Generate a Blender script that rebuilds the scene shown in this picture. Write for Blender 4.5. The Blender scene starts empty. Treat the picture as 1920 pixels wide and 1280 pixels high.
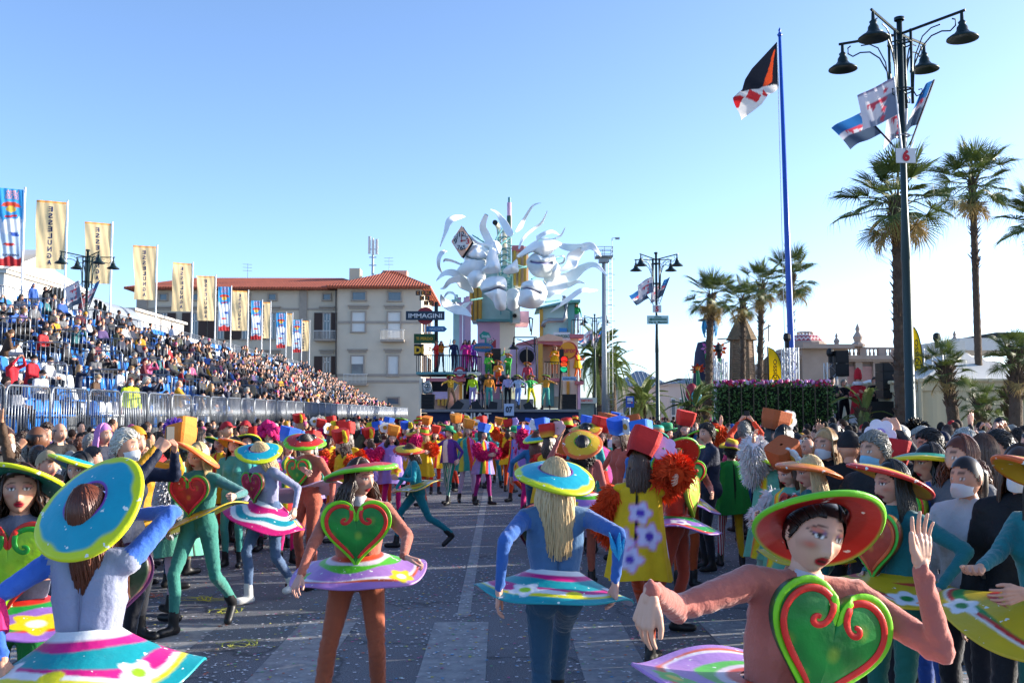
import bpy, math, random
import numpy as np
from mathutils import Vector, Matrix

rnd = random.Random(11)
nrs = np.random.RandomState(5)
S = bpy.context.scene
COL = S.collection
PI = math.pi
rad = math.radians

# --- camera
F = 1866.7                                  # 35 mm lens, in photo pixels
YAW, PITCH, CAMZ = math.atan(22 / F), math.atan(135 / F), 2.0
cd = bpy.data.cameras.new('camera')
cd.lens, cd.sensor_width, cd.clip_start, cd.clip_end = 35, 36, .05, 2500
cam = bpy.data.objects.new('camera', cd)
COL.objects.link(cam)
cam.location = (0, 0, CAMZ)
cam.rotation_euler = (PI / 2 + PITCH, 0, -YAW)
S.camera = cam
CROT = Matrix.Rotation(-YAW, 3, 'Z') @ Matrix.Rotation(PI / 2 + PITCH, 3, 'X')

def at(u, v, Y):
 """world point seen at photo pixel (u, v), Y metres down the road"""
 d = CROT @ Vector(((u - 960) / F, (640 - v) / F, -1))
 return Vector((0, 0, CAMZ)) + d * (Y / d.y)

def px(Y):
 return Y / F

# --- sky, sun, exposure
SUN_AZ, SUN_EL = 77.0, 14.0                 # degrees right of the road axis, degrees up
w = bpy.data.worlds.new('World')
S.world = w
w.use_nodes = True
nt = w.node_tree
sky = nt.nodes.new('ShaderNodeTexSky')
sky.sky_type = 'NISHITA'
sky.sun_disc = False
sky.sun_elevation, sky.sun_rotation = rad(SUN_EL), rad(SUN_AZ)
sky.altitude, sky.air_density, sky.dust_density, sky.ozone_density = 0, .6, 1.0, 2.4
bg = nt.nodes['Background']
bg.inputs[1].default_value = .128
nt.links.new(sky.outputs[0], bg.inputs[0])
sl = bpy.data.lights.new('sun', 'SUN')
sl.energy, sl.angle, sl.color = 3.2, rad(.5), (1, .91, .78)
so = bpy.data.objects.new('sun', sl)
COL.objects.link(so)
sdir = Vector((math.sin(rad(SUN_AZ)) * math.cos(rad(SUN_EL)), math.cos(rad(SUN_AZ)) * math.cos(rad(SUN_EL)), math.sin(rad(SUN_EL))))
so.rotation_euler = sdir.to_track_quat('Z', 'Y').to_euler()
so.location = (30, 10, 40)
vs = S.view_settings
vs.view_transform, vs.look, vs.exposure, vs.gamma, vs.use_curve_mapping = 'Standard', 'None', 1.75, 1, False

# --- colours and materials

def lin(h):
 h = h.lstrip('#')
 o = []
 for i in (0, 2, 4):
  x = int(h[i:i + 2], 16) / 255
  o.append(x / 12.92 if x <= .04045 else ((x + .055) / 1.055) ** 2.4)
 return tuple(o)

MATS = {}

def mat(name, col, rough=.65, var=.12, scale=6., bump=0., metal=0., spec=.4, attr=None, stretch=None, splat=0., emit=0., alpha=None, coat=0., bscale=None, trans=0., sheen=0.):
 """procedural material: base colour broken up by noise, optional vertex paint, paint splatter and bump"""
 if isinstance(col, str):
  col = lin(col)
 key = (name, col, rough, attr)
 if key in MATS:
  return MATS[key]
 m = bpy.data.materials.new(name)
 m.use_nodes = True
 t = m.node_tree
 b = t.nodes['Principled BSDF']
 b.inputs['Roughness'].default_value = rough
 b.inputs['Metallic'].default_value = metal
 b.inputs['Specular IOR Level'].default_value = spec
 if coat:
  b.inputs['Coat Weight'].default_value = coat
 tc = t.nodes.new('ShaderNodeTexCoord')
 src = None
 if attr:
  a = t.nodes.new('ShaderNodeAttribute')
  a.attribute_name = attr
  if attr == 'paint':                                  # RGBA over the base
   mx = t.nodes.new('ShaderNodeMix')
   mx.data_type = 'RGBA'
   mx.inputs[6].default_value = (*col, 1)
   t.links.new(a.outputs['Alpha'], mx.inputs[0])
   t.links.new(a.outputs['Color'], mx.inputs[7])
   src = mx.outputs[2]
  else:
   src = a.outputs['Color']
 n = t.nodes.new('ShaderNodeTexNoise')
 n.inputs['Scale'].default_value = scale
 n.inputs['Detail'].default_value = 5
 if stretch:
  sc = t.nodes.new('ShaderNodeMapping')
  sc.inputs['Scale'].default_value = stretch
  t.links.new(tc.outputs['Object'], sc.inputs['Vector'])
  t.links.new(sc.outputs[0], n.inputs['Vector'])
 else:
  t.links.new(tc.outputs['Object'], n.inputs['Vector'])
 mp = t.nodes.new('ShaderNodeMapRange')
 mp.inputs[3].default_value, mp.inputs[4].default_value = 1 - var * 1.6, 1 + var * 1.6
 t.links.new(n.outputs[0], mp.inputs[0])
 mu = t.nodes.new('ShaderNodeVectorMath')
 mu.operation = 'MULTIPLY'
 if src:
  t.links.new(src, mu.inputs[0])
 else:
  mu.inputs[0].default_value = col
 t.links.new(mp.outputs[0], mu.inputs[1])
 out = mu.outputs[0]
 if splat:
  v = t.nodes.new('ShaderNodeTexNoise')
  v.inputs['Scale'].default_value, v.inputs['Detail'].default_value = 26, 2.5
  t.links.new(tc.outputs['Object'], v.inputs['Vector'])
  r = t.nodes.new('ShaderNodeMapRange')
  r.inputs[1].default_value, r.inputs[2].default_value = .765 - splat, .79 - splat
  t.links.new(v.outputs[0], r.inputs[0])
  mx = t.nodes.new('ShaderNodeMix')
  mx.data_type = 'RGBA'
  mx.inputs[7].default_value = (.75, .78, .72, 1)
  t.links.new(r.outputs[0], mx.inputs[0])
  t.links.new(out, mx.inputs[6])
  out = mx.outputs[2]
 t.links.new(out, b.inputs['Base Color'])
 if bump:
  n2 = t.nodes.new('ShaderNodeTexNoise')
  n2.inputs['Scale'].default_value = bscale or scale * 4
  n2.inputs['Detail'].default_value = 4
  t.links.new(tc.outputs['Object'], n2.inputs['Vector'])
  bp = t.nodes.new('ShaderNodeBump')
  bp.inputs['Strength'].default_value = min(1, bump)
  bp.inputs['Distance'].default_value = .02 * max(1, bump)
  t.links.new(n2.outputs[0], bp.inputs['Height'])
  t.links.new(bp.outputs[0], b.inputs['Normal'])
 if sheen:
  b.inputs['Sheen Weight'].default_value, b.inputs['Sheen Roughness'].default_value = sheen, .45
 if emit:
  b.inputs['Emission Color'].default_value = (*col, 1)
  b.inputs['Emission Strength'].default_value = emit
 if trans:                                                 # thin cloth lit through from behind
  tr = t.nodes.new('ShaderNodeBsdfTranslucent')
  ms = t.nodes.new('ShaderNodeMixShader')
  ms.inputs[0].default_value = trans
  t.links.new(out, tr.inputs[0])
  t.links.new(b.outputs[0], ms.inputs[1])
  t.links.new(tr.outputs[0], ms.inputs[2])
  t.links.new(ms.outputs[0], t.nodes['Material Output'].inputs[0])
 MATS[key] = m
 return m

# --- mesh building

class MB:
 """collects boxes, tubes, lathes, sheets; build() links them as ONE mesh object"""

 def __init__(self):
  self.v, self.f, self.m, self.n = [], [], [], 0
  self.cols = []

 def add(self, v, f, m=0, col=None):
  v = np.asarray(v, float).reshape(-1, 3)
  o = self.n
  self.v.append(v)
  self.f.extend([tuple(i + o for i in q) for q in f])
  self.m.extend([m] * len(f))
  self.n += len(v)
  c = np.ones((len(v), 4))
  if col is not None:
   col = np.asarray(col, float)
   c[:, :col.shape[-1]] = col
  self.cols.append(c)
  return self

 def box(self, c, s, m=0, R=None, taper=1., col=None):
  x, y, z = s[0] / 2, s[1] / 2, s[2] / 2
  t = taper
  v = np.array([(-x, -y, -z), (x, -y, -z), (x, y, -z), (-x, y, -z), (-x * t, -y * t, z), (x * t, -y * t, z), (x * t, y * t, z), (-x * t, y * t, z)])
  if R is not None:
   v = v @ np.array(R.to_3x3()).T
  return self.add(v + np.array(c), [(0, 3, 2, 1), (4, 5, 6, 7), (0, 1, 5, 4), (1, 2, 6, 5), (2, 3, 7, 6), (3, 0, 4, 7)], m, col)

 def tube(self, pts, r, n=8, m=0, flat=1., cap=True, col=None, up=None):
  P = np.array([tuple(p) for p in pts], float)
  k = len(P)
  r = np.broadcast_to(np.asarray(r, float), (k,))
  T = np.gradient(P, axis=0)
  T /= np.linalg.norm(T, axis=1)[:, None] + 1e-9
  ref = np.array(up if up is not None else ((0, 0, 1) if abs(T[:, 2]).mean() < .8 else (1, 0, 0)), float)
  A = np.cross(T, ref)
  A /= np.linalg.norm(A, axis=1)[:, None] + 1e-9
  B = np.cross(A, T)
  th = np.linspace(0, 2 * PI, n, endpoint=False)
  v = P[:, None] + r[:, None, None] * (np.cos(th)[None, :, None] * A[:, None] + flat * np.sin(th)[None, :, None] * B[:, None])
  f = [(i * n + j, i * n + (j + 1) % n, (i + 1) * n + (j + 1) % n, (i + 1) * n + j) for i in range(k - 1) for j in range(n)]
  if cap:
   f += [tuple(range(n - 1, -1, -1)), tuple((k - 1) * n + j for j in range(n))]
  return self.add(v.reshape(-1, 3), f, m, col)

 def lathe(self, prof, n=24, c=(0, 0, 0), m=0, R=None, cap=False, sx=1., sy=1., col=None):
  pr = np.array(prof, float)
  th = np.linspace(0, 2 * PI, n, endpoint=False)
  v = np.stack([pr[:, 0, None] * np.cos(th) * sx, pr[:, 0, None] * np.sin(th) * sy, np.repeat(pr[:, 1, None], n, 1)], -1).reshape(-1, 3)
  if R is not None:
   v = v @ np.array(R.to_3x3()).T
  k = len(pr)
  f = [(i * n + j, i * n + (j + 1) % n, (i + 1) * n + (j + 1) % n, (i + 1) * n + j) for i in range(k - 1) for j in range(n)]
  if cap:
   f += [tuple(range(n - 1, -1, -1)), tuple((k - 1) * n + j for j in range(n))]
  return self.add(v + np.array(tuple(c)), f, m, col)

 def ball(self, c, r, m=0, n=12, k=8, R=None, col=None):
  r = np.broadcast_to(np.asarray(r, float), (3,))
  pr = [(math.sin(PI * i / k) + 1e-4, -math.cos(PI * i / k)) for i in range(k + 1)]
  t = MB().lathe(pr, n)
  v = t.v[0] * r
  if R is not None:
   v = v @ np.array(R.to_3x3()).T
  return self.add(v + np.array(tuple(c)), t.f, m, col)

 def prism(self, poly, d, M=None, m=0, col=None):
  """2-D outline (x, z) extruded to y -d/2 .. d/2, then placed by matrix M"""
  p = np.array(poly, float)
  n = len(p)
  v = np.concatenate([np.stack([p[:, 0], np.full(n, -d / 2), p[:, 1]], -1), np.stack([p[:, 0], np.full(n, d / 2), p[:, 1]], -1)])
  f = [tuple(range(n)), tuple(range(2 * n - 1, n - 1, -1))] + [(i, i + n, (i + 1) % n + n, (i + 1) % n) for i in range(n)]
  if M is not None:
   v = v @ np.array(M.to_3x3()).T + np.array(M.to_translation())
  return self.add(v, f, m, col)

 def sheet(self, g, m=0, col=None, closed=False):
  """g: (rows, cols, 3) grid of points"""
  a, b = g.shape[:2]
  nb = b if closed else b - 1
  f = [(i * b + j, i * b + (j + 1) % b, (i + 1) * b + (j + 1) % b, (i + 1) * b + j) for i in range(a - 1) for j in range(nb)]
  return self.add(g.reshape(-1, 3), f, m, None if col is None else np.asarray(col).reshape(-1, col.shape[-1]))

 def mesh(self, name, mats, smooth=False, attr=None):
  me = bpy.data.meshes.new(name)
  V = np.concatenate(self.v) if self.v else np.zeros((0, 3))
  me.from_pydata(V.tolist(), [], self.f)
  if not isinstance(mats, (list, tuple)):
   mats = [mats]
  for x in mats:
   me.materials.append(x)
  if len(mats) > 1:
   me.polygons.foreach_set('material_index', self.m)
  if smooth:
   me.polygons.foreach_set('use_smooth', [True] * len(self.f))
  if attr:
   a = me.color_attributes.new(attr, 'FLOAT_COLOR', 'POINT')
   a.data.foreach_set('color', np.concatenate(self.cols).astype('f4').ravel())
  me.update()
  return me

 def build(self, name, mats, parent=None, loc=None, rz=0, smooth=False, attr=None, kind=None):
  o = bpy.data.objects.new(name, self.mesh(name, mats, smooth, attr))
  COL.objects.link(o)
  if parent:
   o.parent = parent
  if loc is not None:
   o.location = loc
  if rz:
   o.rotation_euler.z = rz
  if kind:
   o['kind'] = kind
  return o

LABELS = {}

def tag(o, label, cat, group=None):
 LABELS.setdefault(label, []).append(o.name)
 o['label'], o['category'] = label, cat
 if group:
  o['group'] = group
 return o

def empty(name, loc=(0, 0, 0), rz=0, label=None, cat=None, group=None):
 o = bpy.data.objects.new(name, None)
 COL.objects.link(o)
 o.location, o.rotation_euler.z, o.empty_display_size = loc, rz, .1
 if label:
  tag(o, label, cat, group)
 return o

def link(name, me, parent=None, loc=(0, 0, 0), rz=0, mats=None):
 o = bpy.data.objects.new(name, me)
 COL.objects.link(o)
 o.parent, o.location, o.rotation_euler.z = parent, loc, rz
 if mats:
  for i, m in enumerate(mats):
   if m is not None:
    o.material_slots[i].link = 'OBJECT'
    o.material_slots[i].material = m
 return o

def kids(o):
 return list(o.children)

def dup(o, loc=None, rz=None, label=None, parent=None):
 c = o.copy()
 COL.objects.link(c)
 c.parent = parent
 if loc is not None:
  c.location = loc
 if rz is not None:
  c.rotation_euler.z = rz
 if label:
  LABELS.setdefault(label, []).append(c.name)
  c['label'] = label
 for k in kids(o):
  dup(k, parent=c)
 return c

GLYPH = {}

def glyphs(s, bold=.018):
 """flat outline mesh of a line of lettering: verts (n, 3) in x, z, faces; cap height about .73, centred on x"""
 key = (s, bold)
 if key not in GLYPH:
  cu = bpy.data.curves.new('lettering', 'FONT')
  cu.body, cu.offset, cu.align_x, cu.extrude, cu.resolution_u = s, bold, 'CENTER', .06, 3
  o = bpy.data.objects.new('lettering', cu)
  COL.objects.link(o)
  me = o.evaluated_get(bpy.context.evaluated_depsgraph_get()).to_mesh()
  v = np.array([tuple(p.co) for p in me.vertices]).reshape(-1, 3)
  f = [tuple(p.vertices) for p in me.polygons]
  bpy.data.objects.remove(o)
  bpy.data.curves.remove(cu)
  GLYPH[key] = (np.stack([v[:, 0], -v[:, 2], v[:, 1]], -1), f)
 return GLYPH[key]

def lettering(mb, s, c, h, w=None, M=None, mirror=False, m=0, bold=.018, col=None):
 """lettering of cap height h, centred at c in the x-z plane (facing -y); w squeezes it to a width"""
 v, f = glyphs(s, bold)
 v = v.copy()
 x0, x1 = v[:, 0].min(), v[:, 0].max()
 k = h / .73
 v[:, 0] = (v[:, 0] - (x0 + x1) / 2) * (k if w is None else w / (x1 - x0))
 v[:, 2] = (v[:, 2] - .365) * k
 v[:, 1] *= .05
 if mirror:
  v[:, 0] *= -1
  f = [q[::-1] for q in f]
 if M is not None:
  v = v @ np.array(M.to_3x3()).T
 return mb.add(v + np.array(tuple(c)), f, m, col)

def shade_smooth_angle(o, a=40):
 pass

def sm(x, a, b):
 t = np.clip((x - a) / (b - a), 0, 1)
 return t * t * (3 - 2 * t)
# --- people: bodies
V3 = lambda *a: np.array(a, float)

def rotm(x=0, y=0, z=0):
 return np.array((Matrix.Rotation(rad(z), 3, 'Z') @ Matrix.Rotation(rad(y), 3, 'Y') @ Matrix.Rotation(rad(x), 3, 'X')))

def unit(v):
 return v / (np.linalg.norm(v) + 1e-9)

def ik(A, T, a, b, pole):
 d = T - A
 L = min(np.linalg.norm(d), (a + b) * .998)
 dn = unit(d)
 x = (a * a - b * b + L * L) / (2 * L)
 h = math.sqrt(max(a * a - x * x, 0))
 p = unit(pole - dn * pole.dot(dn))
 return A + dn * x + p * h, A + dn * L

def pose(h=1., hip=(0, 0, 0), lean=0, side=0, twist=0, feet=None, toes=None, hands=None, poles=None, head=(0, 0, 0), knees=None, sit=False, palms=None, hdirs=None, shrug=0.):
 """joint positions, facing -y, left side at +x; feet / hands are targets in the same frame"""
 J = {}
 P = V3(0, 0, .96 * h) + V3(*hip)
 B = rotm(lean, side, twist)
 J['P'], J['B'], J['h'], sh_ = P, B, h, shrug
 J['Bh'] = rotm(0, side * .3, 0)
 J['C'] = P + B @ V3(0, 0, .30 * h)
 J['N'] = P + B @ V3(0, .012, .45 * h)
 HB = B @ rotm(head[1], head[2], head[0])
 J['HB'] = HB
 J['H'] = J['N'] + (B * .5 + HB * .5) @ V3(0, -.018, .147 * h)
 feet = feet or {'l': (.1, 0, .09), 'r': (-.1, 0, .09)}
 toes = toes or {}
 knees = knees or {}
 hands = hands or {}
 poles = poles or {}
 palms = palms or {}
 hdirs = hdirs or {}
 for s, sx in (('l', 1), ('r', -1)):
  J['hip' + s] = P + J['Bh'] @ V3(.085 * sx * h, 0, -.03 * h)
  J['kne' + s], J['ank' + s] = ik(J['hip' + s], V3(*feet.get(s, (.1 * sx, 0, .09))), .425 * h, .425 * h, V3(*knees.get(s, (.12 * sx, -1, .0))))
  t = V3(*toes.get(s, (.25 * sx, -1, 0)))
  J['toe' + s] = J['ank' + s] + unit(t) * .15 * h + V3(0, 0, -.045 * h)
  J['toed' + s] = unit(t)
  J['sho' + s] = P + B @ V3(.168 * sx * h, .005, (.395 + sh_) * h)
  tg = hands.get(s)
  if tg is None:
   tg = J['sho' + s] + B @ V3(.1 * sx, -.06, -.5) * h
  J['elb' + s], J['wri' + s] = ik(J['sho' + s], V3(*tg), .275 * h, .245 * h, V3(*poles.get(s, (.6 * sx, .8, -.3))))
  J['hd' + s] = unit(V3(*hdirs[s])) if s in hdirs else unit(J['wri' + s] - J['elb' + s])
  J['pn' + s] = V3(*palms.get(s, (-sx, .2, 0)))
 return J

def body_caps(J, fem=True, fat=0., coat=False):
 P, B, h, Bh = J['P'], J['B'], J['h'], J['Bh']
 c = []
 q = lambda x, y, z: P + B @ (V3(x, y, z) * h)
 qh = lambda x, y, z: P + Bh @ (V3(x, y, z) * h)

 def cap(a, ra, b, rb, t):
  c.append((a, ra * h, b, rb * h, t))
 f = fat
 hw, ww, cw = (.072, .04, .078) if fem else (.062, .058, .1)
 for s in (1, -1):
  cap(qh(hw * s, .0, -.02), .102 + f, q(ww * s, 0, .1), .088 + f, 2 if not coat else 1)
  cap(qh(.066 * s, .045, -.045), .085 + f, qh(.06 * s, .03, .03), .08 + f, 2 if not coat else 1)
  cap(q(ww * s, 0, .09), .09 + f, q(cw * s * .85, 0, .26), .096 + f, 1)
  cap(q(cw * s * .85, 0, .26), .096 + f, q(cw * s, .005, .345), .082 + f, 1)
  if fem:
   cap(q(.068 * s, -.07, .275), .058 + f, q(.06 * s, -.02, .3), .06, 1)
  n = 'l' if s == 1 else 'r'
  cap(q(.03 * s, .012, .43), .05 + f * .5, J['sho' + n], .055 + f * .7, 1)
  cap(J['sho' + n], .052 + f * .7, J['elb' + n], .038 + f * .6, 4)
  cap(J['elb' + n], .038 + f * .6, J['wri' + n], .0265 + f * .5, 4)
  lg = 2 if s == 1 else 5
  cap(J['hip' + n], .084 + f * .5, J['kne' + n], .053 + f * .3, lg)
  m = J['kne' + n] * .65 + J['ank' + n] * .35 + unit(J['kne' + n] - J['hip' + n]) * 0 - J['toed' + n] * .018 * h
  cap(J['kne' + n], .056 + f * .3, m, .054 + f * .3, lg)
  cap(m, .054 + f * .3, J['ank' + n] + V3(0, 0, .03), .038 + f * .3, lg)
  an = J['ank' + n]
  cap(an + unit(J['kne' + n] - an) * .09 * h, .047, an, .047, 3)
  cap(an - J['toed' + n] * .03 * h + V3(0, 0, -.045) * h, .042, J['toe' + n], .04, 3)
 cap(q(0, .01, .40), .062 + f * .5, J['N'], .055, 1)
 nr = .044 if fem else .052
 cap(J['N'] - V3(0, 0, .0), nr, J['H'] + J['HB'] @ V3(0, .014, -.045), nr + .002, 0)
 return c

def caps_geo(caps, n=10, m=3):
 vs_, fs_, o = [], [], 0
 for (a, ra, b, rb, t) in caps:
  d = b - a
  L = np.linalg.norm(d)
  if L < 1e-5:
   d, L = V3(0, 0, 1e-3), 1e-3
  z = d / L
  x = unit(np.cross(z, (0, 1, .13) if abs(z[2]) > .7 else (0, 0, 1)))
  y = np.cross(z, x)
  rows = [(-ra * math.cos(i * PI / 2 / m), ra * math.sin(i * PI / 2 / m)) for i in range(m + 1)] + [(L + rb * math.sin(i * PI / 2 / m), rb * math.cos(i * PI / 2 / m)) for i in range(m + 1)]
  th = np.linspace(0, 2 * PI, n, endpoint=False)
  ring = np.cos(th)[:, None] * x + np.sin(th)[:, None] * y
  v = np.concatenate([a + z * zz + ring * max(r, 1e-5) for zz, r in rows])
  k = len(rows)
  f = [(i * n + j, i * n + (j + 1) % n, (i + 1) * n + (j + 1) % n, (i + 1) * n + j) for i in range(k - 1) for j in range(n)]
  f += [tuple(range(n - 1, -1, -1)), tuple((k - 1) * n + j for j in range(n))]
  vs_.append(v)
  fs_ += [tuple(i + o for i in q) for q in f]
  o += len(v)
 return np.concatenate(vs_), fs_

def remesh(caps, vox, smooth=3):
 v, f = caps_geo(caps)
 me = bpy.data.meshes.new('body')
 me.from_pydata(v.tolist(), [], f)
 o = bpy.data.objects.new('body', me)
 COL.objects.link(o)
 m = o.modifiers.new('r', 'REMESH')
 m.mode, m.voxel_size = 'VOXEL', vox
 s = o.modifiers.new('s', 'SMOOTH')
 s.factor, s.iterations = .5, smooth
 e = o.evaluated_get(bpy.context.evaluated_depsgraph_get())
 em = e.to_mesh()
 n = len(em.vertices)
 V = np.empty(n * 3, 'f4')
 em.vertices.foreach_get('co', V)
 Fa = [tuple(p.vertices) for p in em.polygons]
 global NRM
 NRM = np.empty(n * 3, 'f4')
 em.vertices.foreach_get('normal', NRM)
 NRM = NRM.reshape(-1, 3).astype(float)
 e.to_mesh_clear()
 bpy.data.objects.remove(o)
 bpy.data.meshes.remove(me)
 return V.reshape(-1, 3).astype(float), Fa

def folds(v, nrm, caps, amp, seed=0):
 """cloth folds gathering at elbows, knees, waist and ankles"""
 i = cap_dist(v, caps).argmin(0)
 out = np.zeros(len(v))
 for k, (a, ra, b, rb, t) in enumerate(caps):
  m = i == k
  if t in (0, 3) or not m.any():
   continue
  d = b - a
  L = np.linalg.norm(d) + 1e-6
  z = d / L
  x = unit(np.cross(z, (.3, .9, .2)))
  y = np.cross(z, x)
  q = v[m] - a
  s = np.clip(q @ z / L, -.2, 1.2)
  th = np.arctan2(q @ y, q @ x)
  w_ = np.exp(-((s - 1) / .28) ** 2) + .75 * np.exp(-(s / .25) ** 2) + .18
  if t == 1:
   w_ = w_ * .55
  f = np.sin(s * L * 2 * PI / .062 + 2.0 * np.sin(th + k + seed) + 1.1 * np.sin(2 * th + 2.3 * k + seed))
  f += .6 * np.sin(s * L * 2 * PI / .11 + 2.4 * np.sin(th * 2 + k) + seed)
  out[m] = amp * w_ * f * (.6 + .4 * np.sin(th + 1.7 * k))
 return v + nrm * out[:, None]

def cap_dist(p, caps):
 D = []
 for (a, ra, b, rb, t) in caps:
  d = b - a
  L2 = d.dot(d) + 1e-9
  s = np.clip((p - a) @ d / L2, 0, 1)
  D.append(np.linalg.norm(p - a - s[:, None] * d, axis=1) - (ra + (rb - ra) * s))
 return np.array(D)

# ---- head: face toward -y, eyes at z = 0, chin at -.115, crown at +.11
def head_geo(nu=104, nv=84, fem=True, makeup=1, mouth=0., lip='#a8202c', lash=True, ears=True):
 a = np.linspace(-1, 1, nu, endpoint=False)
 ph = PI * (a * .55 + .45 * np.sign(a) * np.abs(a) ** 2.2)            # denser in front (ph = 0 is -y)
 b = np.linspace(0, 1, nv)
 th = PI * b
 th = th - .18 * np.sin(2 * (th - .12))
 PH, TH = np.meshgrid(ph, th)
 x, y, z = np.sin(TH) * np.sin(PH), -np.sin(TH) * np.cos(PH), np.cos(TH)
 X, Y, Z = .0745 * x, .094 * y, .1125 * z
 front = sm(-y, .05, .5)
 low = sm(-Z, .015, .115)
 X *= 1 - (.30 if fem else .2) * low * sm(-y, -.6, .5)
 Y = np.where(y > 0, Y * (1 - .55 * sm(-Z, .02, .1)), Y)
 Y = np.where(y < 0, Y * (1 - .10 * sm(np.abs(Z + .03), .02, .12)), Y)
 X *= 1 - .05 * sm(Z, .02, .1)
 g = lambda x0, z0, sx, sz: np.exp(-((np.abs(X) - x0) / sx) ** 2 - ((Z - z0) / sz) ** 2)
 gc = lambda z0, sx, sz: np.exp(-(X / sx) ** 2 - ((Z - z0) / sz) ** 2)
 nz = np.clip((.004 - Z) / .042, 0, 1) * (Z > -.047) + np.clip((-.047 - Z + .008) / .008, 0, 1) * (Z <= -.047) * (Z > -.055)
 nose = .0195 * nz ** 1.2 * np.exp(-(X / (.0075 + .0055 * nz)) ** 2)
 d = nose + .004 * g(.013, -.042, .006, .006)
 d += -.0085 * g(.031, -.001, .017, .012) + .0048 * g(.031, -.001, .010, .0075)
 d += .0035 * g(.028, .02, .022, .007) + .003 * gc(.03, .03, .02)
 d += .0035 * g(.045, -.03, .016, .016)
 d += .0065 * gc(-.0625, .021, .0055) + .0075 * gc(-.0735, .017, .006) - .0035 * gc(-.068, .02, .0022) - .003 * gc(-.083, .018, .005)
 d += .0095 * gc(-.101, .019, .013)
 if mouth:
  d -= .014 * mouth * gc(-.07, .013, .006 * (1 + mouth * .4))
 Y = Y - d * front
 V = np.stack([X, Y, Z], -1).reshape(-1, 3)
 f = [(i * nu + j, i * nu + (j + 1) % nu, (i + 1) * nu + (j + 1) % nu, (i + 1) * nu + j) for i in range(nv - 1) for j in range(nu)]
 f = [q[::-1] for q in f]
 # paint: lips, eyes, brows, cheeks
 c = np.zeros((nv, nu, 4))
 fm = front > .3

 def put(mask, col, al=1.):
  m = (mask * al * fm)[..., None]
  c[..., :3] = np.where(m > .02, c[..., :3] * (1 - m) + np.array(lin(col) if isinstance(col, str) else col) * m, c[..., :3])
  c[..., 3:] = np.maximum(c[..., 3:], m)
 AX = np.abs(X)
 if makeup:
  put(np.exp(-((AX - .047) / .017) ** 2 - ((Z + .028) / .014) ** 2), '#e2512e', .5 * makeup)
  put(sm(.0125 - np.hypot((AX - .033) / 1.7, (Z - .011) / .95), -.002, .004), '#6b4a8c', .55 * makeup)
  put(sm(.008 - np.hypot((AX - .04) / 2.2, (Z - .0175)), -.002, .003), '#e0672e', .5 * makeup)
 ey = sm(1 - np.hypot((AX - .031) / .0155, (Z - .0005) / .0072), -.1, .25)
 put(ey, '#e6e0da')
 put(sm(1 - np.hypot((AX - .0315) / .0062, (Z - .001) / .0072), -.1, .4), '#1c130d')
 lid = sm(1 - np.abs(np.hypot((AX - .031) / .0165, (Z + .0015) / .0085) - 1) / .24, 0, .6) * (Z > .0)
 put(lid, '#120b0a', .95 if lash else .6)
 if makeup and lash:
  put(sm(1 - np.abs((Z - .003) - (AX - .045) * .7) / .003, 0, .5) * (AX > .042) * (AX < .06), '#151012', .8)
 put(sm(1 - np.abs(Z - (.0275 + .07 * (AX - .016) - np.clip(AX - .038, 0, 1) * .6)) / .0034, 0, .6) * (AX > .014) * (AX < .054), '#2a1a12', .85)
 lipm = sm(1 - np.hypot(X / (.0245 - .004 * mouth), (Z + .0685) / (.0118 + .006 * mouth)), -.05, .2)
 put(lipm, lip)
 put(sm(1 - np.abs(Z + .0685) / (.0016 + .0075 * mouth), 0, .5) * (AX < (.02 if mouth < .1 else .014)), '#3a0b10', .9)
 put(sm(1 - np.hypot((AX - .0065) / .004, (Z + .0535) / .002), 0, .5), '#3a1a14', .6)
 V2, c2 = V, c.reshape(-1, 4)
 if ears:
  mb = MB()
  for s in (1, -1):
   mb.ball((.0735 * s, .012, -.008), (.011, .02, .031), n=10, k=8, R=Matrix.Rotation(.35 * s, 3, 'Z') @ Matrix.Rotation(.2, 3, 'X'))
  o = len(V)
  V2 = np.concatenate([V] + mb.v)
  f = f + [tuple(i + o for i in q) for q in mb.f]
  c2 = np.concatenate([c2, np.zeros((len(V2) - o, 4))])
 return V2, f, c2

def hand_geo(curl=(20, 25, 20), spread=6, thumb=0, vox=.0045):
 """left hand, fingers along +y, palm -z, thumb +x"""
 c = []
 K = [(.030, .086), (.010, .092), (-.010, .088), (-.029, .079)]
 Ls = [.068, .076, .071, .055]
 for i, ((kx, ky), L) in enumerate(zip(K, Ls)):
  k = V3(kx, ky, 0)
  c.append((V3(kx * .55, .012, 0), .0165, k, .0125, 0))
  c.append((V3(kx * .6, .03, -.006), .013, V3(kx * .9, ky * .8, -.006), .011, 0))
  ang, p = 0., k
  sp = rad(spread * (1.5 - i))
  cu = np.array(curl) * (1 + .12 * i)
  for seg, fr in enumerate((.46, .30, .24)):
   ang += rad(cu[seg])
   d = V3(math.sin(sp) * math.cos(ang), math.cos(sp) * math.cos(ang), -math.sin(ang))
   q = p + d * L * fr
   r0 = (.0084, .0076, .0069)[seg] - (.0012 if i == 3 else 0)
   c.append((p, r0, q, r0 - .0009, 0))
   p = q
 a = V3(.016, .018, -.004)
 b = V3(.042 - .008 * thumb, .052, -.010 - .012 * thumb)
 e = b + V3(.014 - .02 * thumb, .03, -.008 - .006 * thumb)
 g = e + V3(.006 - .016 * thumb, .024, -.004)
 c += [(a, .016, b, .0125, 0), (b, .0115, e, .0098, 0), (e, .0098, g, .0078, 0), (V3(0, -.012, 0), .0235, V3(0, .012, 0), .022, 0)]
 return remesh(c, vox, 2)

HANDS = {}

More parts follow.
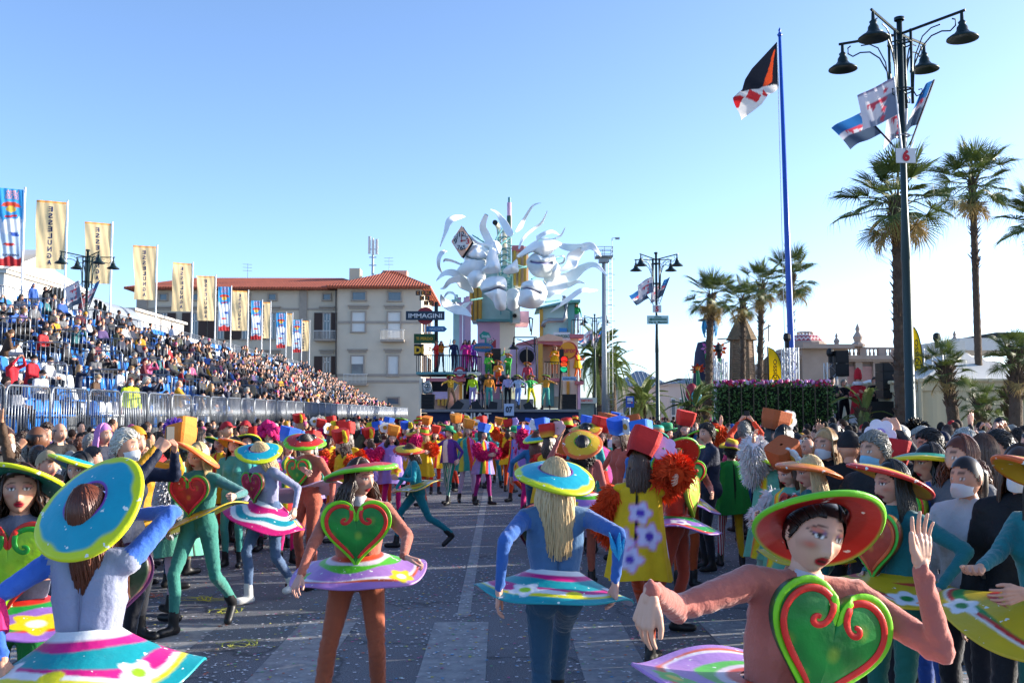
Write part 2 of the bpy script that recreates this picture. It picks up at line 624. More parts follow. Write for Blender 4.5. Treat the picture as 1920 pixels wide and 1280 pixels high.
def hand(kind, low=False):
 if (kind, low) not in HANDS:
  p = {'open': ((4, 5, 4), 9, 0), 'relax': ((14, 26, 20), 3, .3), 'droop': ((24, 14, 10), 4, .2), 'grip': ((62, 75, 50), 1, 1), 'point': ((30, 40, 30), 4, .5)}[kind]
  HANDS[(kind, low)] = hand_geo(*p, vox=.009 if low else .0036)
 return HANDS[(kind, low)]

HEADS = {}

def make_body(name, J, fem=True, fat=0., coat=False, vox=.016, headkey=None, hands=None, low=False, smooth=3):
 """one mesh: torso, limbs, head with face and ears, hands; slots 0 skin 1 top 2 trousers 3 shoes 4 sleeves 5 right leg"""
 caps = body_caps(J, fem, fat, coat)
 v, f = remesh(caps, vox, smooth)
 fc = np.array([v[list(q)].mean(0) for q in f])
 v = folds(v, NRM, caps, .0042 if not low else .006, len(name) + vox * 100)
 D = cap_dist(fc, caps)
 tags = np.array([c[4] for c in caps])
 mi = tags[D.argmin(0)].tolist()
 VV, FF, CC = [v], list(f), [np.zeros((len(v), 4))]
 o = len(v)
 hk = dict(headkey or {})
 key = tuple(sorted(hk.items())) + (low,)
 if key not in HEADS:
  HEADS[key] = head_geo(**dict(dict(nu=30, nv=24) if low else dict(nu=104, nv=84), **hk))
 hv, hf, hc = HEADS[key]
 hv = hv * J['h'] @ J['HB'].T + J['H']
 VV.append(hv), CC.append(hc)
 FF += [tuple(i + o for i in q) for q in hf]
 mi += [0] * len(hf)
 o += len(hv)
 for s, sx in (('l', 1), ('r', -1)):
  k = (hands or {}).get(s, 'relax')
  if k is None:
   continue
  gv, gf = hand(k, low)
  gv = gv * (J['h'] * V3(sx, 1, 1)) * (.88 if fem else 1.0)
  Yd, n = J['hd' + s], J['pn' + s]
  Zd = unit(-(n - Yd * n.dot(Yd)))
  Xd = np.cross(Yd, Zd)
  gv = gv @ np.stack([Xd, Yd, Zd]) + J['wri' + s] + Yd * .012
  VV.append(gv), CC.append(np.zeros((len(gv), 4)))
  FF += [tuple(i + o for i in (q if sx == 1 else q[::-1])) for q in gf]
  mi += [0] * len(gf)
  o += len(gv)
 me = bpy.data.meshes.new(name)
 me.from_pydata(np.concatenate(VV).tolist(), [], FF)
 for i in range(6):
  me.materials.append(None)
 me.polygons.foreach_set('material_index', mi)
 me.polygons.foreach_set('use_smooth', [True] * len(FF))
 at_ = me.color_attributes.new('paint', 'FLOAT_COLOR', 'POINT')
 at_.data.foreach_set('color', np.concatenate(CC).astype('f4').ravel())
 me.update()
 return me

SKIN = {k: mat('skin', c, rough=.5, var=.05, scale=18, attr='paint', spec=.35) for k, c in
  dict(fair='#d3a48c', light='#c9947a', tan='#b57f62', brown='#6e4733', rosy='#d09a86').items()}
HAIRC = dict(black='#120f0e', dark='#1f1511', brown='#3a2417', auburn='#5a2c18', chestnut='#4b2e1b', blonde='#a88355', fair='#c2a578', grey='#77756f', white='#b9b6ae', silver='#989791')
HAIR = {k: mat('hair', c, rough=.36, var=.4, scale=60, spec=.5, stretch=(1, 1, .06)) for k, c in HAIRC.items()}

# ---- hair
def scalp(mb, k=1.06, low=False, bald=False, face=.55, fringe=.03, noise=0., seed=0, back=-.07):
 nu, nv = (22, 14) if low else (40, 26)
 r_ = np.random.RandomState(seed)
 ph = np.linspace(0, 2 * PI, nu, endpoint=False)
 th = np.linspace(.02, PI * .72, nv)
 PH, TH = np.meshgrid(ph, th)
 x, y, z = np.sin(TH) * np.sin(PH), -np.sin(TH) * np.cos(PH), np.cos(TH)
 q = k + noise * r_.rand(nv, nu)
 g = np.stack([.0745 * x * q * 1.03, .094 * y * q, .1125 * z * q], -1)
 g[..., 1] = np.where(y > 0, g[..., 1] * (1 - .3 * sm(-g[..., 2], .02, .1)), g[..., 1])
 ok = g[..., 2] > np.interp(y, [-1, -.75, -.5, -.3, -.05, .15, .4], [.058, .05, .028, -.005, -.03, -.022, back])
 if bald:
  ok &= g[..., 2] < .045
 v = g.reshape(-1, 3)
 fs_ = []
 okf = ok.ravel()
 for i in range(nv - 1):
  for j in range(nu):
   q4 = (i * nu + j, (i + 1) * nu + j, (i + 1) * nu + (j + 1) % nu, i * nu + (j + 1) % nu)
   if all(okf[a] for a in q4):
    fs_.append(q4)
 if not bald:
  fs_.append(tuple(range(nu)))
 mb.add(v, fs_)

def strands(mb, n, L, seed=0, wave=.01, front=True, spread=.05, r=.0056, seg=11, sides=4, pony=False):
 r_ = np.random.RandomState(seed)
 for i in range(n):
  a = r_.uniform(80, 280) if (not front or r_.rand() < .8) else r_.choice([r_.uniform(70, 80), r_.uniform(280, 290)])
  a = rad(a)                                              # 0 = face side
  t0 = r_.uniform(.0, .5)
  l = L * r_.uniform(.8, 1.08)
  k = r_.uniform(1.06, 1.14)
  pts = []
  th_end = PI * (.52 if abs(a - PI) > 1.2 else .58)
  for th in np.linspace(t0, th_end, 5):
   pts.append((.0745 * k * math.sin(th) * math.sin(a), -.094 * k * math.sin(th) * math.cos(a) + .004, .1125 * k * math.cos(th)))
  e = np.array(pts[-1])
  out = unit(np.array((e[0], e[1], 0)))
  p1, p2 = r_.uniform(0, 6.3, 2)
  for s in np.linspace(.12, 1, seg - 5):
   tgt = out * spread * s * (1 - .55 * s) + np.array((e[0] * -.15 * s, .02 * s if e[1] < .03 else -.012 * s, 0))
   pts.append(tuple(e + tgt + np.array((wave * math.sin(p1 + 9 * s * l / .3), wave * math.sin(p2 + 8 * s * l / .3), -l * s))))
  rr = np.concatenate([np.full(5, r), np.linspace(r * 1.1, r * .45, seg - 5)]) * r_.uniform(.7, 1.25)
  mb.tube(pts, rr, sides, cap=False)

def tufts(mb, n, L, seed=0, lift=.3, k=1.05, back=-.075, jit=.35, r=.0085):
 r_ = np.random.RandomState(seed)
 made = 0
 while made < n:
  d = unit(r_.normal(size=3) + V3(0, .25, .35))
  p = V3(.0765, .094, .1125) * d * k
  if p[2] < np.interp(d[1], [-1, -.75, -.5, -.3, -.05, .15, .4], [.058, .05, .028, -.005, -.03, -.022, back]):
   continue
  dn = unit(V3(d[0] * .3, .9, -.7 if d[1] > -.1 else .2) + r_.normal(size=3) * jit)
  t = unit(dn - d * dn.dot(d) + d * lift)
  l = L * r_.uniform(.6, 1.2)
  mb.tube([p, p + t * l * .5 + d * .003, p + t * l - d * l * .1], [r, r * .95, r * .3], 4, cap=False)
  made += 1

def hair_mesh(style, seed=0, low=False):
 mb = MB()
 if style in ('long', 'mid', 'wavy', 'curly'):
  L = dict(long=.36, mid=.19, wavy=.34, curly=.2)[style]
  scalp(mb, 1.05, low, noise=.0)
  if low:
   for s, (x, y) in enumerate(((0, .05), (.05, .025), (-.05, .025), (.03, .06), (-.03, .06))):
    mb.tube([(x * .6, y * .6, .05), (x * 1.1, y + .02, -.03), (x * 1.25, y + .03, -.12), (x * 1.1, y + .035, -.12 - L * .5)], [.04, .05, .045, .015], 7)
  else:
   strands(mb, 420, L, seed, wave=dict(long=.005, mid=.006, wavy=.02, curly=.022)[style], spread=dict(long=.085, mid=.06, wavy=.16, curly=.12)[style])
 elif style == 'bun':
  scalp(mb, 1.035, low)
  r_ = np.random.RandomState(seed)
  e_ = unit(V3(0, 1, .22))
  for i in range(260):
   y_ = r_.uniform(-.84, .3)
   zt = np.interp(y_, [-1, -.75, -.5, -.3, -.05, .15, .4], [.058, .05, .028, -.005, -.03, -.022, -.06]) / .1125
   x_ = math.sqrt(max(0, 1 - y_ * y_ - zt * zt)) * r_.choice([-1, 1])
   d0 = unit(V3(x_, y_, zt + .04))
   k_ = r_.uniform(1.03, 1.06)
   mb.tube([unit(d0 * (1 - t) + e_ * t) * V3(.0765, .094, .1125) * (k_ + .02 * math.sin(PI * t)) for t in np.linspace(0, .97, 8)], [.002] + [.0046] * 6 + [.002], 4, cap=False)
  mb.ball((0, .1, .03), .045, n=10, k=8)
 elif style == 'pony':
  scalp(mb, 1.05, low)
  mb.tube([(0, .09, .04), (0, .135, .02), (0, .14, -.08), (0, .12, -.22)], [.025, .035, .03, .008], 8)
 elif style == 'short':
  scalp(mb, 1.045, low, back=-.075)
  tufts(mb, 900, .042, seed, lift=.2, r=.006)
 elif style == 'afro':
  scalp(mb, 1.15, low, back=-.09)
  tufts(mb, 520, .085, seed, lift=1.4, jit=.9)
 elif style == 'bald':
  scalp(mb, 1.03, low, bald=True)
 elif style == 'cap':
  scalp(mb, 1.10, low, back=-.01)
  mb.tube([(0, -.07, .055), (0, -.12, .05), (0, -.155, .043)], [.06, .055, .03], 10, flat=.12)
 elif style == 'beanie':
  scalp(mb, 1.13, low, back=-.045)
  mb.lathe([(.082, .03), (.09, .03), (.09, .06), (.083, .06)], 18, sy=1.22)
 elif style == 'hood':
  scalp(mb, 1.2, low, back=-.1)
  mb.tube([(0, .06, -.02), (0, .08, -.12)], [.09, .1], 9)
 return mb.mesh('hair', [HAIR['dark']], smooth=True)

# ---- flat printed colours on a disc-shaped costume piece, as vertex paint
def paint_bands(R, A, bands, flowers=(), spots=()):
 """R radius 0..1, A angle; bands: (limit, amp, freq, phase, colour) outward; flowers (A, R, size, petal, centre)"""
 c = np.zeros(R.shape + (3,))
 c[:] = lin(bands[-1][4])
 for lim, amp, fr, p, col in reversed(bands[:-1]):
  m = R < lim + amp * np.sin(fr * A + p) + amp * .4 * np.sin((fr + 1) * A + 2 * p)
  c[m] = lin(col)
 X, Y = R * np.cos(A), R * np.sin(A)
 for (a, r, s, pc, cc) in list(flowers) + [(a, r, s, pc, None) for (a, r, s, pc) in spots]:
  dx, dy = X - r * math.cos(a), Y - r * math.sin(a)
  d, q = np.hypot(dx, dy), np.arctan2(dy, dx)
  rr = s * (1 + (.2 * np.cos(5 * q) if cc else .05 * np.cos(3 * q)))
  c[d < rr] = lin(pc)
  if cc:
   c[d < s * .42] = lin(cc)
 return c

PAINT = mat('painted_foam', (1, 1, 1), rough=.42, var=.10, scale=9, attr='col', splat=.085, bump=.2, bscale=18)
PAINTG = mat('glossy_painted_foam', (1, 1, 1), rough=.42, var=.42, scale=8, attr='col', splat=.02, bump=.2, bscale=22)
FABRICP = mat('printed_felt', (1, 1, 1), rough=.85, var=.10, scale=14, attr='col', bump=.25, bscale=60)

def brim_mesh(top, under, rim, band, R=.215, hole=.092, cone=.035, res=150, warp=.014, seed=0, under2=None):
 """wide foam hat brim with a hole for the crown of the head: upper and lower faces, rolled rim, inner band"""
 r_ = np.random.RandomState(seed)
 prof, col = [], []
 for r in np.linspace(hole, R, 22):
  t = (r - hole) / (R - hole)
  prof.append((r, .012 - cone * t ** 1.4))
  col.append(band if t < .08 else top)
 for a in np.linspace(.3, PI - .3, 5):
  prof.append((R + .007 * math.sin(a), -cone + .002 + .007 * math.cos(a)))
  col.append(rim)
 for r in np.linspace(R, hole, 10):
  t = (r - hole) / (R - hole)
  prof.append((r, -.010 - cone * t ** 1.4))
  col.append(rim if t > .9 else (under if t > .5 or not under2 else under2))
 prof.append(prof[0])
 col.append(band)
 pr = np.array(prof)
 th = np.linspace(0, 2 * PI, res, endpoint=False)
 p = r_.uniform(0, 6)
 zz = pr[:, 1, None] + warp * (pr[:, 0, None] / R) ** 2 * np.sin(2 * th + p)[None]
 g = np.stack([pr[:, 0, None] * np.cos(th) * .96, pr[:, 0, None] * np.sin(th) * 1.06, zz], -1)
 cc = np.repeat(np.array([lin(x) for x in col])[:, None], res, 1)
 # worn, hand-brushed edge of the rim colour
 jit = .84 + .05 * np.sin(5 * th + p) + .03 * np.sin(11 * th)
 for i in range(22):
  t = (pr[i, 0] - hole) / (R - hole)
  w_ = sm(t, jit - .10, jit + .03)[:, None] if t < .84 else np.ones((res, 1))
  w_ = np.where(t > .12, w_, 0)
  cc[i] = lin(top) * (1 - w_) + np.array(lin(rim)) * w_ if t > .08 else cc[i]
 mb = MB()
 f = [(i * res + j, (i + 1) * res + j, (i + 1) * res + (j + 1) % res, i * res + (j + 1) % res) for i in range(len(pr) - 1) for j in range(res)]
 mb.add(g.reshape(-1, 3), [q[::-1] for q in f], 0, cc.reshape(-1, 3))
 return mb.mesh('hat', [PAINT], True, 'col')

def heart_xy(t):
 return np.array([16 * np.sin(t) ** 3 / 34, (13 * np.cos(t) - 5 * np.cos(2 * t) - 2 * np.cos(3 * t) - np.cos(4 * t)) / 32 + .06])

def add_heart(parent, M, W=.42, base='#138a2e', base2='#0c6b28', edge='#7bd11c', swirl='#d8281e'):
 """padded foam heart: plate (its own mesh), edge roll and two curled bands, children of parent at matrix M (x-z plane, front -y)"""
 n, k = 110, 22
 t = np.linspace(0, 2 * PI, n, endpoint=False)
 O = heart_xy(t).T * W
 g, cc = [], []
 for i in range(k + 1):
  s = i / k
  y = -.03 - .022 * (1 - s ** 3)
  g.append(np.stack([O[:, 0] * s, np.full(n, y), O[:, 1] * s], -1))
  q_ = O * s / W * 9
  w1 = np.clip(.5 + .5 * np.sin(q_[:, 0] * 1.3 + 2 * np.sin(q_[:, 1] * .8)) * np.sin(q_[:, 1] * 1.1 + 1.3), 0, 1)[:, None] ** 1.5
  w2 = np.clip(np.sin(q_[:, 0] * 1.9 + 1) * np.sin(q_[:, 1] * 1.7 + 2) - .45, 0, 1)[:, None] * .8
  b0 = np.array(lin(base)) * (1 - .6 * w1) + np.array(lin(base2)) * .45 * w1
  cc.append(b0 * (1 - w2) + (np.array(lin(base)) + np.array(lin('#c8b81e'))) * .6 * w2)
 g.append(np.stack([O[:, 0], np.full(n, .012), O[:, 1]], -1))
 g.append(np.stack([O[:, 0] * .02, np.full(n, .012), O[:, 1] * .02], -1))
 cc += [np.array([lin('#1d3a22')] * n)] * 2
 mb = MB()
 g = np.array(g)
 mb.sheet(g, 0, np.array(cc), closed=True)
 A = np.array(M.to_3x3())
 tr = np.array(M.to_translation())

 def fin(mb_, nm, m):
  for i, v in enumerate(mb_.v):
   mb_.v[i] = v @ A.T + tr
  return mb_.build(nm, [m], parent, smooth=True, attr='col')
 h = fin(mb, 'heart', PAINTG)
 for nm, col, sc, r, inner in (('edge', edge, 1.0, .013, True), ('swirl', swirl, .885, .0125, True)):
  mb = MB()
  for sx in (1, -1):
   tt = np.linspace(PI * (.985 if nm == 'edge' else .86), .62, 34)
   o = heart_xy(tt).T * W * sc
   pts = [(sx * p[0], -.033 if nm == 'edge' else -.041, p[1]) for p in o]
   # curl inwards from the top of the lobe
   c0 = np.array([.20, .262]) * W
   a0 = np.array(pts[-1])[[0, 2]] * np.array([sx, 1])
   r0 = np.linalg.norm(a0 - c0)
   an0 = math.atan2(*(a0 - c0)[::-1])
   r1 = .02 * W if nm == 'swirl' else .11 * W
   for s in np.linspace(.06, 1, 22):
    an = an0 + s * (4.3 if nm == 'swirl' else 2.7)
    rr = r0 * (1 - s) ** .9 + r1 * s
    c1 = c0 - np.array([.075, .075]) * W * s
    q = c1 + rr * np.array([math.cos(an), math.sin(an)])
    pts.append((sx * max(q[0], .012), -.046 if nm == 'edge' else -.05, q[1]))
   m_ = len(pts)
   mb.tube(pts, r * W / .46 * np.concatenate([np.linspace(.6, 1, 10), np.ones(m_ - 18), np.linspace(1, .6, 8)]), 8, up=(0, 1, 0), flat=.22, col=lin(col))
  o = fin(mb, nm, PAINTG)
  o.parent = h
 return h

def skirt_mesh(pat, R=.40, r0=.125, drop=.10, res=260, seed=0, wave=.02, tilt=(0, 0), under='#c9c2d8', sx=1., sy=.92, k=40):
 """stiff painted saucer skirt round the waist"""
 r_ = np.random.RandomState(seed)
 s = np.linspace(0, 1, k)
 th = np.linspace(0, 2 * PI, res, endpoint=False)
 SS, A = np.meshgrid(s, th, indexing='ij')
 r = r0 + (R - r0) * SS
 z = .02 - drop * SS ** .85 + wave * SS ** 2 * (np.sin(3 * A + r_.uniform(0, 6)) + .5 * np.sin(5 * A + r_.uniform(0, 6)))
 z += SS ** 1.3 * (tilt[0] * np.cos(A) + tilt[1] * np.sin(A))
 X, Y = r * np.cos(A) * sx, r * np.sin(A) * sy
 c = sum(paint_bands(.08 + .92 * (SS + a / k), A + b * 2 * PI / res, *pat) for a, b in ((0, 0), (.4, .4), (-.4, .4), (.4, -.4), (-.4, -.4), (0, .5), (.5, 0))) / 7
 mb = MB()
 mb.sheet(np.stack([X, Y, z], -1), 0, c, closed=True)
 c2 = np.zeros_like(c)
 c2[:] = lin(under)
 mb.sheet(np.stack([X, Y, z - .012], -1)[::-1], 0, c2, closed=True)
 e = np.stack([np.stack([X[-1] * 1.0, Y[-1], z[-1] - .012], -1), np.stack([X[-1] * 1.012, Y[-1] * 1.012, z[-1] - .006], -1), np.stack([X[-1], Y[-1], z[-1]], -1)])
 ce = np.zeros((3, res, 3))
 ce[:] = lin(pat[0][-1][4])
 mb.sheet(e, 0, ce, closed=True)
 return mb.mesh('skirt', [PAINT], True, 'col')

def tunic_mesh(stripes, flowers=(), z0=.70, z1=1.43, w0=.27, w1=.15, d0=.23, d1=.10, res=120, k=40, flare=1.3, seed=0, coll=None, arm=True):
 """stiff felt tabard hanging from the shoulders: stripes by angle (start, colour), flowers (angle, z, size, petal, centre)"""
 r_ = np.random.RandomState(seed)
 s = np.linspace(0, 1, k)
 th = np.linspace(-PI, PI, res, endpoint=False)
 SS, A = np.meshgrid(s, th, indexing='ij')
 t = SS ** flare
 sh = sm(SS, 0, .07)
 W = (w1 * .45 + (w1 * .55) * sh) * (1 - t) + w0 * t + (.03 * sm(SS, 0, .1) * (1 - SS))
 Dp = (d1 * .6 + d1 * .4 * sh) * (1 - t) + d0 * t
 p = r_.uniform(0, 6)
 fold = 1 + .05 * SS * np.sin(7 * A + p) + .03 * SS * np.sin(11 * A + 2 * p)
 sup = np.abs(np.cos(A)) ** 3 * .05
 X, Y = W * np.sin(A) * fold * (1 + sup), -Dp * np.cos(A) * fold
 Z = z1 + (z0 - z1) * SS - .03 * sh * np.abs(np.sin(A)) * (1 - SS) + .012 * SS * np.sin(3 * A + p)
 def dye(da, dz0):
  c = np.zeros(A.shape + (3,))
  B = A + da + .12 * np.sin(4 * SS + p)
  for a, col in stripes:
   c[B >= rad(a)] = lin(col)
  for (a, z, size, pc, cc) in flowers:
   dx = (A + da - rad(a) + PI) % (2 * PI) - PI
   dx = dx * (W + Dp) / 2 * 1.05
   dz = Z + dz0 - z
   d, q = np.hypot(dx, dz), np.arctan2(dz, dx)
   c[d < size * (1.04 + .2 * np.cos(5 * q)) + .008] = lin('#d07ac0')
   c[d < size * (1 + .2 * np.cos(5 * q))] = lin(pc)
   c[d < size * .42] = lin(cc)
  return c
 c = sum(dye(i * 2 * PI / res, j * (z1 - z0) / k) for i, j in ((0, 0), (.45, .45), (-.45, .45), (.45, -.45), (-.45, -.45))) / 5
 if coll:
  c[SS < .06] = lin(coll)
 mb = MB()
 g = np.stack([X, Y, Z], -1)
 mb.sheet(g[::-1], 0, c[::-1], closed=True)
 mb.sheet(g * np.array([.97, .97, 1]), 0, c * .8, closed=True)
 return mb.mesh('tunic', [FABRICP], True, 'col')

def fur_geo(mb, pts, rr, n=1800, L=.06, seed=0, droop=.5):
 """fluffy sleeve: a soft core with many thin tufts"""
 P = np.array([tuple(p) for p in pts])
 mb.tube(P, np.asarray(rr) * .82, 10)
 r_ = np.random.RandomState(seed)
 t = r_.uniform(0, len(P) - 1.001, n)
 i = t.astype(int)
 f = (t - i)[:, None]
 p = P[i] * (1 - f) + P[i + 1] * f
 T = P[i + 1] - P[i]
 T /= np.linalg.norm(T, axis=1)[:, None] + 1e-9
 q = r_.normal(size=(n, 3))
 q -= T * (q * T).sum(1)[:, None]
 q /= np.linalg.norm(q, axis=1)[:, None] + 1e-9
 R_ = (np.asarray(rr)[i] * (1 - f[:, 0]) + np.asarray(rr)[i + 1] * f[:, 0])[:, None]
 b = p + q * R_ * .78
 l = L * r_.uniform(.55, 1.25, n)[:, None]
 d = q + r_.normal(size=(n, 3)) * .45 + np.array((0, 0, -droop))
 d /= np.linalg.norm(d, axis=1)[:, None]
 sd = np.cross(d, q + .01)
 sd /= np.linalg.norm(sd, axis=1)[:, None] + 1e-9
 w_ = L * .13
 v = np.stack([b - sd * w_, b + sd * w_, b + d * l * .6 + sd * w_ * .5 + q * .004, b + d * l + np.array((0, 0, -droop * .02))], 1).reshape(-1, 3)
 mb.add(v, [(4 * a, 4 * a + 1, 4 * a + 2, 4 * a + 3) for a in range(n)])

def flower_geo(mb, c, r, M, petal, centre, n=6, d=.022, deep=.2):
 t = np.linspace(0, 2 * PI, 48, endpoint=False)
 rr = r * (1 - deep + deep * np.abs(np.cos(n * t / 2)) ** .7)
 A = Matrix.Translation(Vector(tuple(c))) @ M.to_4x4()
 mb.prism(np.stack([rr * np.cos(t), rr * np.sin(t)], -1), d, A, 0, lin(petal))
 o = A @ Matrix.Translation((0, -.006, 0))
 mb.prism(np.stack([r * .36 * np.cos(t), r * .36 * np.sin(t)], -1), d + .01, o, 0, lin(centre))

FOAM = mat('soft_foam', (1, 1, 1), rough=.75, var=.09, scale=12, attr='col', bump=.2, bscale=50)

def tophat_mesh(col, band=None, h=.2, w=.1, w2=.13, fl=None, seed=0):
 """boxy felt top hat flaring upwards, with an optional flower on its side"""
 mb = MB()
 n = 32
 t = np.linspace(0, 2 * PI, n, endpoint=False) + PI / 4
 sq = 1 / np.maximum(np.abs(np.cos(t - PI / 4 + PI / 4)), np.abs(np.sin(t)))
 sq = np.minimum(sq, 1.2 + .04 * np.cos(8 * t)) * .9

 def ring(r, z):
  return np.stack([r * sq * np.cos(t), r * sq * np.sin(t) * 1.05, np.full(n, z)], -1)
 rows = [(w * 1.02, 0), (w * 1.06, .02), (w * 1.1 + (w2 - w) * .5, h * .5), (w2, h), (w2 * .98, h + .006), (w2 * .1, h + .008)]
 cc = np.zeros((len(rows), n, 3))
 cc[:] = lin(col)
 if band:
  cc[:2] = lin(band)
 mb.sheet(np.array([ring(*q) for q in rows]), 0, cc, closed=True)
 if fl:
  flower_geo(mb, fl[0], fl[1], Matrix.Rotation(fl[4] if len(fl) > 4 else 0, 3, 'Z'), fl[2], fl[3])
  mb.tube([(0, 0, h * .8), Vector(fl[0]) * .8 + Vector((0, 0, .02)), Vector(fl[0]) + Vector((0, .02, 0))], .006, 6, col=lin('#5aa04a'))
 return mb.mesh('hat', [FOAM], False, 'col')

def fedora_mesh(col, band, R=.165, h=.115, roll=.03):
 mb = MB()
 n = 40
 th = np.linspace(0, 2 * PI, n, endpoint=False)
 prof = [(R, .0), (R * .995, .006), (R * .8, -.004), (.094, .004), (.096, .01), (.093, .045), (.088, h * .8), (.072, h), (.03, h - .018), (.002, h - .02)]
 pr = np.array(prof)
 z = pr[:, 1, None] + roll * (pr[:, 0, None] / R) ** 4 * np.cos(2 * th)[None] * -1
 g = np.stack([pr[:, 0, None] * np.cos(th) * .93, pr[:, 0, None] * np.sin(th) * 1.1, z], -1)
 cc = np.zeros((len(prof), n, 3))
 cc[:] = lin(col)
 cc[4:6] = lin(band)
 mb.sheet(g, 0, cc, closed=True)
 mb.sheet(g[:4][::-1] - np.array([0, 0, .008]), 0, cc[:4], closed=True)
 return mb.mesh('hat', [FOAM], True, 'col')

def headM(J, tilt=(0, 0, 0), off=(0, 0, .05)):
 """matrix on the head for a hat: tilt (x, y, z) degrees"""
 B = J['HB'] @ rotm(*tilt)
 m = Matrix(B.tolist()).to_4x4()
 m.translation = Vector(tuple(J['H'] + J['HB'] @ (V3(*off) * J['h'])))
 return m
# --- ground, road, markings
def struct(o):
 o['kind'] = 'structure'
 return o

def plane(name, x0, x1, y0, y1, z, m, nx=1, ny=1):
 X, Y = np.meshgrid(np.linspace(x0, x1, nx + 1), np.linspace(y0, y1, ny + 1))
 mb = MB()
 mb.sheet(np.stack([X, Y, np.full(X.shape, z)], -1))
 return struct(mb.build(name, m))

def asphalt_mat():
 m = mat('asphalt', '#6a6c72', rough=.82, var=.22, scale=.7, bump=.5, bscale=160)
 t = m.node_tree
 b = t.nodes['Principled BSDF']
 src = b.inputs['Base Color'].links[0].from_socket
 tc = t.nodes.new('ShaderNodeTexCoord')
 v = t.nodes.new('ShaderNodeTexNoise')
 v.inputs['Scale'].default_value, v.inputs['Detail'].default_value = 90, 3
 t.links.new(tc.outputs['Object'], v.inputs['Vector'])
 r = t.nodes.new('ShaderNodeMapRange')
 r.inputs[1].default_value, r.inputs[2].default_value, r.inputs[3].default_value, r.inputs[4].default_value = .35, .68, .55, 1.7
 t.links.new(v.outputs[0], r.inputs[0])
 mu = t.nodes.new('ShaderNodeVectorMath')
 mu.operation = 'MULTIPLY'
 t.links.new(src, mu.inputs[0])
 t.links.new(r.outputs[0], mu.inputs[1])
 # fine cracks and darker repair patches
 vo = t.nodes.new('ShaderNodeTexVoronoi')
 vo.feature = 'DISTANCE_TO_EDGE'
 vo.inputs['Scale'].default_value = .42
 wn = t.nodes.new('ShaderNodeTexNoise')
 wn.inputs['Scale'].default_value, wn.inputs['Detail'].default_value = 1.6, 6
 ad = t.nodes.new('ShaderNodeVectorMath')
 ad.operation = 'MULTIPLY_ADD'
 ad.inputs[1].default_value = (1.4, 1.4, 0)
 t.links.new(tc.outputs['Object'], wn.inputs['Vector'])
 t.links.new(wn.outputs[1], ad.inputs[0])
 t.links.new(tc.outputs['Object'], ad.inputs[2])
 t.links.new(ad.outputs[0], vo.inputs['Vector'])
 cr = t.nodes.new('ShaderNodeMapRange')
 cr.inputs[1].default_value, cr.inputs[2].default_value, cr.inputs[3].default_value, cr.inputs[4].default_value = .0, .012, .45, 1
 t.links.new(vo.outputs['Distance'], cr.inputs[0])
 m2 = t.nodes.new('ShaderNodeVectorMath')
 m2.operation = 'MULTIPLY'
 t.links.new(mu.outputs[0], m2.inputs[0])
 t.links.new(cr.outputs[0], m2.inputs[1])
 t.links.new(m2.outputs[0], b.inputs['Base Color'])
 return m

ASPH = asphalt_mat()
CONC = mat('concrete', '#8d8980', rough=.85, var=.12, scale=3, bump=.2)
plane('ground', -900, 900, -60, 2200, -.02, mat('paving', '#8a8479', rough=.9, var=.15, scale=.4))
plane('road', -8.2, 7.2, -30, 420, 0, ASPH)
for x0, x1 in ((-9.6, -8.35), (7.35, 60)):
 mb = MB()
 mb.box(((x0 + x1) / 2, 180, .05), (x1 - x0, 420, .14))
 struct(mb.build('pavement', mat('paving', '#8a8479', rough=.9, var=.15, scale=.4)))
for x in (-8.275, 7.275):
 mb = MB()
 mb.box((x, 180, .05), (.15, 420, .15))
 struct(mb.build('kerb', CONC))

def worn_paint():
 m = mat('road_paint', '#d8d8d4', rough=.7, var=.1, scale=5)
 t = m.node_tree
 b = t.nodes['Principled BSDF']
 tc = t.nodes.new('ShaderNodeTexCoord')
 n = t.nodes.new('ShaderNodeTexNoise')
 n.inputs['Scale'].default_value, n.inputs['Detail'].default_value, n.inputs['Roughness'].default_value = 7, 9, .72
 t.links.new(tc.outputs['Object'], n.inputs['Vector'])
 r = t.nodes.new('ShaderNodeMapRange')
 r.inputs[1].default_value, r.inputs[2].default_value, r.inputs[3].default_value, r.inputs[4].default_value = .36, .70, .06, .42
 t.links.new(n.outputs[0], r.inputs[0])
 src = b.inputs['Base Color'].links[0].from_socket
 mx = t.nodes.new('ShaderNodeMix')
 mx.data_type = 'RGBA'
 mx.inputs[6].default_value = (*lin('#6a6c72'), 1)
 t.links.new(r.outputs[0], mx.inputs[0])
 t.links.new(src, mx.inputs[7])
 t.links.new(mx.outputs[2], b.inputs['Base Color'])
 return m

RP = worn_paint()
for k in range(-6, 6):
 plane('zebra_stripe', -.63 + 1.27 * k, -.11 + 1.27 * k, 6.4, 9.75, .004, RP)
plane('centre_line', -.43, -.30, 10.0, 90, .004, RP)
plane('edge_line', -7.75, -7.63, 2, 90, .004, RP)
plane('edge_line', 6.7, 6.82, 2, 90, .004, RP)

# --- apartment house at the end of the stand
YB = 115.
PLAST = mat('grey_beige_render', '#cdbfab', rough=.9, var=.10, scale=.5, bump=.1)
PLAST2 = mat('cream_render', '#c9bda6', rough=.9, var=.06, scale=.5)
STONE = mat('stone_trim', '#a2968a', rough=.85, var=.1, scale=3)
SHUT = mat('brown_shutter', '#43302b', rough=.6, var=.1)
GLASS = mat('window_glass', '#51606c', rough=.08, var=.1, spec=.9)
WHITEP = mat('white_paint', '#d6d4cf', rough=.5, var=.04)
IRON = mat('dark_iron', '#26282b', rough=.5, var=.1, metal=.6)
GALV = mat('galvanised_steel', '#8b9199', rough=.38, var=.14, scale=12, metal=.75)

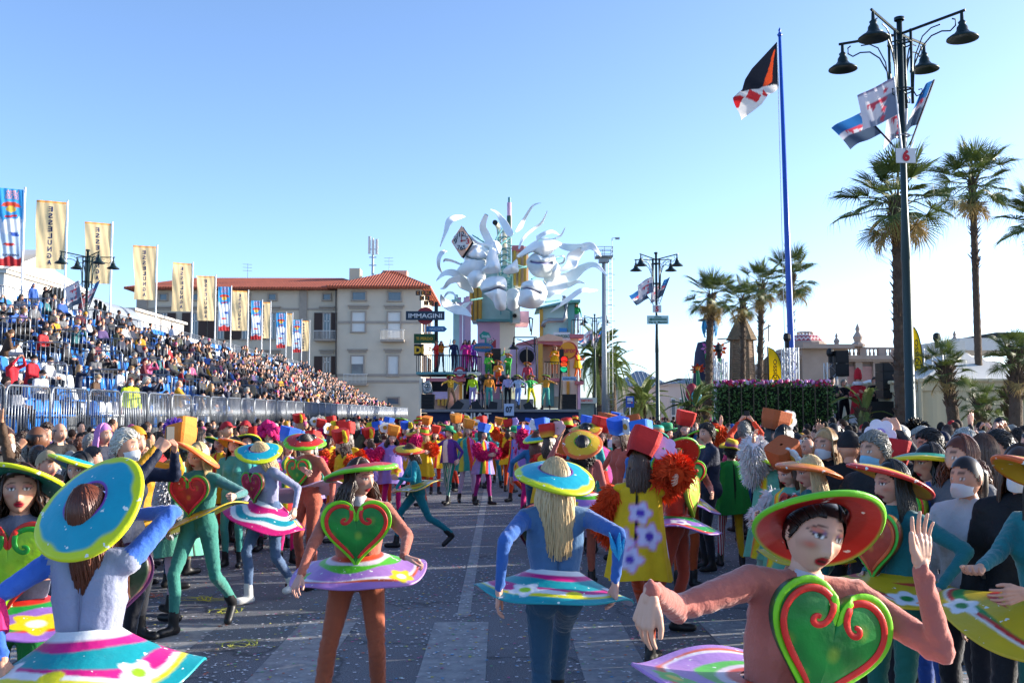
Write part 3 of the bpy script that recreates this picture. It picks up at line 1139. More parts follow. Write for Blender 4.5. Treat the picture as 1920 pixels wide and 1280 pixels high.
def tile_mat():
 m = mat('terracotta_tiles', '#a8553a', rough=.85, var=.28, scale=2.5)
 t = m.node_tree
 b = t.nodes['Principled BSDF']
 tc = t.nodes.new('ShaderNodeTexCoord')
 wv = t.nodes.new('ShaderNodeTexWave')
 wv.inputs['Scale'].default_value = 1.0
 wv.bands_direction = 'X'
 t.links.new(tc.outputs['Object'], wv.inputs['Vector'])
 bp = t.nodes.new('ShaderNodeBump')
 bp.inputs['Strength'].default_value, bp.inputs['Distance'].default_value = 1, .12
 t.links.new(wv.outputs[1], bp.inputs['Height'])
 t.links.new(bp.outputs[0], b.inputs['Normal'])
 return m

TILE = tile_mat()
bld = empty('apartment_house', at(520, 775, YB) * 1, 0, 'long beige apartment house with red tiled hip roof behind the grandstand', 'building')
BO = Vector((bld.location.x, YB, 0))
bld.location = BO

def bp_(u, v, dy=0.):
 p = at(u, v, YB)
 return Vector((p.x - BO.x, dy, p.z))

xl, xm, xr = bp_(246, 700).x, bp_(632, 700).x, bp_(790, 700).x
ze, zt = bp_(500, 538).z, bp_(500, 524).z
MBW = MB()
MBW.box(((xl + xm) / 2, 9, ze / 2), (xm - xl, 16, ze))
MBW.box(((xm + xr) / 2, 8.5, ze / 2 + .002), (xr - xm, 17.8, ze))
MBW.build('wall', [PLAST], bld)
mb = MB()
for v in (604, 703, 715):
 z = bp_(0, v).z
 mb.box(((xm + xr) / 2, -.45, z), (xr - xm + .12, .1, .28))
for v in (577,):
 z = bp_(0, v).z
 mb.box(((xl + xm) / 2, .95, z), (xm - xl - .1, .14, .22))
mb.box((bp_(565, 600).x, .93, ze / 2), (.9, .2, ze - .4))
mb.box((xl + .7, .93, ze / 2), (1.2, .2, ze - .4))
mb.build('string_course', [STONE], bld)
mb = MB()
o_ = 1.1
h1, h2 = at(500, 521, YB + 9).z, at(500, 507, YB + 8.5).z
for (a, b, y0, y1, ex, z) in ((xl, xm + 3, 1., 17., 5., h1), (xm, xr, -.4, 17.4, 6.6, h2)):
 a, b, y0, y1 = a - o_, b + o_, y0 - o_, y1 + o_
 ym = (y0 + y1) / 2
 e0, e1 = (a + ex, b - ex)
 v = [(a, y0, ze), (b, y0, ze), (b, y1, ze), (a, y1, ze), (e0, ym, z), (e1, ym, z)]
 v += [(x, y, q - .25) for x, y, q in v[:4]]
 mb.add(v, [(0, 1, 5, 4), (1, 2, 5), (2, 3, 4, 5), (3, 0, 4), (6, 7, 1, 0), (7, 8, 2, 1), (8, 9, 3, 2), (9, 6, 0, 3), (9, 8, 7, 6)])
rf = mb.build('roof', [TILE], bld)
mb = MB()
for (x0, x1, y0, hz, m_) in ((xm + .2, xm + 1.5, 8, at(640, 505, YB + 8).z, 0), (bp_(706, 0).x, bp_(754, 0).x, 9.5, at(700, 508, YB + 9).z, 1)):
 mb.box(((x0 + x1) / 2, y0, hz - 1.6), (x1 - x0, 2, 3.2), m_)
mb.build('chimney', [PLAST2, mat('pink_render', '#c8a48e', rough=.9)], rf)
gut = MB()
gut.tube([bp_(631.5, 545, -.55), bp_(631.5, 770, -.55)], .09, 6)
gut.build('downpipe', [mat('copper_pipe', '#3b3530', rough=.5)], bld)

def window(u0, v0, u1, v1, kind, dy):
 a, b = bp_(u0, v1, dy), bp_(u1, v0, dy)
 cx, cz, W, H = (a.x + b.x) / 2, (a.z + b.z) / 2, b.x - a.x, b.z - a.z
 f = MB()
 t = .16
 for s in (-1, 1):
  f.box((cx + s * (W / 2 + t / 2), dy - .06, cz), (t, .2, H + 2 * t))
 f.box((cx, dy - .06, cz + H / 2 + t / 2), (W - .01, .2, t))
 f.box((cx, dy - .08, cz - H / 2 - t / 2), (W + .4, .3, t))
 if kind != 'attic':
  f.box((cx, dy - .12, cz + H / 2 + .75), (W + 1.0, .4, .18))
  f.box((cx, dy - .07, cz + H / 2 + .5), (W + .7, .2, .25))
 fr = f.build('window', [STONE], bld)
 p = MB()
 p.box((cx, dy - .01, cz), (W, .05, H), 1 if kind == 'roller' else 0)
 if kind in ('shut', 'open'):
  for s in (-1, 0, 1):
   p.box((cx + s * (W / 2 - .05), dy - .05, cz), (.1, .06, H), 1)
  p.box((cx, dy - .05, cz + H * .2), (W, .06, .09), 1)
 if kind == 'half':
  p.box((cx, dy - .06, cz + H * .28), (W, .06, H * .42), 1)
 p.build('pane', [GLASS, WHITEP], fr)
 if kind in ('shut', 'open'):
  sW = .95
  s_ = MB()
  for s in (-1, 1):
   s_.box((cx + s * (W / 2 + .1 + sW / 2), dy - .14, cz), (sW, .08, H + .15))
   for k in range(14):
    s_.box((cx + s * (W / 2 + .1 + sW / 2), dy - .19, cz - H / 2 + (k + .5) * H / 14), (sW - .16, .05, H / 14 * .55))
  s_.build('shutter', [SHUT], fr)

def balcony(u0, u1, vt, vb, dy):
 a, b = bp_(u0, vb, dy), bp_(u1, vt, dy)
 m_ = MB()
 m_.box(((a.x + b.x) / 2, dy - .6, a.z), (b.x - a.x, 1.2, .25))
 o = m_.build('balcony', [STONE], bld)
 m_ = MB()
 H = b.z - a.z
 for x in np.linspace(a.x + .05, b.x - .05, 18):
  m_.tube([(x, dy - 1.15, a.z), (x, dy - 1.15, b.z)], .022, 4)
 m_.tube([(a.x, dy - 1.15, b.z), (b.x, dy - 1.15, b.z)], .04, 5)
 for x in (a.x + .02, b.x - .02):
  m_.tube([(x, dy, b.z), (x, dy - 1.15, b.z)], .035, 5)
 m_.build('railing', [WHITEP], o)

for u in (301, 360, 409, 457, 507, 610):
 window(u - 7, 586, u + 7, 634, 'open', 1.)
 window(u - 7, 668, u + 7, 700, 'open', 1.)
 window(u - 6.5, 550, u + 6.5, 560, 'attic', 1.)
balcony(588, 630, 620, 637, 1.)
window(661, 586, 685, 622, 'roller', -.4)
window(728, 586, 751, 634, 'roller', -.4)
window(660, 668, 682, 702, 'half', -.4)
window(728, 668, 747, 704, 'roller', -.4)
window(662, 549, 686, 563, 'attic', -.4)
window(729, 549, 752, 564, 'attic', -.4)
window(727, 746, 748, 757, 'attic', -.4)
balcony(716, 760, 620, 640, -.4)
balcony(647, 691, 702, 721, -.4)
# side wall windows towards the sea
for v in (600, 680):
 z = bp_(0, v).z
 m_ = MB()
 for y in (3, 8, 13):
  m_.box((xr + .03, y, z), (.12, 1.6, 2.3), 0)
  for s in (-1, 1):
   m_.box((xr + .08, y + s * 1.3, z), (.1, .9, 2.4), 1)
 m_.build('side_window', [GLASS, SHUT], bld)

tag(rf, 'x', 'x')
del rf['label'], rf['category'], LABELS['x']
mast = empty('antenna_mast', (at(682, 510, YB).x, YB + 8, h2 - .6), 0, 'phone mast with white antenna panels on the tiled roof', 'antenna')
mb = MB()
mb.tube([(0, 0, 0), (0, 0, 4.6)], [.16, .1], 8)
for z in (1.2, 2.2, 3.2):
 mb.box((0, 0, z), (.9, .1, .1))
mb.build('pole', [GALV], mast)
for (x, z, hh) in ((-.4, 3.7, 2.2), (.05, 3.4, 1.9), (.5, 3.5, 1.9)):
 mb = MB()
 mb.box((x, -.2, z), (.3, .2, hh))
 mb.build('panel', [WHITEP], mast)
mb = MB()
mb.tube([(0, 0, 0), (0, 0, 2.4)], .03, 5)
for z in (1.5, 1.9, 2.3):
 mb.tube([(-.6, 0, z), (.5, 0, z)], .02, 4)
ae = mb.build('tv_aerial', [GALV], None, (at(715, 505, YB).x, YB + 8, h2 - .8))
tag(ae, 'small tv aerial on the roof right of the phone mast', 'aerial')
a2 = dup(ae, (at(427, 520, YB).x, YB + 9, h1 - .6), .4, 'lone tv aerial on the ridge of the long left roof wing')

# --- far houses along the promenade
WALLP = mat('pale_pink_render', '#c9b3a8', rough=.9, var=.06, scale=.6)

def far_house(name, label, u0, u1, vtop, Y, m, depth=12, roof=None, nwin=3, rows=1):
 a, b = at(u0, 775, Y), at(u1, vtop, Y)
 o = empty(name, ((a.x + b.x) / 2, Y, 0), 0, label, 'building')
 W, H = b.x - a.x, b.z
 mb = MB()
 mb.box((0, depth / 2, H / 2), (W, depth, H))
 mb.box((0, depth / 2, H + .1), (W + .5, depth + .5, .2))
 mb.build('wall', [m], o)
 for r in range(rows):
  for i in range(nwin):
   x = -W / 2 + (i + .5) * W / nwin
   z = H * (r + .55) / (rows + .1)
   f = MB()
   f.box((x, -.04, z), (W / nwin * .5, .1, H / rows * .42))
   wn = f.build('window', [WHITEP], o)
   f = MB()
   f.box((x, -.08, z), (W / nwin * .42, .06, H / rows * .36))
   f.build('pane', [GLASS], wn)
 if roof:
  rz, m2, ex = roof
  mb = MB()
  v = [(-W / 2 - .4, -.4, H), (W / 2 + .4, -.4, H), (W / 2 + .4, depth + .4, H), (-W / 2 - .4, depth + .4, H), (-W / 2 + ex, depth / 2, H + rz), (W / 2 - ex, depth / 2, H + rz)]
  mb.add([(x, y, z + .21) for x, y, z in v], [(0, 1, 5, 4), (1, 2, 5), (2, 3, 4, 5), (3, 0, 4), (3, 2, 1, 0)])
  for i in range(12):
   x = -W / 2 + (i + .5) * W / 12
   k = max(0, abs(x) - (W / 2 - ex)) / max(ex, .1)
   mb.tube([(x, -.38, H + .25), (x * (1 - .0), (depth / 2) * (1 - k) - .4 * k, H + .25 + rz * (1 - k))], .06, 4)
  mb.build('roof', [m2], o)
 return o

ZINC = mat('zinc_roof', '#7f8790', rough=.5, var=.1)
far_house('pavilion', 'low pavilion with grey metal hip roof behind the date palm', 1163, 1256, 727, 150, WALLP, roof=(2.6, ZINC, 3.2), nwin=5)
far_house('beach_house', 'pink seafront house right of the metal roofed pavilion', 1255, 1345, 722, 128, WALLP, roof=(.9, ZINC, 4), nwin=6)
far_house('kiosk', 'small flat roofed grey house at the far end of the promenade', 1138, 1166, 712, 160, mat('grey_render', '#9fa0a2', rough=.9), nwin=2)
far_house('seafront_block', 'brick and grey seafront block behind the straw towers', 1488, 1515, 690, 75, mat('brown_render', '#8a6655', rough=.9), nwin=2, rows=2, depth=8)
far_house('white_house', 'white house with a gable tip above the left end of the stand', -60, 8, 512, 60, WHITEP, roof=(2.2, mat('white_roof', '#cfcac2', rough=.8), 2.), nwin=2, rows=3)
far_house('bathing_pavilion', 'long white bathing pavilion behind the grandstand', 60, 250, 582, 75, mat('pale_render', '#bdb9b4', rough=.9), nwin=9, rows=2)
# ribbed grey canopy roofs between the stand and the house
for i, (u0, u1, v, Y) in enumerate(((128, 186, 552, 68), (186, 250, 573, 72))):
 a, b = at(u0, v, Y), at(u1, v, Y)
 o = empty('canopy', ((a.x + b.x) / 2, Y - 4, b.z - 4.2), 0, ('taller' if i == 0 else 'lower') + ' grey vaulted canopy roof behind the top row of the stand', 'canopy')
 W = b.x - a.x
 mb = MB()
 t = np.linspace(0, PI, 15)
 g = np.stack([np.stack([np.cos(t) * W / 2, np.full(15, y), np.sin(t) ** .7 * 2.2 + 2], -1) for y in (0, 3, 6)])
 mb.sheet(g)
 mb.build('roof', [ZINC], o)
 mb = MB()
 for x in np.linspace(-W / 2, W / 2, 9):
  mb.tube([(x, -.05, 0), (x, -.05, 2 + 2.2 * max(0, 1 - (2 * x / W) ** 2) ** .35)], .05, 5)
 mb.build('frame', [GALV], o)

# --- domed cafe pavilion on the right
YK = 72.
K0 = at(1490, 775, YK)
caf = empty('domed_cafe', (at(1640, 775, YK).x, YK, 0), 0, 'old stone cafe pavilion with red and white zigzag dome', 'building')
kx = lambda u: at(u, 700, YK).x - caf.location.x
kz = lambda v: at(1640, v, YK).z
CST = mat('weathered_stone', '#a08f84', rough=.9, var=.14, scale=1.2, bump=.2)
PINKP = mat('pink_panel', '#b98e86', rough=.8, var=.08)
mb = MB()
zr = kz(668)
mb.box(((kx(1495) + kx(1690)) / 2, 6, zr / 2), (kx(1690) - kx(1495), 12, zr))
mb.box(((kx(1690) + kx(1800)) / 2, 7, zr / 2), (kx(1800) - kx(1690), 12, zr - .02))
mb.box(((kx(1497) + kx(1580)) / 2, 2.5, kz(655) / 2), (kx(1580) - kx(1497), 7, kz(655)))
mb.build('wall', [CST], caf)
mb = MB()
for (u0, u1, v, y, hh) in ((1488, 1692, 671, -.3, .3), (1690, 1806, 668, .7, .3), (1492, 1586, 652, -1.4, .3), (1488, 1692, 676, -.15, .2)):
 mb.box(((kx(u0) + kx(u1)) / 2, y + 3, kz(v)), (kx(u1) - kx(u0), 7, hh))
for u in (1495, 1520, 1545, 1575, 1607, 1640, 1682, 1695, 1745, 1797):
 mb.box((kx(u), -.2 if u < 1690 else .8, zr / 2), (.5, .5, zr))
mb.build('cornice', [CST], caf)
for (u0, u1) in ((1499, 1517), (1523, 1541), (1549, 1572), (1580, 1602), (1612, 1636), (1645, 1678), (1700, 1740), (1750, 1792)):
 mb = MB()
 mb.box(((kx(u0) + kx(u1)) / 2, -.06 if u0 < 1690 else .94, kz(716)), (kx(u1) - kx(u0), .2, kz(686) - kz(745)))
 mb.build('door', [PINKP], caf)
for (u0, u1, y) in ((1585, 1690, .2), (1692, 1800, 1.2)):
 mb = MB()
 n = int((kx(u1) - kx(u0)) / .28)
 for i in range(n):
  mb.lathe([(.06, kz(666)), (.1, kz(663)), (.05, kz(657)), (.08, kz(654))], 6, ((kx(u0) + (i + .5) * (kx(u1) - kx(u0)) / n), y, 0))
 mb.box(((kx(u0) + kx(u1)) / 2, y, kz(652.5)), (kx(u1) - kx(u0), .3, .14))
 for u in np.linspace(u0, u1, 4):
  mb.box((kx(u), y, kz(659)), (.5, .4, kz(651) - kz(668)))
 mb.build('balustrade', [CST], caf)
for u, s in ((1610, 1.), (1570, .6), (1792, .7)):
 mb = MB()
 z0 = kz(650)
 mb.lathe([(.5 * s, 0), (.55 * s, .15), (.25 * s, .35 * s), (.38 * s, .7 * s), (.12 * s, 1.1 * s), (.18 * s, 1.3 * s), (.02, 1.7 * s)], 10, (kx(u), 0, z0))
 mb.build('finial', [CST], caf)
# dome: zigzag tiles as colours of the glaze
mb = MB()
n, k = 160, 30
A, T = np.meshgrid(np.linspace(0, 2 * PI, n, endpoint=False), np.linspace(0, PI / 2, k))
rr = np.cos(T) ** .55
R8 = 1 / np.cos((A % (PI / 4)) - PI / 8) * .96
RX, RZ = (kx(1572) - kx(1500)) / 2, kz(621) - kz(645)
g = np.stack([kx(1535) + RX * rr * R8 * np.cos(A), 3 + RX * rr * R8 * np.sin(A), kz(645) + RZ * np.sin(T)], -1)
zig = (np.abs((A / (2 * PI) * 24) % 1 - .5) * 1.1 + T / (PI / 2) * 3.4) % 1
cc = np.where((zig < .5)[..., None], np.array(lin('#a52a38')), np.array(lin('#d9c4bb')))
mb.sheet(g, 0, cc, closed=True)
mb.build('dome', [mat('glazed_tiles', (1, 1, 1), rough=.35, attr='col', var=.1)], caf, attr='col')
mb = MB()
mb.lathe([(RX * 1.04, 0), (RX * 1.1, .15), (RX * 1.1, .4), (RX * 1.0, .5)], 16, (kx(1535), 3, kz(648)))
for i in range(14):
 a = i / 14 * 2 * PI
 mb.tube([(kx(1535) + RX * .4 * math.cos(a), 3 + RX * .4 * math.sin(a), kz(622)), (kx(1535) + RX * .42 * math.cos(a), 3 + RX * .42 * math.sin(a), kz(616))], .05, 4)
mb.tube([(kx(1535) + RX * .42 * math.cos(a), 3 + RX * .42 * math.sin(a), kz(617)) for a in np.linspace(0, 2 * PI, 20)], .04, 4)
mb.build('crown_ring', [CST], caf)

# --- marquee on the right
YT = 27.
tent = empty('marquee', (at(1895, 775, YT).x, YT + 3.2, 0), 0, 'cream canvas marquee with peaked roof behind the small palms', 'tent')
CANV = mat('cream_canvas', '#c2b493', rough=.8, var=.06, scale=1.5, bump=.2)
CANW = mat('white_canvas', '#cfcdc6', rough=.75, var=.06, scale=1.5, bump=.15)
tx = lambda u: at(u, 700, YT).x - tent.location.x
tz = lambda v: at(1895, v, YT).z
x0, x1, y0, y1 = tx(1722), tx(1895) + (tx(1895) - tx(1722)), -3.2, 3.4
ev, vb, ap = tz(713), tz(731), tz(640)
n = 21
gx, gy = np.meshgrid(np.linspace(-1, 1, n), np.linspace(-1, 1, n))
m_ = np.maximum(np.abs(gx), np.abs(gy))
g = np.stack([gx * (x1 - x0) / 2, gy * (y1 - y0) / 2 + .1, ev + (ap - ev) * np.clip(1 - m_, 0, 1) ** 1.45 + .02], -1)
mb = MB()
mb.sheet(g)
mb.box((0, .1, ap + .05), (.5, .5, .35))
mb.build('roof', [CANW], tent, smooth=False)
for (a, b) in (((x0, y0), (x1, y0)), ((x0, y1), (x0, y0)), ((x1, y0), (x1, y1))):
 L = math.hypot(b[0] - a[0], b[1] - a[1])
 npan = max(3, int(L / .8))
 for i in range(npan):
  s0, s1 = i / npan, (i + .985) / npan
  k = 8
  P = np.array([[(a[0] + (b[0] - a[0]) * s, a[1] + (b[1] - a[1]) * s, z) for s in np.linspace(s0, s1, k)] for z in (.1, vb)])
  nn = np.array((-(b[1] - a[1]), b[0] - a[0])) / L
  P[..., :2] += nn * (.02 * np.sin(np.linspace(0, 3 * PI, k)))[None, :, None]
  mb = MB()
  mb.sheet(P)
  mb.build('wall_panel', [CANV], tent)
 mb = MB()
 P = np.array([[(a[0] + (b[0] - a[0]) * s, a[1] + (b[1] - a[1]) * s, z) for s in np.linspace(0, 1, 30)] for z in (vb - .02, ev)])
 nn = np.array((b[1] - a[1], -(b[0] - a[0]))) / L
 P[..., :2] += nn * .05
 mb.sheet(P)
 mb.tube([(a[0] + nn[0] * .08, a[1] + nn[1] * .08, ev), (b[0] + nn[0] * .08, b[1] + nn[1] * .08, ev)], .05, 6)
 for s in np.linspace(0, 1, 9):
  q = (a[0] + (b[0] - a[0]) * s + nn[0] * .12, a[1] + (b[1] - a[1]) * s + nn[1] * .12, ev)
  mb.box(q, (.1, .1, .1))
 mb.tube([(a[0] + nn[0] * .08, a[1] + nn[1] * .08, 0), (a[0] + nn[0] * .08, a[1] + nn[1] * .08, ev)], .06, 6)
 mb.build('valance', [CANV], tent)
# white flat canopy behind the marquee peak
cn = empty('flat_canopy', (at(1880, 775, 40).x, 42, 0), 0, 'white flat roof edge behind the marquee peak', 'canopy')
mb = MB()
zc = at(1880, 645, 40).z
mb.box((1.5, 0, zc), (6.3, 4, .5))
mb.box((2.6, 0, zc + .42), (5, 3, .2), 1)
for x in (-1, 4):
 mb.box((x, 0, zc / 2 - .15), (.3, .3, zc - .3))
mb.build('roof', [WHITEP, IRON], cn)

# --- palms
BARK = mat('palm_bark', '#54463a', rough=.95, var=.3, scale=9, bump=1)
LEAF = mat('palm_leaf', '#55642e', rough=.5, var=.35, scale=2, trans=.25)
LEAFD = mat('dry_palm_leaf', '#9a8350', rough=.8, var=.25, scale=3, trans=.2)
LEAF2 = mat('date_palm_leaf', '#6a7a40', rough=.5, var=.3, scale=2, trans=.2)

def fan_frond(seed, droop=.5, L=1.0, pet=.95, n=30, span=215):
 """one fan leaf: stalk plus pleated blades that part and hang at the tips; base at origin, growing along +x"""
 r_ = np.random.RandomState(seed)
 mb = MB()
 mb.tube([(0, 0, 0), (pet * .5, 0, .07), (pet, 0, 0)], [.026, .018, .013], 4)
 for i in range(n):
  q = -1 + 2 * (i + .5) / n
  a = rad(span / 2 * q + r_.uniform(-2, 2))
  l = L * (.70 + .30 * math.cos(a / 2) ** 2) * r_.uniform(.82, 1.08)
  # the blade is folded along its middle like a half-open hand
  d = np.array((math.cos(a), math.sin(a) * .92, .25 * abs(math.sin(a)) ** 1.5))
  d /= np.linalg.norm(d)
  sd = np.array((-math.sin(a), math.cos(a), 0))
  w_ = math.pi * L * .5 * span / 360 / n * 1.15
  p0 = np.array((pet, 0, 0))
  p1 = p0 + d * l * .5 + np.array((0, 0, -droop * .05 * l))
  p2 = p0 + d * l * .78 + np.array((0, 0, -droop * l * r_.uniform(.12, .25)))
  p3 = p2 + d * l * .12 * (1.3 - droop) + np.array((r_.uniform(-.05, .05), r_.uniform(-.05, .05), -droop * l * r_.uniform(.25, .6)))
  up = np.array((0, 0, .02))
  v = [p0 - sd * .008, p0 + sd * .008, p1 - sd * w_ * .5, p1 + up, p1 + sd * w_ * .5, p2 - sd * w_ * .22, p2 + sd * w_ * .22, p3]
  mb.add(v, [(0, 3, 2), (0, 1, 3), (1, 4, 3), (2, 3, 6, 5), (3, 4, 6), (5, 6, 7)])
 return mb

def feather_frond(seed, L=2.6, n=46, droop=.5):
 r_ = np.random.RandomState(seed)
 mb = MB()
 t = np.linspace(0, 1, 9)
 P = np.stack([L * t * (1 - .12 * t), np.zeros(9), L * (.35 * t - (.35 + droop * .55) * t ** 2.2)], -1)
 mb.tube(P, np.linspace(.03, .006, 9), 4)
 for i in range(n):
  s = .12 + .87 * i / n
  p = np.array([np.interp(s, t, P[:, k]) for k in range(3)])
  tg = unit(np.array([np.interp(min(1, s + .05), t, P[:, k]) for k in range(3)]) - p)
  for sg in (-1, 1):
   l = .5 * L / 2.6 * math.sin(PI * (s * .85 + .1)) ** .6 * r_.uniform(.85, 1.1)
   d = unit(tg * .75 + np.array((0, sg, 0)) * .8 + np.array((0, 0, .28 - .25 * s)))
   q = p + d * l + np.array((0, 0, -.10 * l))
   w_ = np.cross(d, (0, 0, 1)) * .022
   mb.add([p - w_, p + w_, p + d * l * .6 + w_, q, p + d * l * .6 - w_], [(0, 1, 2, 3, 4)])
 return mb

FANS = [fan_frond(s, d).mesh('frond', [LEAF]) for s, d in ((1, .25), (2, .5), (3, .8), (4, .6))]
FANSD = [fan_frond(s, d, .85, .6, 26).mesh('frond', [LEAFD]) for s, d in ((5, .9), (6, 1.1))]
FEATH = [feather_frond(s, d).mesh('frond', [LEAF2]) for s, d in zip((7, 8, 9), (.4, .7, 1.0))]
FEATH = [feather_frond(7 + i, 2.6, 46, d).mesh('frond', [LEAF2]) for i, d in enumerate((.4, .8, 1.2))]

def palm(label, base, H, R, kind='fan', nfr=32, lean=(0, 0), trunk=.19, seed=0, dead=6, group=None, rough=1., wind=(.0, 0)):
 r_ = random.Random(seed)
 o = empty('palm_tree', base, 0, label, 'palm tree', group)
 mb = MB()
 n, k = 14, int(H / .13) + 2
 z = np.linspace(0, H, k)
 th = np.linspace(0, 2 * PI, n, endpoint=False)
 q = nrs.rand(k, n)
 saw = (np.arange(k) % 2)[:, None] * .14 * rough + q * .12 * rough
 s = z / H
 r = trunk * (1.12 - .25 * s + .35 * np.exp(-z / .5)) * (1 + .3 * sm(s, .82, .97) * min(1, rough))
 cx, cy = lean[0] * s ** 1.5, lean[1] * s ** 1.5
 g = np.stack([cx[:, None] + r[:, None] * (1 + saw) * np.cos(th), cy[:, None] + r[:, None] * (1 + saw) * np.sin(th), np.repeat(z[:, None], n, 1) + .05 * q], -1)
 mb.sheet(g, closed=True)
 # old leaf bases standing off the upper trunk
 m = int(190 * rough)
 for i in range(m):
  sz = H * (1 - (r_.random() ** 1.5) * (.75 if rough > .8 else .3))
  a = r_.uniform(0, 2 * PI)
  ss = sz / H
  rr = np.interp(ss, s, r)
  d = np.array((math.cos(a), math.sin(a), 0))
  sd = np.array((-math.sin(a), math.cos(a), 0)) * .035
  p = np.array((lean[0] * ss ** 1.5, lean[1] * ss ** 1.5, sz)) + d * rr * .95
  l = r_.uniform(.06, .14) * (1 + .8 * max(0, ss - .7))
  e = p + d * l + np.array((0, 0, l * 1.1))
  mb.add([p - sd, p + sd, e + sd * .6, e - sd * .6, p - np.array((0, 0, .06))], [(0, 1, 2, 3), (4, 1, 0), (4, 2, 1), (4, 0, 3), (4, 3, 2)])
 mb.build('trunk', [BARK], o)
 top = Vector((lean[0], lean[1], H))
 for i in range(nfr + dead):
  dd = i >= nfr
  a = i * 2.399 + r_.uniform(-.3, .3)
  el = rad(-50 + r_.uniform(-25, 14)) if dd else rad(84 - 132 * ((i + .5) / nfr) ** 1.05 + r_.uniform(-10, 10))
  me = (r_.choice(FANSD) if dd else FANS[min(3, int(4 * (i / nfr)))]) if kind == 'fan' else FEATH[min(2, int(3 * i / nfr))]
  f = bpy.data.objects.new('frond', me)
  COL.objects.link(f)
  f.parent = o
  f.location = top + Vector((math.cos(a), math.sin(a), 0)) * trunk * .5 + Vector((0, 0, r_.uniform(-.25, .1) - (.3 if dd else 0)))
  f.rotation_euler = (r_.uniform(-.35, .35), -el + wind[1], a + wind[0] * math.sin(a))
  sc = R / (1.75 if kind == 'fan' else 2.5) * r_.uniform(.82, 1.1)
  f.scale = (sc, sc, sc)
 return o

def palm_at(label, ut, vt, ub, Y, R, **k):
 t = at(ut, vt, Y)
 b = at(ub, 775, Y)
 gz = .12 if b.x > 7.3 else 0
 return palm(label, (b.x, Y, gz), t.z - gz, R, lean=(t.x - b.x, 0), **k)

gp = 'tall fan palms along the promenade'
palm_at('tall fan palm directly behind the lamp post numbered 6', 1682, 372, 1690, 22.5, 1.42, trunk=.125, seed=1, nfr=30, dead=10, group=gp)
palm_at('slender tall fan palm right of the lamp post numbered 6', 1823, 338, 1838, 29, 1.42, trunk=.095, seed=2, nfr=32, dead=5, rough=.6, group=gp)
palm_at('fan palm cut by the right edge of the picture', 1962, 408, 1955, 26, 1.4, trunk=.11, seed=3, nfr=28, dead=4, group=gp)
palm_at('fan palm in front of the carnival float with giant flowers', 1334, 552, 1326, 47, 1.5, trunk=.15, seed=4, nfr=28, dead=8, group=gp)
palm_at('fan palm in front of the larger straw tower', 1393, 560, 1393, 42, 1.1, trunk=.1, seed=5, nfr=25, dead=7, group=gp)
palm_at('fan palm between the two straw towers', 1428, 532, 1424, 39, 1.15, trunk=.1, seed=6, nfr=25, dead=7, group=gp)
palm_at('fan palm behind the blue flagpole', 1484, 515, 1480, 36, 1.2, trunk=.085, seed=7, nfr=25, dead=7, group=gp)
gs = 'squat fan palms by the marquee'
palm_at('leaning squat fan palm in front of the marquee corner', 1772, 686, 1798, 21.5, .62, trunk=.12, seed=8, nfr=28, dead=3, rough=.5, group=gs)
palm_at('very low fan palm in front of the marquee wall', 1840, 757, 1838, 21, .52, trunk=.12, seed=9, nfr=24, dead=2, rough=.4, group=gs)
palm_at('thick fan palm at the right edge before the marquee', 1906, 660, 1900, 20, .66, trunk=.12, seed=10, nfr=26, dead=4, rough=.6, group=gs)
palm_at('small fan palm crown peeping out behind the thick palm', 1892, 742, 1894, 22.5, .5, trunk=.12, seed=12, nfr=26, dead=2, rough=.4, group=gs)
palm_at('broad date palm beside the blue bus stop sign', 1205, 757, 1200, 62, 2.1, kind='feather', nfr=30, trunk=.3, seed=13, dead=0, rough=.6, group='date palms')
palm_at('date palm behind the tall grey floodlight mast', 1120, 668, 1122, 80, 3.0, kind='feather', nfr=40, trunk=.4, seed=14, dead=0, rough=.6, group='date palms')
palm_at('second date palm crown right of the floodlight mast', 1146, 700, 1150, 95, 3.0, kind='feather', nfr=32, trunk=.35, seed=15, dead=0, rough=.6, group='date palms')
palm_at('young date palm with arching fronds beside the hedge', 1300, 765, 1302, 34, 1.1, kind='feather', nfr=18, trunk=.2, seed=16, dead=0, rough=.5, group='date palms')
palm_at('dry leaning palm stump with a small crown at the hedge end', 1330, 742, 1312, 36, .62, trunk=.16, seed=17, nfr=24, dead=6, rough=.7, group=gs)
palm_at('young palm with long fronds in front of the red robed figure', 1618, 772, 1618, 27, 1.0, kind='feather', nfr=12, trunk=.14, seed=18, dead=0, rough=.4, group='date palms')

# --- hedge and podium
BOXW = mat('hedge_leaf', '#4a6a30', rough=.6, var=.35, scale=4)

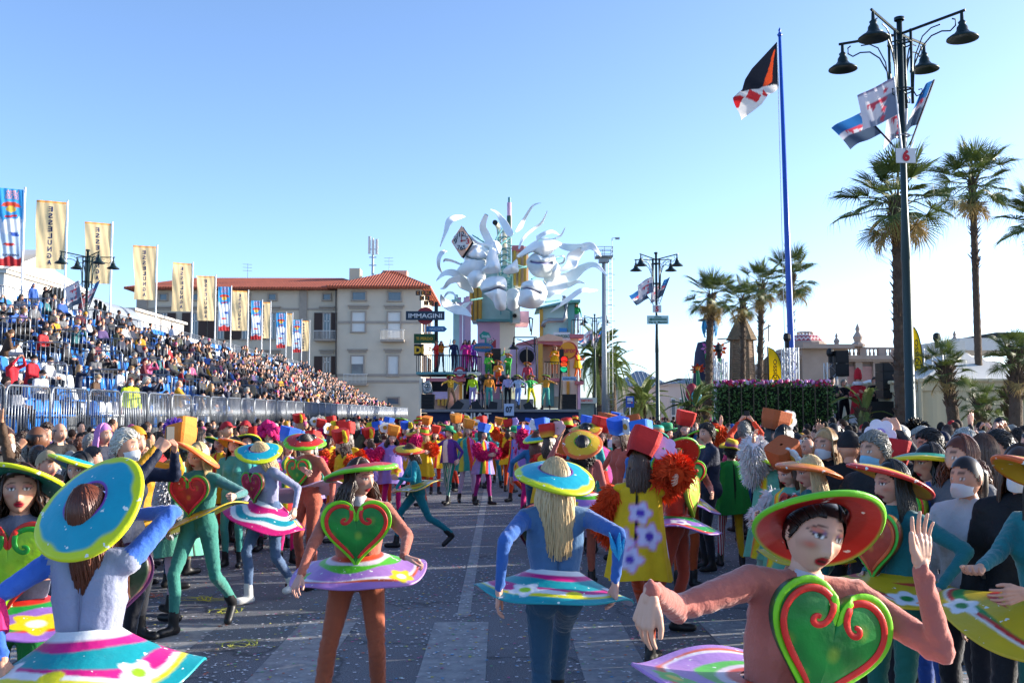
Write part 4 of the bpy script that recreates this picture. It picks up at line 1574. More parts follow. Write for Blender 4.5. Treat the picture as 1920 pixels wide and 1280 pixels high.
def leaf_box(name, label, x0, x1, y0, y1, z0, z1, n, seed, cat='hedge'):
 r_ = np.random.RandomState(seed)
 mb = MB()
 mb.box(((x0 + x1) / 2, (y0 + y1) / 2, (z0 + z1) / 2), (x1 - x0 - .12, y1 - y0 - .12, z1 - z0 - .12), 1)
 W, D, H = x1 - x0, y1 - y0, z1 - z0
 ar = np.array([W * H, W * H, D * H, D * H, W * D])
 fa = r_.choice(5, n, p=ar / ar.sum())
 u, v = r_.rand(n), r_.rand(n)
 p = np.zeros((n, 3))
 for k in range(n):
  f_ = fa[k]
  p[k] = ((x0 + W * u[k], y0 if f_ == 0 else y1, z0 + H * v[k]) if f_ < 2 else (x0 if f_ == 2 else x1, y0 + D * u[k], z0 + H * v[k]) if f_ < 4 else (x0 + W * u[k], y0 + D * v[k], z1))
 p += r_.normal(size=(n, 3)) * .05
 a, b = r_.normal(size=(n, 3)), r_.normal(size=(n, 3))
 a /= np.linalg.norm(a, axis=1)[:, None]
 b = np.cross(a, b)
 b /= np.linalg.norm(b, axis=1)[:, None]
 s = r_.uniform(.03, .06, n)[:, None]
 q = np.stack([p - a * s, p + b * s * .5, p + a * s, p - b * s * .5], 1).reshape(-1, 3)
 mb.add(q, [(4 * i, 4 * i + 1, 4 * i + 2, 4 * i + 3) for i in range(n)])
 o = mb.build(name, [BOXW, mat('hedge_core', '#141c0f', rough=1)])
 return tag(o, label, cat)

YP = 29.
hx0, hx1 = at(1342, 775, YP).x, at(1556, 775, YP).x
hz = at(1450, 723, YP).z
pod = empty('podium', ((hx0 + hx1) / 2 + 2.0, YP + 2.5, 0), 0, 'long blue skirted podium behind the clipped hedge', 'podium')
mb = MB()
W = hx1 - hx0 + 3.6
mb.box((0, 0, .7), (W, 4.4, 1.28), 0)
mb.box((0, 0, 1.37), (W + .1, 4.5, .1), 1)
mb.build('deck', [mat('blue_cloth', '#1c3f7d', rough=.8, var=.1), mat('deck_boards', '#3d3a36', rough=.8)], pod)
HEDGE = leaf_box('hedge', 'dark clipped hedge wall along the front of the podium', hx0, hx1, YP - .35, YP + .2, .55, hz, 9000, 3)
r_ = np.random.RandomState(4)
mb = MB()
for i in range(420):
 x = r_.uniform(hx0, hx1)
 c = np.array((x, YP - .05 + r_.uniform(-.22, .22), hz + r_.uniform(-.02, .14)))
 col = lin(r_.choice(['#b3285a', '#c86a9a', '#c02038', '#d59ac0', '#a83a8a', '#3c5a26', '#c9b0c8']))
 mb.ball(c, r_.uniform(.035, .075), n=5, k=3, col=col)
o = mb.build('flowers', [FOAM], attr='col', kind='stuff')
tag(o, 'pink and purple flowers in a row on top of the hedge', 'flowers')
for x in np.linspace(hx0 + .3, hx1 - .2, 9):
 mb = MB()
 mb.box((x, YP - .42, (hz + .3) / 2), (.03, .03, hz - .3))
 mb.build('stake', [mat('bare_wood', '#4f4636', rough=.8)], HEDGE)
# --- grandstand
STEEL = mat('stand_deck', '#5d6167', rough=.6, var=.15, scale=2, metal=.3)
DARKM = mat('stand_underside', '#2d3034', rough=.8)
BLUEP = mat('blue_seat_plastic', '#1e66b8', rough=.4, var=.08)
WHTP = mat('white_seat_plastic', '#c9ced4', rough=.4, var=.05)
SX0, ROWD, ROWH, SZ0, NROW = -11.0, .80, .42, 1.55, 12
SY0, SY1 = 15., 104.
rowx = lambda r: SX0 - ROWD * (r + .5)
rowz = lambda r: SZ0 + ROWH * r
stand = empty('grandstand', (SX0, (SY0 + SY1) / 2, 0), 0, 'long grey stepped grandstand along the left side of the road', 'grandstand')
YM = (SY0 + SY1) / 2
mb = MB()
mb.box((.8, 0, .62), (1.6, SY1 - SY0, 1.26))
mb.build('walkway', [STEEL], stand)
for r in range(NROW):
 mb = MB()
 mb.box((rowx(r) - SX0, 0, rowz(r) / 2), (ROWD, SY1 - SY0, rowz(r)))
 mb.box((rowx(r) - SX0 + ROWD / 2 + .012, 0, rowz(r) - .04), (.03, SY1 - SY0, .08), 1)
 mb.build('step', [STEEL, GALV], stand)

def seat_mesh(m):
 mb = MB()
 mb.box((.05, 0, .40), (.36, .40, .04))
 th = np.linspace(-1, 1, 7)
 pr = [(-.2, .02), (-.2, .3), (-.17, .36), (-.1, .39), (.1, .39), (.17, .36), (.2, .3), (.2, .02)]
 M = Matrix.Translation((-.15, 0, .40)) @ Matrix.Rotation(-.15, 4, 'Y') @ Matrix.Rotation(PI / 2, 4, 'Z')
 mb.prism(pr, .035, M)
 mb.box((.0, 0, .2), (.06, .3, .4))
 return mb.mesh('stadium_seat', [m])

SEATB, SEATW = seat_mesh(BLUEP), seat_mesh(WHTP)
taken = set()                                # (row, slot) occupied by a person; filled in before the seats go in

def slot_y(k):
 return SY0 + .3 + .5 * k

# guard rails
def rail_mesh(L, H, nb, hoop=True, r=.024):
 mb = MB()
 if hoop:
  mb.tube([(0, 0, 0), (0, 0, H - .14), (.04, 0, H - .04), (.14, 0, H), (L - .14, 0, H), (L - .04, 0, H - .04), (L, 0, H - .14), (L, 0, 0)], r, 6)
 else:
  mb.tube([(0, 0, 0), (0, 0, H), (L, 0, H), (L, 0, 0), (0, 0, 0.001)], r, 6)
 b = MB()
 mb.tube([(0, 0, .12), (L, 0, .12)], r * .8, 6)
 for i in range(nb):
  x = L * (i + 1) / (nb + 1)
  b.tube([(x, 0, .12), (x, 0, H - .02)], r * .42, 4)
 return mb.mesh('frame', [GALV], True), b.mesh('bars', [GALV], True)

BF, BBR = rail_mesh(1.86, 1.30, 14, True)
GF, GB = rail_mesh(1.5, 1.05, 9, True)
YB0 = 15.4
nth = ['first', 'second', 'third', 'fourth', 'fifth', 'sixth', 'seventh', 'eighth', 'ninth', 'tenth', 'eleventh', 'twelfth', 'thirteenth', 'fourteenth', 'fifteenth', 'sixteenth', 'seventeenth', 'eighteenth', 'nineteenth', 'twentieth']

def ordinal(n):
 if n < 20:
  return nth[n]
 t = ['twenty', 'thirty', 'forty', 'fifty', 'sixty', 'seventy', 'eighty', 'ninety']
 a, b = divmod(n + 1, 10)
 return t[a - 2] + ('-' + nth[b - 1] if b else 'th').replace('tyth', 'tieth')

for i in range(45):
 y = YB0 + 1.94 * i
 o = empty('crowd_barrier', (-9.5, y, 1.25), PI / 2, 'galvanised barrier panel of the front row, ' + ordinal(i) + ' along the stand from the left', 'barrier', 'barrier panels along the foot of the stand')
 link('frame', BF, o)
 b = link('bars', BBR, o)
 b['kind'] = 'stuff'
 if i % 3 == 1:
  o.rotation_euler.z += rnd.uniform(-.015, .015)
AISLES = (27.5, 32, 36.5, 41, 45.5, 50.5, 56, 62, 69, 77, 86, 95)
for ai, y in enumerate(AISLES):
 for r in range(0, 12, 2 if ai < 6 else 3):
  o = empty('guard_rail', (rowx(r) - ROWD * .9, y + (r % 4) * .35, rowz(r)), 0, 'hooped guard rail across the ' + nth[r] + ' seating row at the ' + nth[ai] + ' stair', 'guard rail', 'hooped rails beside the stand stairs')
  link('frame', GF, o)
  b = link('bars', GB, o)
  b['kind'] = 'stuff'
xb = SX0 - ROWD * NROW - .1
zb = rowz(NROW - 1)
for i in range(30):
 y = 38 + 2.2 * i
 L = 2.15
 if i == 0:
  RF, RB = rail_mesh(L, 1.15, 14, False)
 o = empty('back_rail', (xb, y, zb), PI / 2, 'rail panel on top of the stand, ' + ordinal(i) + ' from the left', 'rail', 'rail panels along the back of the stand')
 link('frame', RF, o)
 b = link('bars', RB, o)
 b['kind'] = 'stuff'

# --- banners on the stand
CREAM = mat('cream_banner_cloth', '#ecd4a4', rough=.8, var=.05, scale=3, bump=.1, trans=.5)
BLUEL = mat('navy_print', '#1c3470', rough=.7)
ORNG = mat('orange_hem', '#d8903c', rough=.8)
POLEW = mat('white_pole', '#c8ccd2', rough=.35, var=.04, metal=.2)
xp = xb - .25

def cloth_grid(W, L, amp, seed, nx=14, nz=40, drift=.25):
 r_ = np.random.RandomState(seed)
 s, t = np.meshgrid(np.linspace(0, 1, nx), np.linspace(0, 1, nz))
 p = r_.uniform(0, 6, 4)
 y = amp * (np.sin(4 * t + 3 * s + p[0]) + .5 * np.sin(9 * t - 4 * s + p[1])) * (.25 + s) + .02 * np.sin(22 * s + 9 * t + p[2])
 x = -W * s * (1 - .05 * np.sin(PI * t)) - drift * W * .2 * np.sin(PI * t * 1.1 + p[3] * .15) * s
 z = -L * t - .04 * s
 return s, t, np.stack([x, y, z], -1)

def turn(g, a=.6):
 return g @ np.array(Matrix.Rotation(a, 3, 'Z')).T

def grid_at(g, s, t):
 nz, nx = g.shape[:2]
 fi, fj = t * (nz - 1), s * (nx - 1)
 i, j = np.clip(fi.astype(int), 0, nz - 2), np.clip(fj.astype(int), 0, nx - 2)
 a, b = (fi - i)[:, None], (fj - j)[:, None]
 return g[i, j] * (1 - a) * (1 - b) + g[i + 1, j] * a * (1 - b) + g[i, j + 1] * (1 - a) * b + g[i + 1, j + 1] * a * b

def print_on(mb, g, s, h, c, w=None, W=1., L=1., mirror=False, m=0, bold=.03, col=None, off=.012, thin=False):
 """lettering laid on a cloth grid: c = (s, t) of its centre, h and w in metres"""
 v, f = glyphs(s, bold)
 x0, x1 = v[:, 0].min(), v[:, 0].max()
 k = h / .73
 lx = (v[:, 0] - (x0 + x1) / 2) * (k if w is None else w / (x1 - x0)) * (-1 if mirror else 1)
 lz = (v[:, 2] - .365) * k
 q = grid_at(g, np.clip(c[0] - lx / W, 0, 1), np.clip(c[1] - lz / L, 0, 1))
 q[:, 1] -= off
 q[:, 0] += off * .6
 return mb.add(q, [p[::-1] for p in f] if mirror else f, m, col)

def banner_pole(o, H):
 mb = MB()
 mb.tube([(0, 0, 0), (0, 0, H)], [.05, .035], 8)
 mb.ball((0, 0, H + .03), .05, n=8, k=5)
 mb.build('pole', [POLEW], o)

for i, (u, v) in enumerate(((127, 378), (211, 418), (295, 461), (362, 493), (405, 517), (466, 545), (508, 566), (549, 587), (581, 601))):
 Y = xp * F / (u - 938)
 p = at(u, v, Y)
 o = empty('banner', (p.x, Y, zb - .2), 0, 'cream lettered banner on a white pole, ' + nth[i] + ' cream one from the left', 'banner', 'cream banners along the top of the stand')
 H = p.z - zb + .2
 banner_pole(o, H)
 W, L = 1.32, 3.3
 s, t, g = cloth_grid(W, L, .07, 30 + i)
 g = turn(g) + np.array((-.05, -.02, H - .05))
 mb = MB()
 mb.sheet(g)
 mb.sheet(g[:2] + np.array((0, -.006, .0)), 1)
 c = mb.build('cloth', [CREAM, ORNG], o, smooth=True)
 mb = MB()
 for k, ch in enumerate('ESSELUNGA'):
  print_on(mb, g, ch, .24, (.52, .115 + .098 * k), W=W, L=L, mirror=True, w=.19)
 mb.build('lettering', [BLUEL], c)
SKYB = mat('sky_blue_banner', (1, 1, 1), rough=.75, var=.05, attr='col', trans=.4)
for i, (u, v) in enumerate(((47, 354), (434, 537), (492, 563), (537, 586), (566, 599))):
 Y = (xp + .5) * F / (u - 938)
 p = at(u, v, Y)
 o = empty('banner', (p.x, Y, zb - .2), 0, 'blue and white printed banner with red foot, ' + nth[i] + ' blue one from the left', 'banner', 'blue banners along the top of the stand')
 H = p.z - zb + .2
 banner_pole(o, H)
 W, L = .92, 3.35
 s, t, g = cloth_grid(W, L, .035, 60 + i, 20, 80)
 g = turn(g) + np.array((-.05, -.02, H - .05))
 c = np.zeros(s.shape + (3,))
 c[:] = lin('#2f97d8')
 cl = t + .05 * np.sin(7 * s + i) + .03 * np.sin(15 * s)
 c[cl > .42] = lin('#b9cfe6')
 c[(np.hypot((s - .45) / .42, (t - .47) / .09) < 1) | (np.hypot((s - .6) / .3, (t - .52) / .07) < 1)] = lin('#dfe6ee')
 c[(np.hypot((s - .5) / .40, (t - .225) / .055) < 1) & (t < .235)] = lin('#c8402c')
 c[(np.hypot((s - .5) / .22, (t - .265) / .04) < 1)] = lin('#d9b24a')
 c[(np.abs(s - .5) < .28 - abs(.0)) & (np.abs(t - .335 - .04 * s) < .014)] = lin('#c22f38')
 c[(t > .885 + .02 * np.sin(9 * s))] = lin('#b02830')
 c[(np.hypot((s - .55) / .26, (t - .72) / .018) < 1)] = lin('#c23a34')
 c[(np.abs((s - .3) * .9 + (t - .60) * 2) < .16) & (t > .56) & (t < .62) & (s < .55)] = lin('#2a55b0')
 mb = MB()
 mb.sheet(g, 0, c)
 cl_ = mb.build('cloth', [SKYB], o, smooth=True, attr='col')
 mb = MB()
 for k, (wd, h_, tt) in enumerate((('UNA', .13, .035), ('GIOIA', .13, .075), ('DA NOI', .13, .115))):
  print_on(mb, g, wd, h_, (.47, tt), W=W, L=L, w=.5, mirror=True, m=0)
 print_on(mb, g, 'CARNEVALE', .09, (.47, .855), W=W, L=L, w=.66, mirror=True, m=1)
 mb.build('lettering', [mat('pink_print', '#d9a8b8', rough=.7), BLUEL], cl_)

# --- promenade lamps
GREENI = mat('dark_green_iron', '#1c2f31', rough=.38, var=.12, metal=.4)

def bell(mb, c, s=1.):
 mb.lathe([(.015, .0), (.03, -.02), (.035, -.16), (.075, -.2), (.06, -.24), (.10, -.30), (.105, -.36), (.15, -.42), (.22, -.46), (.285, -.51), (.29, -.535), (.265, -.53), (.12, -.46), (.001, -.46)], 22, c)

def street_lamp(p, H, label, group, shades=True):
 o = empty('street_lamp', p, 0, label, 'street lamp', group)
 mb = MB()
 mb.lathe([(.2, 0), (.2, .25), (.15, .3), (.14, 1.2), (.17, 1.25), (.10, 1.35), (.085, H * .5), (.095, H * .5 + .05), (.062, H * .62), (.055, H)], 16, cap=True)
 mb.lathe([(.1, H - .02), (.1, H + .04), (.02, H + .07)], 12)
 for a in range(4):
  th = PI / 4 + a * PI / 2
  d = Vector((math.cos(th), math.sin(th), 0))
  mb.tube([d * .22 + Vector((0, 0, H - 1.75)), d * .22 + Vector((0, 0, H - .25))], .028, 6)
 for z in (H - 1.45, H - .5):
  mb.tube([Vector((.23 * math.cos(t), .23 * math.sin(t), z)) for t in np.linspace(0, 2 * PI, 13)], .016, 5)
  for a in (PI / 4, -PI / 4):
   mb.tube([(math.cos(a) * .22, math.sin(a) * .22, z), (-math.cos(a) * .22, -math.sin(a) * .22, z)], .02, 5)
 mb.build('pole', [GREENI], o, smooth=True)
 for a in range(4):
  th = PI / 4 + a * PI / 2
  d = Vector((math.cos(th), math.sin(th), 0))
  up = Vector((0, 0, 1))
  m_ = MB()
  m_.tube([up * (H - .3), d * 1.27 + up * (H - .17)], .028, 6)
  q = [d * .24 + up * (H - 1.5), d * .27 + up * (H - 1.0), d * .42 + up * (H - .68), d * .62 + up * (H - .5), d * .82 + up * (H - .46), d * .98 + up * (H - .50), d * 1.08 + up * (H - .42), d * 1.08 + up * (H - .30), d * 1.02 + up * (H - .27)]
  m_.tube(q, .016, 5)
  q2 = [d * .25 + up * (H - 1.2), d * .3 + up * (H - .8), d * .45 + up * (H - .46), d * .62 + up * (H - .34), d * .8 + up * (H - .32)]
  m_.tube(q2, .014, 5)
  q3 = [d * .24 + up * (H - 1.5), d * .3 + up * (H - 1.62), d * .4 + up * (H - 1.6), d * .41 + up * (H - 1.5), d * .34 + up * (H - 1.5)]
  m_.tube(q3, .014, 5)
  ar = m_.build('lamp_arm', [GREENI], o)
  m_ = MB()
  bell(m_, d * 1.2 + up * (H - .19))
  m_.build('lamp_shade', [GREENI, ], ar, smooth=True)
 return o

WHF = mat('flag_cloth', (1, 1, 1), rough=.8, var=.05, attr='col', trans=.4)
lamps = []
for nm, u, v, Y, txt in (('6', 1686, 37, 19.2, 'lamp post numbered 6 with four green bell lamps in the right foreground'), ('5', 1230, 475, 47, 'lamp post numbered 5 with four bell lamps beyond the crowd'), (None, 1115, 590, 77, 'distant four armed lamp post behind the floodlight mast'), (None, 165, 470, 46, 'four armed lamp post behind the top of the stand')):
 p = at(u, v, Y)
 gz = .12
 lamps.append((street_lamp((p.x, Y, gz), p.z - gz, txt, 'four armed promenade lamps'), p, Y, nm))

def small_flag(o, base, tip, seed, dark, W=.95, Hh=.85):
 """flag on a slanting stick; outline pattern of circus colours, no figure"""
 b, t = Vector(base), Vector(tip)
 mb = MB()
 mb.tube([b, t], .018, 6)
 root = mb.build('flag_stick', [POLEW if not dark else IRON], o)
 r_ = np.random.RandomState(seed)
 n, k = 24, 24
 s, q = np.meshgrid(np.linspace(0, 1, n), np.linspace(0, 1, k))
 dz = (t - b)
 h0 = np.array(t)[None, None] - q[..., None] * np.array(dz.normalized() * Hh)
 w_ = r_.uniform(.1, .25)
 fly = np.array((-1, .25, -.38))
 g = h0 + s[..., None] * W * fly / np.linalg.norm(fly) + np.stack([0 * s, .09 * np.sin(6 * s + 2 * q + seed) * s, .05 * np.sin(5 * s + seed) * s - .1 * s * s], -1)
 c = np.zeros(s.shape + (3,))
 c[:] = lin('#d8d5de')
 c[(q > .55 - .2 * (s < .3)) & (s < .8)] = lin('#74829a')
 c[(np.hypot((s - .62) / .3, (q - .55) / .3) < 1)] = lin('#d8d6dc')
 z = (np.abs((s * 5) % 1 - .5) * .34 + .36)
 c[(q > .36) & (q < z + .06) & (s > .3) & (s < .75)] = lin('#c8485a')
 zz = np.abs((q * 4.5) % 1 - .5) * .12
 c[(np.abs(s - .22 - .2 * q) < zz) & (q > .1)] = lin('#c8485a')
 c[np.hypot((s - .45) / .07, (q - .52) / .07) < 1] = lin('#c8d0d8')
 c[(q > .62) & (np.abs(((s - .62) * 9) % 1 - .5) < .16) & (np.abs(s - .62) < .2)] = lin('#cfccd2')
 c[q < .07] = lin('#8d87a0')
 if dark:
  c[(q < .35) & (s > .1)] = lin('#2a63a0')
  c[q > .6] = lin('#46566c')
 mb = MB()
 mb.sheet(g, 0, c)
 mb.build('flag', [WHF], root, smooth=True, attr='col')

def lamp_flags(o, H0, seed, k=1.):
 ring = MB()
 ring.tube([(.13 * math.cos(t), .13 * math.sin(t), H0) for t in np.linspace(0, 2 * PI, 13)], .018, 5)
 ring.tube([(.11 * math.cos(t), .11 * math.sin(t), H0 - .35) for t in np.linspace(0, 2 * PI, 13)], .018, 5)
 for d in ((.3, 0), (-.3, 0), (0, .3), (0, -.3)):
  ring.tube([(d[0] * .4, d[1] * .4, H0 - .35), (d[0] * .95, d[1] * .95, H0 + .04), (d[0] * .4, d[1] * .4, H0)], .012, 5)
 ring.build('flag_bracket', [GALV], o)
 small_flag(o, (-.07, -.12, H0 - .3), (-.26, -.3, H0 + 1.08), seed, False, W=.72, Hh=.72)
 small_flag(o, (-.12, .1, H0 - .2), (-.62, .45, H0 + .62), seed + 1, True, W=.66, Hh=.62)
 small_flag(o, (.1, .1, H0 - .2), (.28, .4, H0 + .9), seed + 2, False, W=.45)
 small_flag(o, (.12, -.05, H0 - .2), (.62, -.1, H0 + 1.1), seed + 3, True, W=.3, Hh=.95)

for (o, p, Y, nm), vb in zip(lamps[:3], (255, 563, 645)):
 lamp_flags(o, at(1690 if nm == '6' else 1230, vb, Y).z - .12, 3 if nm == '6' else 13)
lamp_flags(lamps[3][0], 6.9, 23)
RED = mat('red_print', '#b81f2e', rough=.6)
SIGNW = mat('sign_white', '#cfd0d2', rough=.5, var=.03)
for (o, p, Y, nm), (v, W, H) in zip(lamps[:2], ((295, .38, .29), (580, .42, .34))):
 z = at(1690, v, Y).z - .12
 mb = MB()
 mb.box((0, -.125, z), (W, .02, H))
 for dz in (-.09, .09):
  mb.tube([(.09 * math.cos(t), .09 * math.sin(t), z + dz) for t in np.linspace(0, 2 * PI, 13)], .012, 5)
 s_ = mb.build('number_sign', [SIGNW], o)
 mb = MB()
 lettering(mb, nm, (0.0, -.145, z), H * .68, bold=.05)
 mb.build('lettering', [RED], s_)
o, p, Y, nm = lamps[1]
z = at(1232, 600, Y).z - .12
mb = MB()
mb.box((.03, -.14, z), (1.02, .03, .40))
s_ = mb.build('exit_sign', [mat('pale_green_sign', '#a9c9c6', rough=.5)], o)
GREENS = mat('green_print', '#0f5a4a', rough=.6)
mb = MB()
lettering(mb, 'USCITA', (.03, -.165, z + .13), .075)
lettering(mb, 'Via G. Mazzini', (.03, -.165, z - .115), .10, w=.86)
mb.prism([(-.42, 0), (-.3, .065), (-.3, .03), (.42, .03), (.42, -.03), (-.3, -.03), (-.3, -.065)], .02, Matrix.Translation((.03, -.16, z + .02)))
mb.build('lettering', [GREENS], s_)

# --- tall flagpole
YF = 33.
pt, pb = at(1462, 68, YF), at(1490, 775, YF)
fp = empty('flagpole', (pb.x, YF, .12), 0, 'tall blue flagpole flying a large black, red and white flag', 'flagpole')
BLUEPOLE = mat('blue_pole', '#1c4fae', rough=.35, var=.05)
dx, H = pt.x - pb.x, pt.z - .12
mb = MB()
mb.tube([(0, 0, 0), (dx * .16, 0, H * .16), (dx * .2, 0, H * .2), (dx * .5, 0, H * .5), (dx, 0, H)], [.15, .135, .12, .1, .05], 12)
mb.lathe([(.07, 0), (.09, .05), (.05, .1), (.03, .16), (.05, .2), (.005, .3)], 10, (dx, 0, H))
mb.build('pole', [BLUEPOLE], fp, smooth=True)
mb = MB()
mb.tube([(dx * .97 - .12, -.06, H - .3), (dx * .2 - .25, -.1, 1.6)], .012, 4)
mb.build('halyard', [WHITEP], fp)
n, k = 60, 40
s, q = np.meshgrid(np.linspace(0, 1, n), np.linspace(0, 1, k))
top = [(1460, 79), (1440, 100), (1412, 130), (1398, 152), (1386, 180), (1368, 196)]
bot = [(1462, 169), (1456, 176), (1440, 184), (1425, 206), (1405, 222), (1388, 234)]

def curve(pts, s):
 u = np.interp(s, np.linspace(0, 1, len(pts)), [p[0] for p in pts])
 v = np.interp(s, np.linspace(0, 1, len(pts)), [p[1] for p in pts])
 return u, v

u0, v0 = curve(top, s)
u1, v1 = curve(bot, s)
U, Vv = u0 + (u1 - u0) * q, v0 + (v1 - v0) * q
kpx = YF / F
g = np.stack([(U - 1462) * kpx + dx - .06, .42 * np.sin(5.2 * s + 1.2 * q) * s + .1 * np.sin(13 * s + 5 * q) * s, H - (Vv - 68) * kpx], -1)
c = np.zeros(s.shape + (3,))
c[:] = lin('#1a1d28')
qb = np.interp(s, [0, .5, .75, .86, 1], [.97, .6, .2, 0, 0])
c[q > qb] = lin('#d8d6d4')
dq = (q - qb - .25) / .27
ds = ((s - .52) / .15)
dm = (np.abs((ds + 50) % 2 - 1) + np.abs(dq)) < .95
c[(q > qb) & dm & (s > .42)] = lin('#c5262c')
c[(q > .12) & (q < .72) & (q < qb) & (np.abs(s - .05 - .42 * (q - .1)) < .015 + .13 * (q - .1))] = lin('#cf4a22')
mb = MB()
mb.sheet(g, 0, c)
mb.build('flag', [WHF], fp, smooth=True, attr='col')

# --- feather flags, light towers, loudspeakers
YEL = mat('yellow_flag_cloth', '#e0b800', rough=.7, var=.05, trans=.4)
BLK = mat('black_print', '#141414', rough=.6, var=.05)

def feather(label, base, H, W, seed, flip=1, black=.0):
 o = empty('feather_flag', base, 0, label, 'flag', 'yellow feather flags')
 t = np.linspace(0, 1, 26)
 edge = np.where(t > .62, W * np.sqrt(np.clip(1 - ((t - .62) / .38) ** 2, 0, 1)), W * (.86 + .14 * t / .62))
 L = np.stack([np.zeros(26) * flip, .03 * np.sin(6 * t + seed), H * (.18 + .82 * t)], -1)
 R_ = L + np.stack([edge * flip, .05 * np.sin(7 * t + seed), -.0 * t], -1)
 g = np.stack([L * (1 - a) + R_ * a for a in np.linspace(0, 1, 8)], 1)
 mb = MB()
 mb.sheet(g)
 if black:
  mb.sheet(g[:int(26 * black)] - np.array((0, .012, 0)), 1)
 mb.tube(L, .025, 6, 1)
 mb.tube(R_[8:], .016, 5, 1)
 mb.tube([(0, 0, 0), tuple(L[0])], .025, 6, 1)
 c = mb.build('cloth', [YEL, BLK], o)
 mb = MB()
 A = Matrix.Rotation(PI / 2 * 1, 4, 'Y')
 lettering(mb, 'OSSIDUINO', (W * .48 * flip, -.07, H * .62), W * .26, w=H * .46, M=A)
 mb.tube([(W * flip * .5 + W * .32 * math.cos(a), -.07, H * .56 + H * .11 * math.sin(a)) for a in np.linspace(-1.2, 3.4, 16)], .014, 4)
 mb.build('lettering', [BLK], c)
 return o

p = at(1444, 735, 33.5)
feather('yellow feather flag with black foot above the hedge', (p.x - .05, 33.5, 1.42), at(1440, 650, 33.5).z - 1.42, .46, 1, 1, .42)
p = at(1708, 775, 30)
feather('yellow feather flag behind the lamp post numbered 6', (p.x, 30, 1.6), at(1710, 608, 30).z - 1.6, .42, 3)

TRUSS = mat('aluminium_truss', '#b4b8bc', rough=.35, var=.1, metal=.7)

def truss_tower(label, base, z1, w=.3, lamp=True, sz=.24):
 o = empty('light_tower', base, 0, label, 'light tower', 'aluminium light towers')
 mb = MB()
 h = z1 - base[2]
 for a in (-1, 1):
  for b in (-1, 1):
   mb.tube([(a * w / 2, b * w / 2, 0), (a * w / 2, b * w / 2, h)], .024, 6)
 n = max(4, int(h / w))
 for i in range(n):
  z0_, z1_ = h * i / n, h * (i + 1) / n
  s_ = 1 if i % 2 else -1
  for (a, b, c_, d) in ((-s_, -1, s_, -1), (s_, 1, -s_, 1), (-1, s_, -1, -s_), (1, -s_, 1, s_)):
   mb.tube([(a * w / 2, b * w / 2, z0_), (c_ * w / 2, d * w / 2, z1_)], .012, 4)
 mb.box((0, 0, .02), (w * 2, w * 2, .04))
 mb.build('truss', [TRUSS], o)
 if lamp:
  mb = MB()
  mb.box((0, 0, h + .1), (.1, .1, .2))
  mb.lathe([(.0, 0), (sz * .36, .02), (sz * .5, sz * .4), (sz * .45, sz * .9), (sz * .2, sz * 1.1), (.001, sz * 1.12)], 8, (0, 0, h + .18))
  mb.build('spotlight', [IRON], o)
 return o

for i, (u, vt, Y, z0, wd, lm, txt) in enumerate(((1476, 652, 29.7, .12, .26, True, 'truss tower left of the blue flagpole with a black lamp on top'), (1486, 652, 29.6, .12, .26, False, 'bare truss tower touching the blue flagpole'), (1348, 672, 30.5, .12, .24, True, 'slim truss tower beside the first straw tower'), (1355, 678, 31, .12, .24, False, 'slim truss tower hung with a curved lamp arm'), (1557, 680, 30.5, .12, .3, True, 'truss tower holding a lamp left of the black loudspeaker'), (1757, 652, 29, 2.0, .55, True, 'wide truss tower with a black lamp above the marquee edge'))):
 p = at(u, vt, Y)
 truss_tower(txt, (p.x, Y, z0), p.z, wd, lm)

def line_array(label, c, W, H, D=.6, n=6, base=None):
 o = empty('loudspeaker', c, 0, label, 'loudspeaker', 'black loudspeakers')
 for i in range(n):
  mb = MB()
  z = H * (i + .5) / n
  mb.box((0, 0, z), (W, D, H / n * .96))
  mb.box((0, -D / 2 - .01, z), (W * .92, .03, H / n * .8), 1)
  mb.build('cabinet', [IRON, mat('speaker_grille', '#17181a', rough=.7, var=.3, scale=60)], o)
 return o

p = at(1576, 706, 30.5)
line_array('tall black loudspeaker on the podium left of the red robed figure', (p.x, 30.6, p.z), .40, .8, n=2)
p = at(1669, 747, 29)
line_array('big black loudspeaker stack at the right end of the podium', (p.x, 29.2, p.z), .46, 1.05, n=4)
p = at(1665, 775, 29)
sb = line_array('black bass bin under the loudspeaker stack beside the palm trunk', (p.x - .1, 29.2, .12), .95, at(1665, 748, 29).z - .14, n=1, D=.8)

# floodlight mast
YM_ = 70.
p, b = at(1128, 482, YM_), at(1134, 775, YM_)
fm = empty('floodlight_mast', (b.x, YM_, 0), 0, 'tall grey floodlight mast with railed platform and ladder', 'mast')
H = p.z
MASTG = mat('mast_grey', '#8d959b', rough=.45, var=.06, metal=.3)
mb = MB()
mb.tube([(0, 0, 0), (0, 0, H * .45), (0, 0, H)], [.23, .19, .13], 14)
mb.build('mast_pole', [MASTG], fm, smooth=True)
mb = MB()
mb.box((0, 0, H), (1.2, 1.2, .12))
mb.box((0, 0, H - .25), (.7, .7, .3))
for z in (H + .35, H + .65):
 mb.tube([(-.58, -.58, z), (.58, -.58, z), (.58, .58, z), (-.58, .58, z), (-.58, -.58, z)], .025, 5)
for x in (-.58, 0, .58):
 for y in (-.58, .58):
  mb.tube([(x, y, H), (x, y, H + .66)], .025, 5)
mb.tube([(.6, 0, H), (.6, 0, H + 1.35), (1.0, 0, H + 1.4)], .03, 5)
mb.box((.98, 0, H + 1.34), (.3, .25, .12))
mb.build('platform', [MASTG], fm)
mb = MB()
for x in (.32, .58):
 mb.tube([(x, 0, 2), (x, 0, H)], .02, 4)
for z in np.arange(2, H, .32):
 mb.tube([(.32, 0, z), (.58, 0, z)], .014, 4)
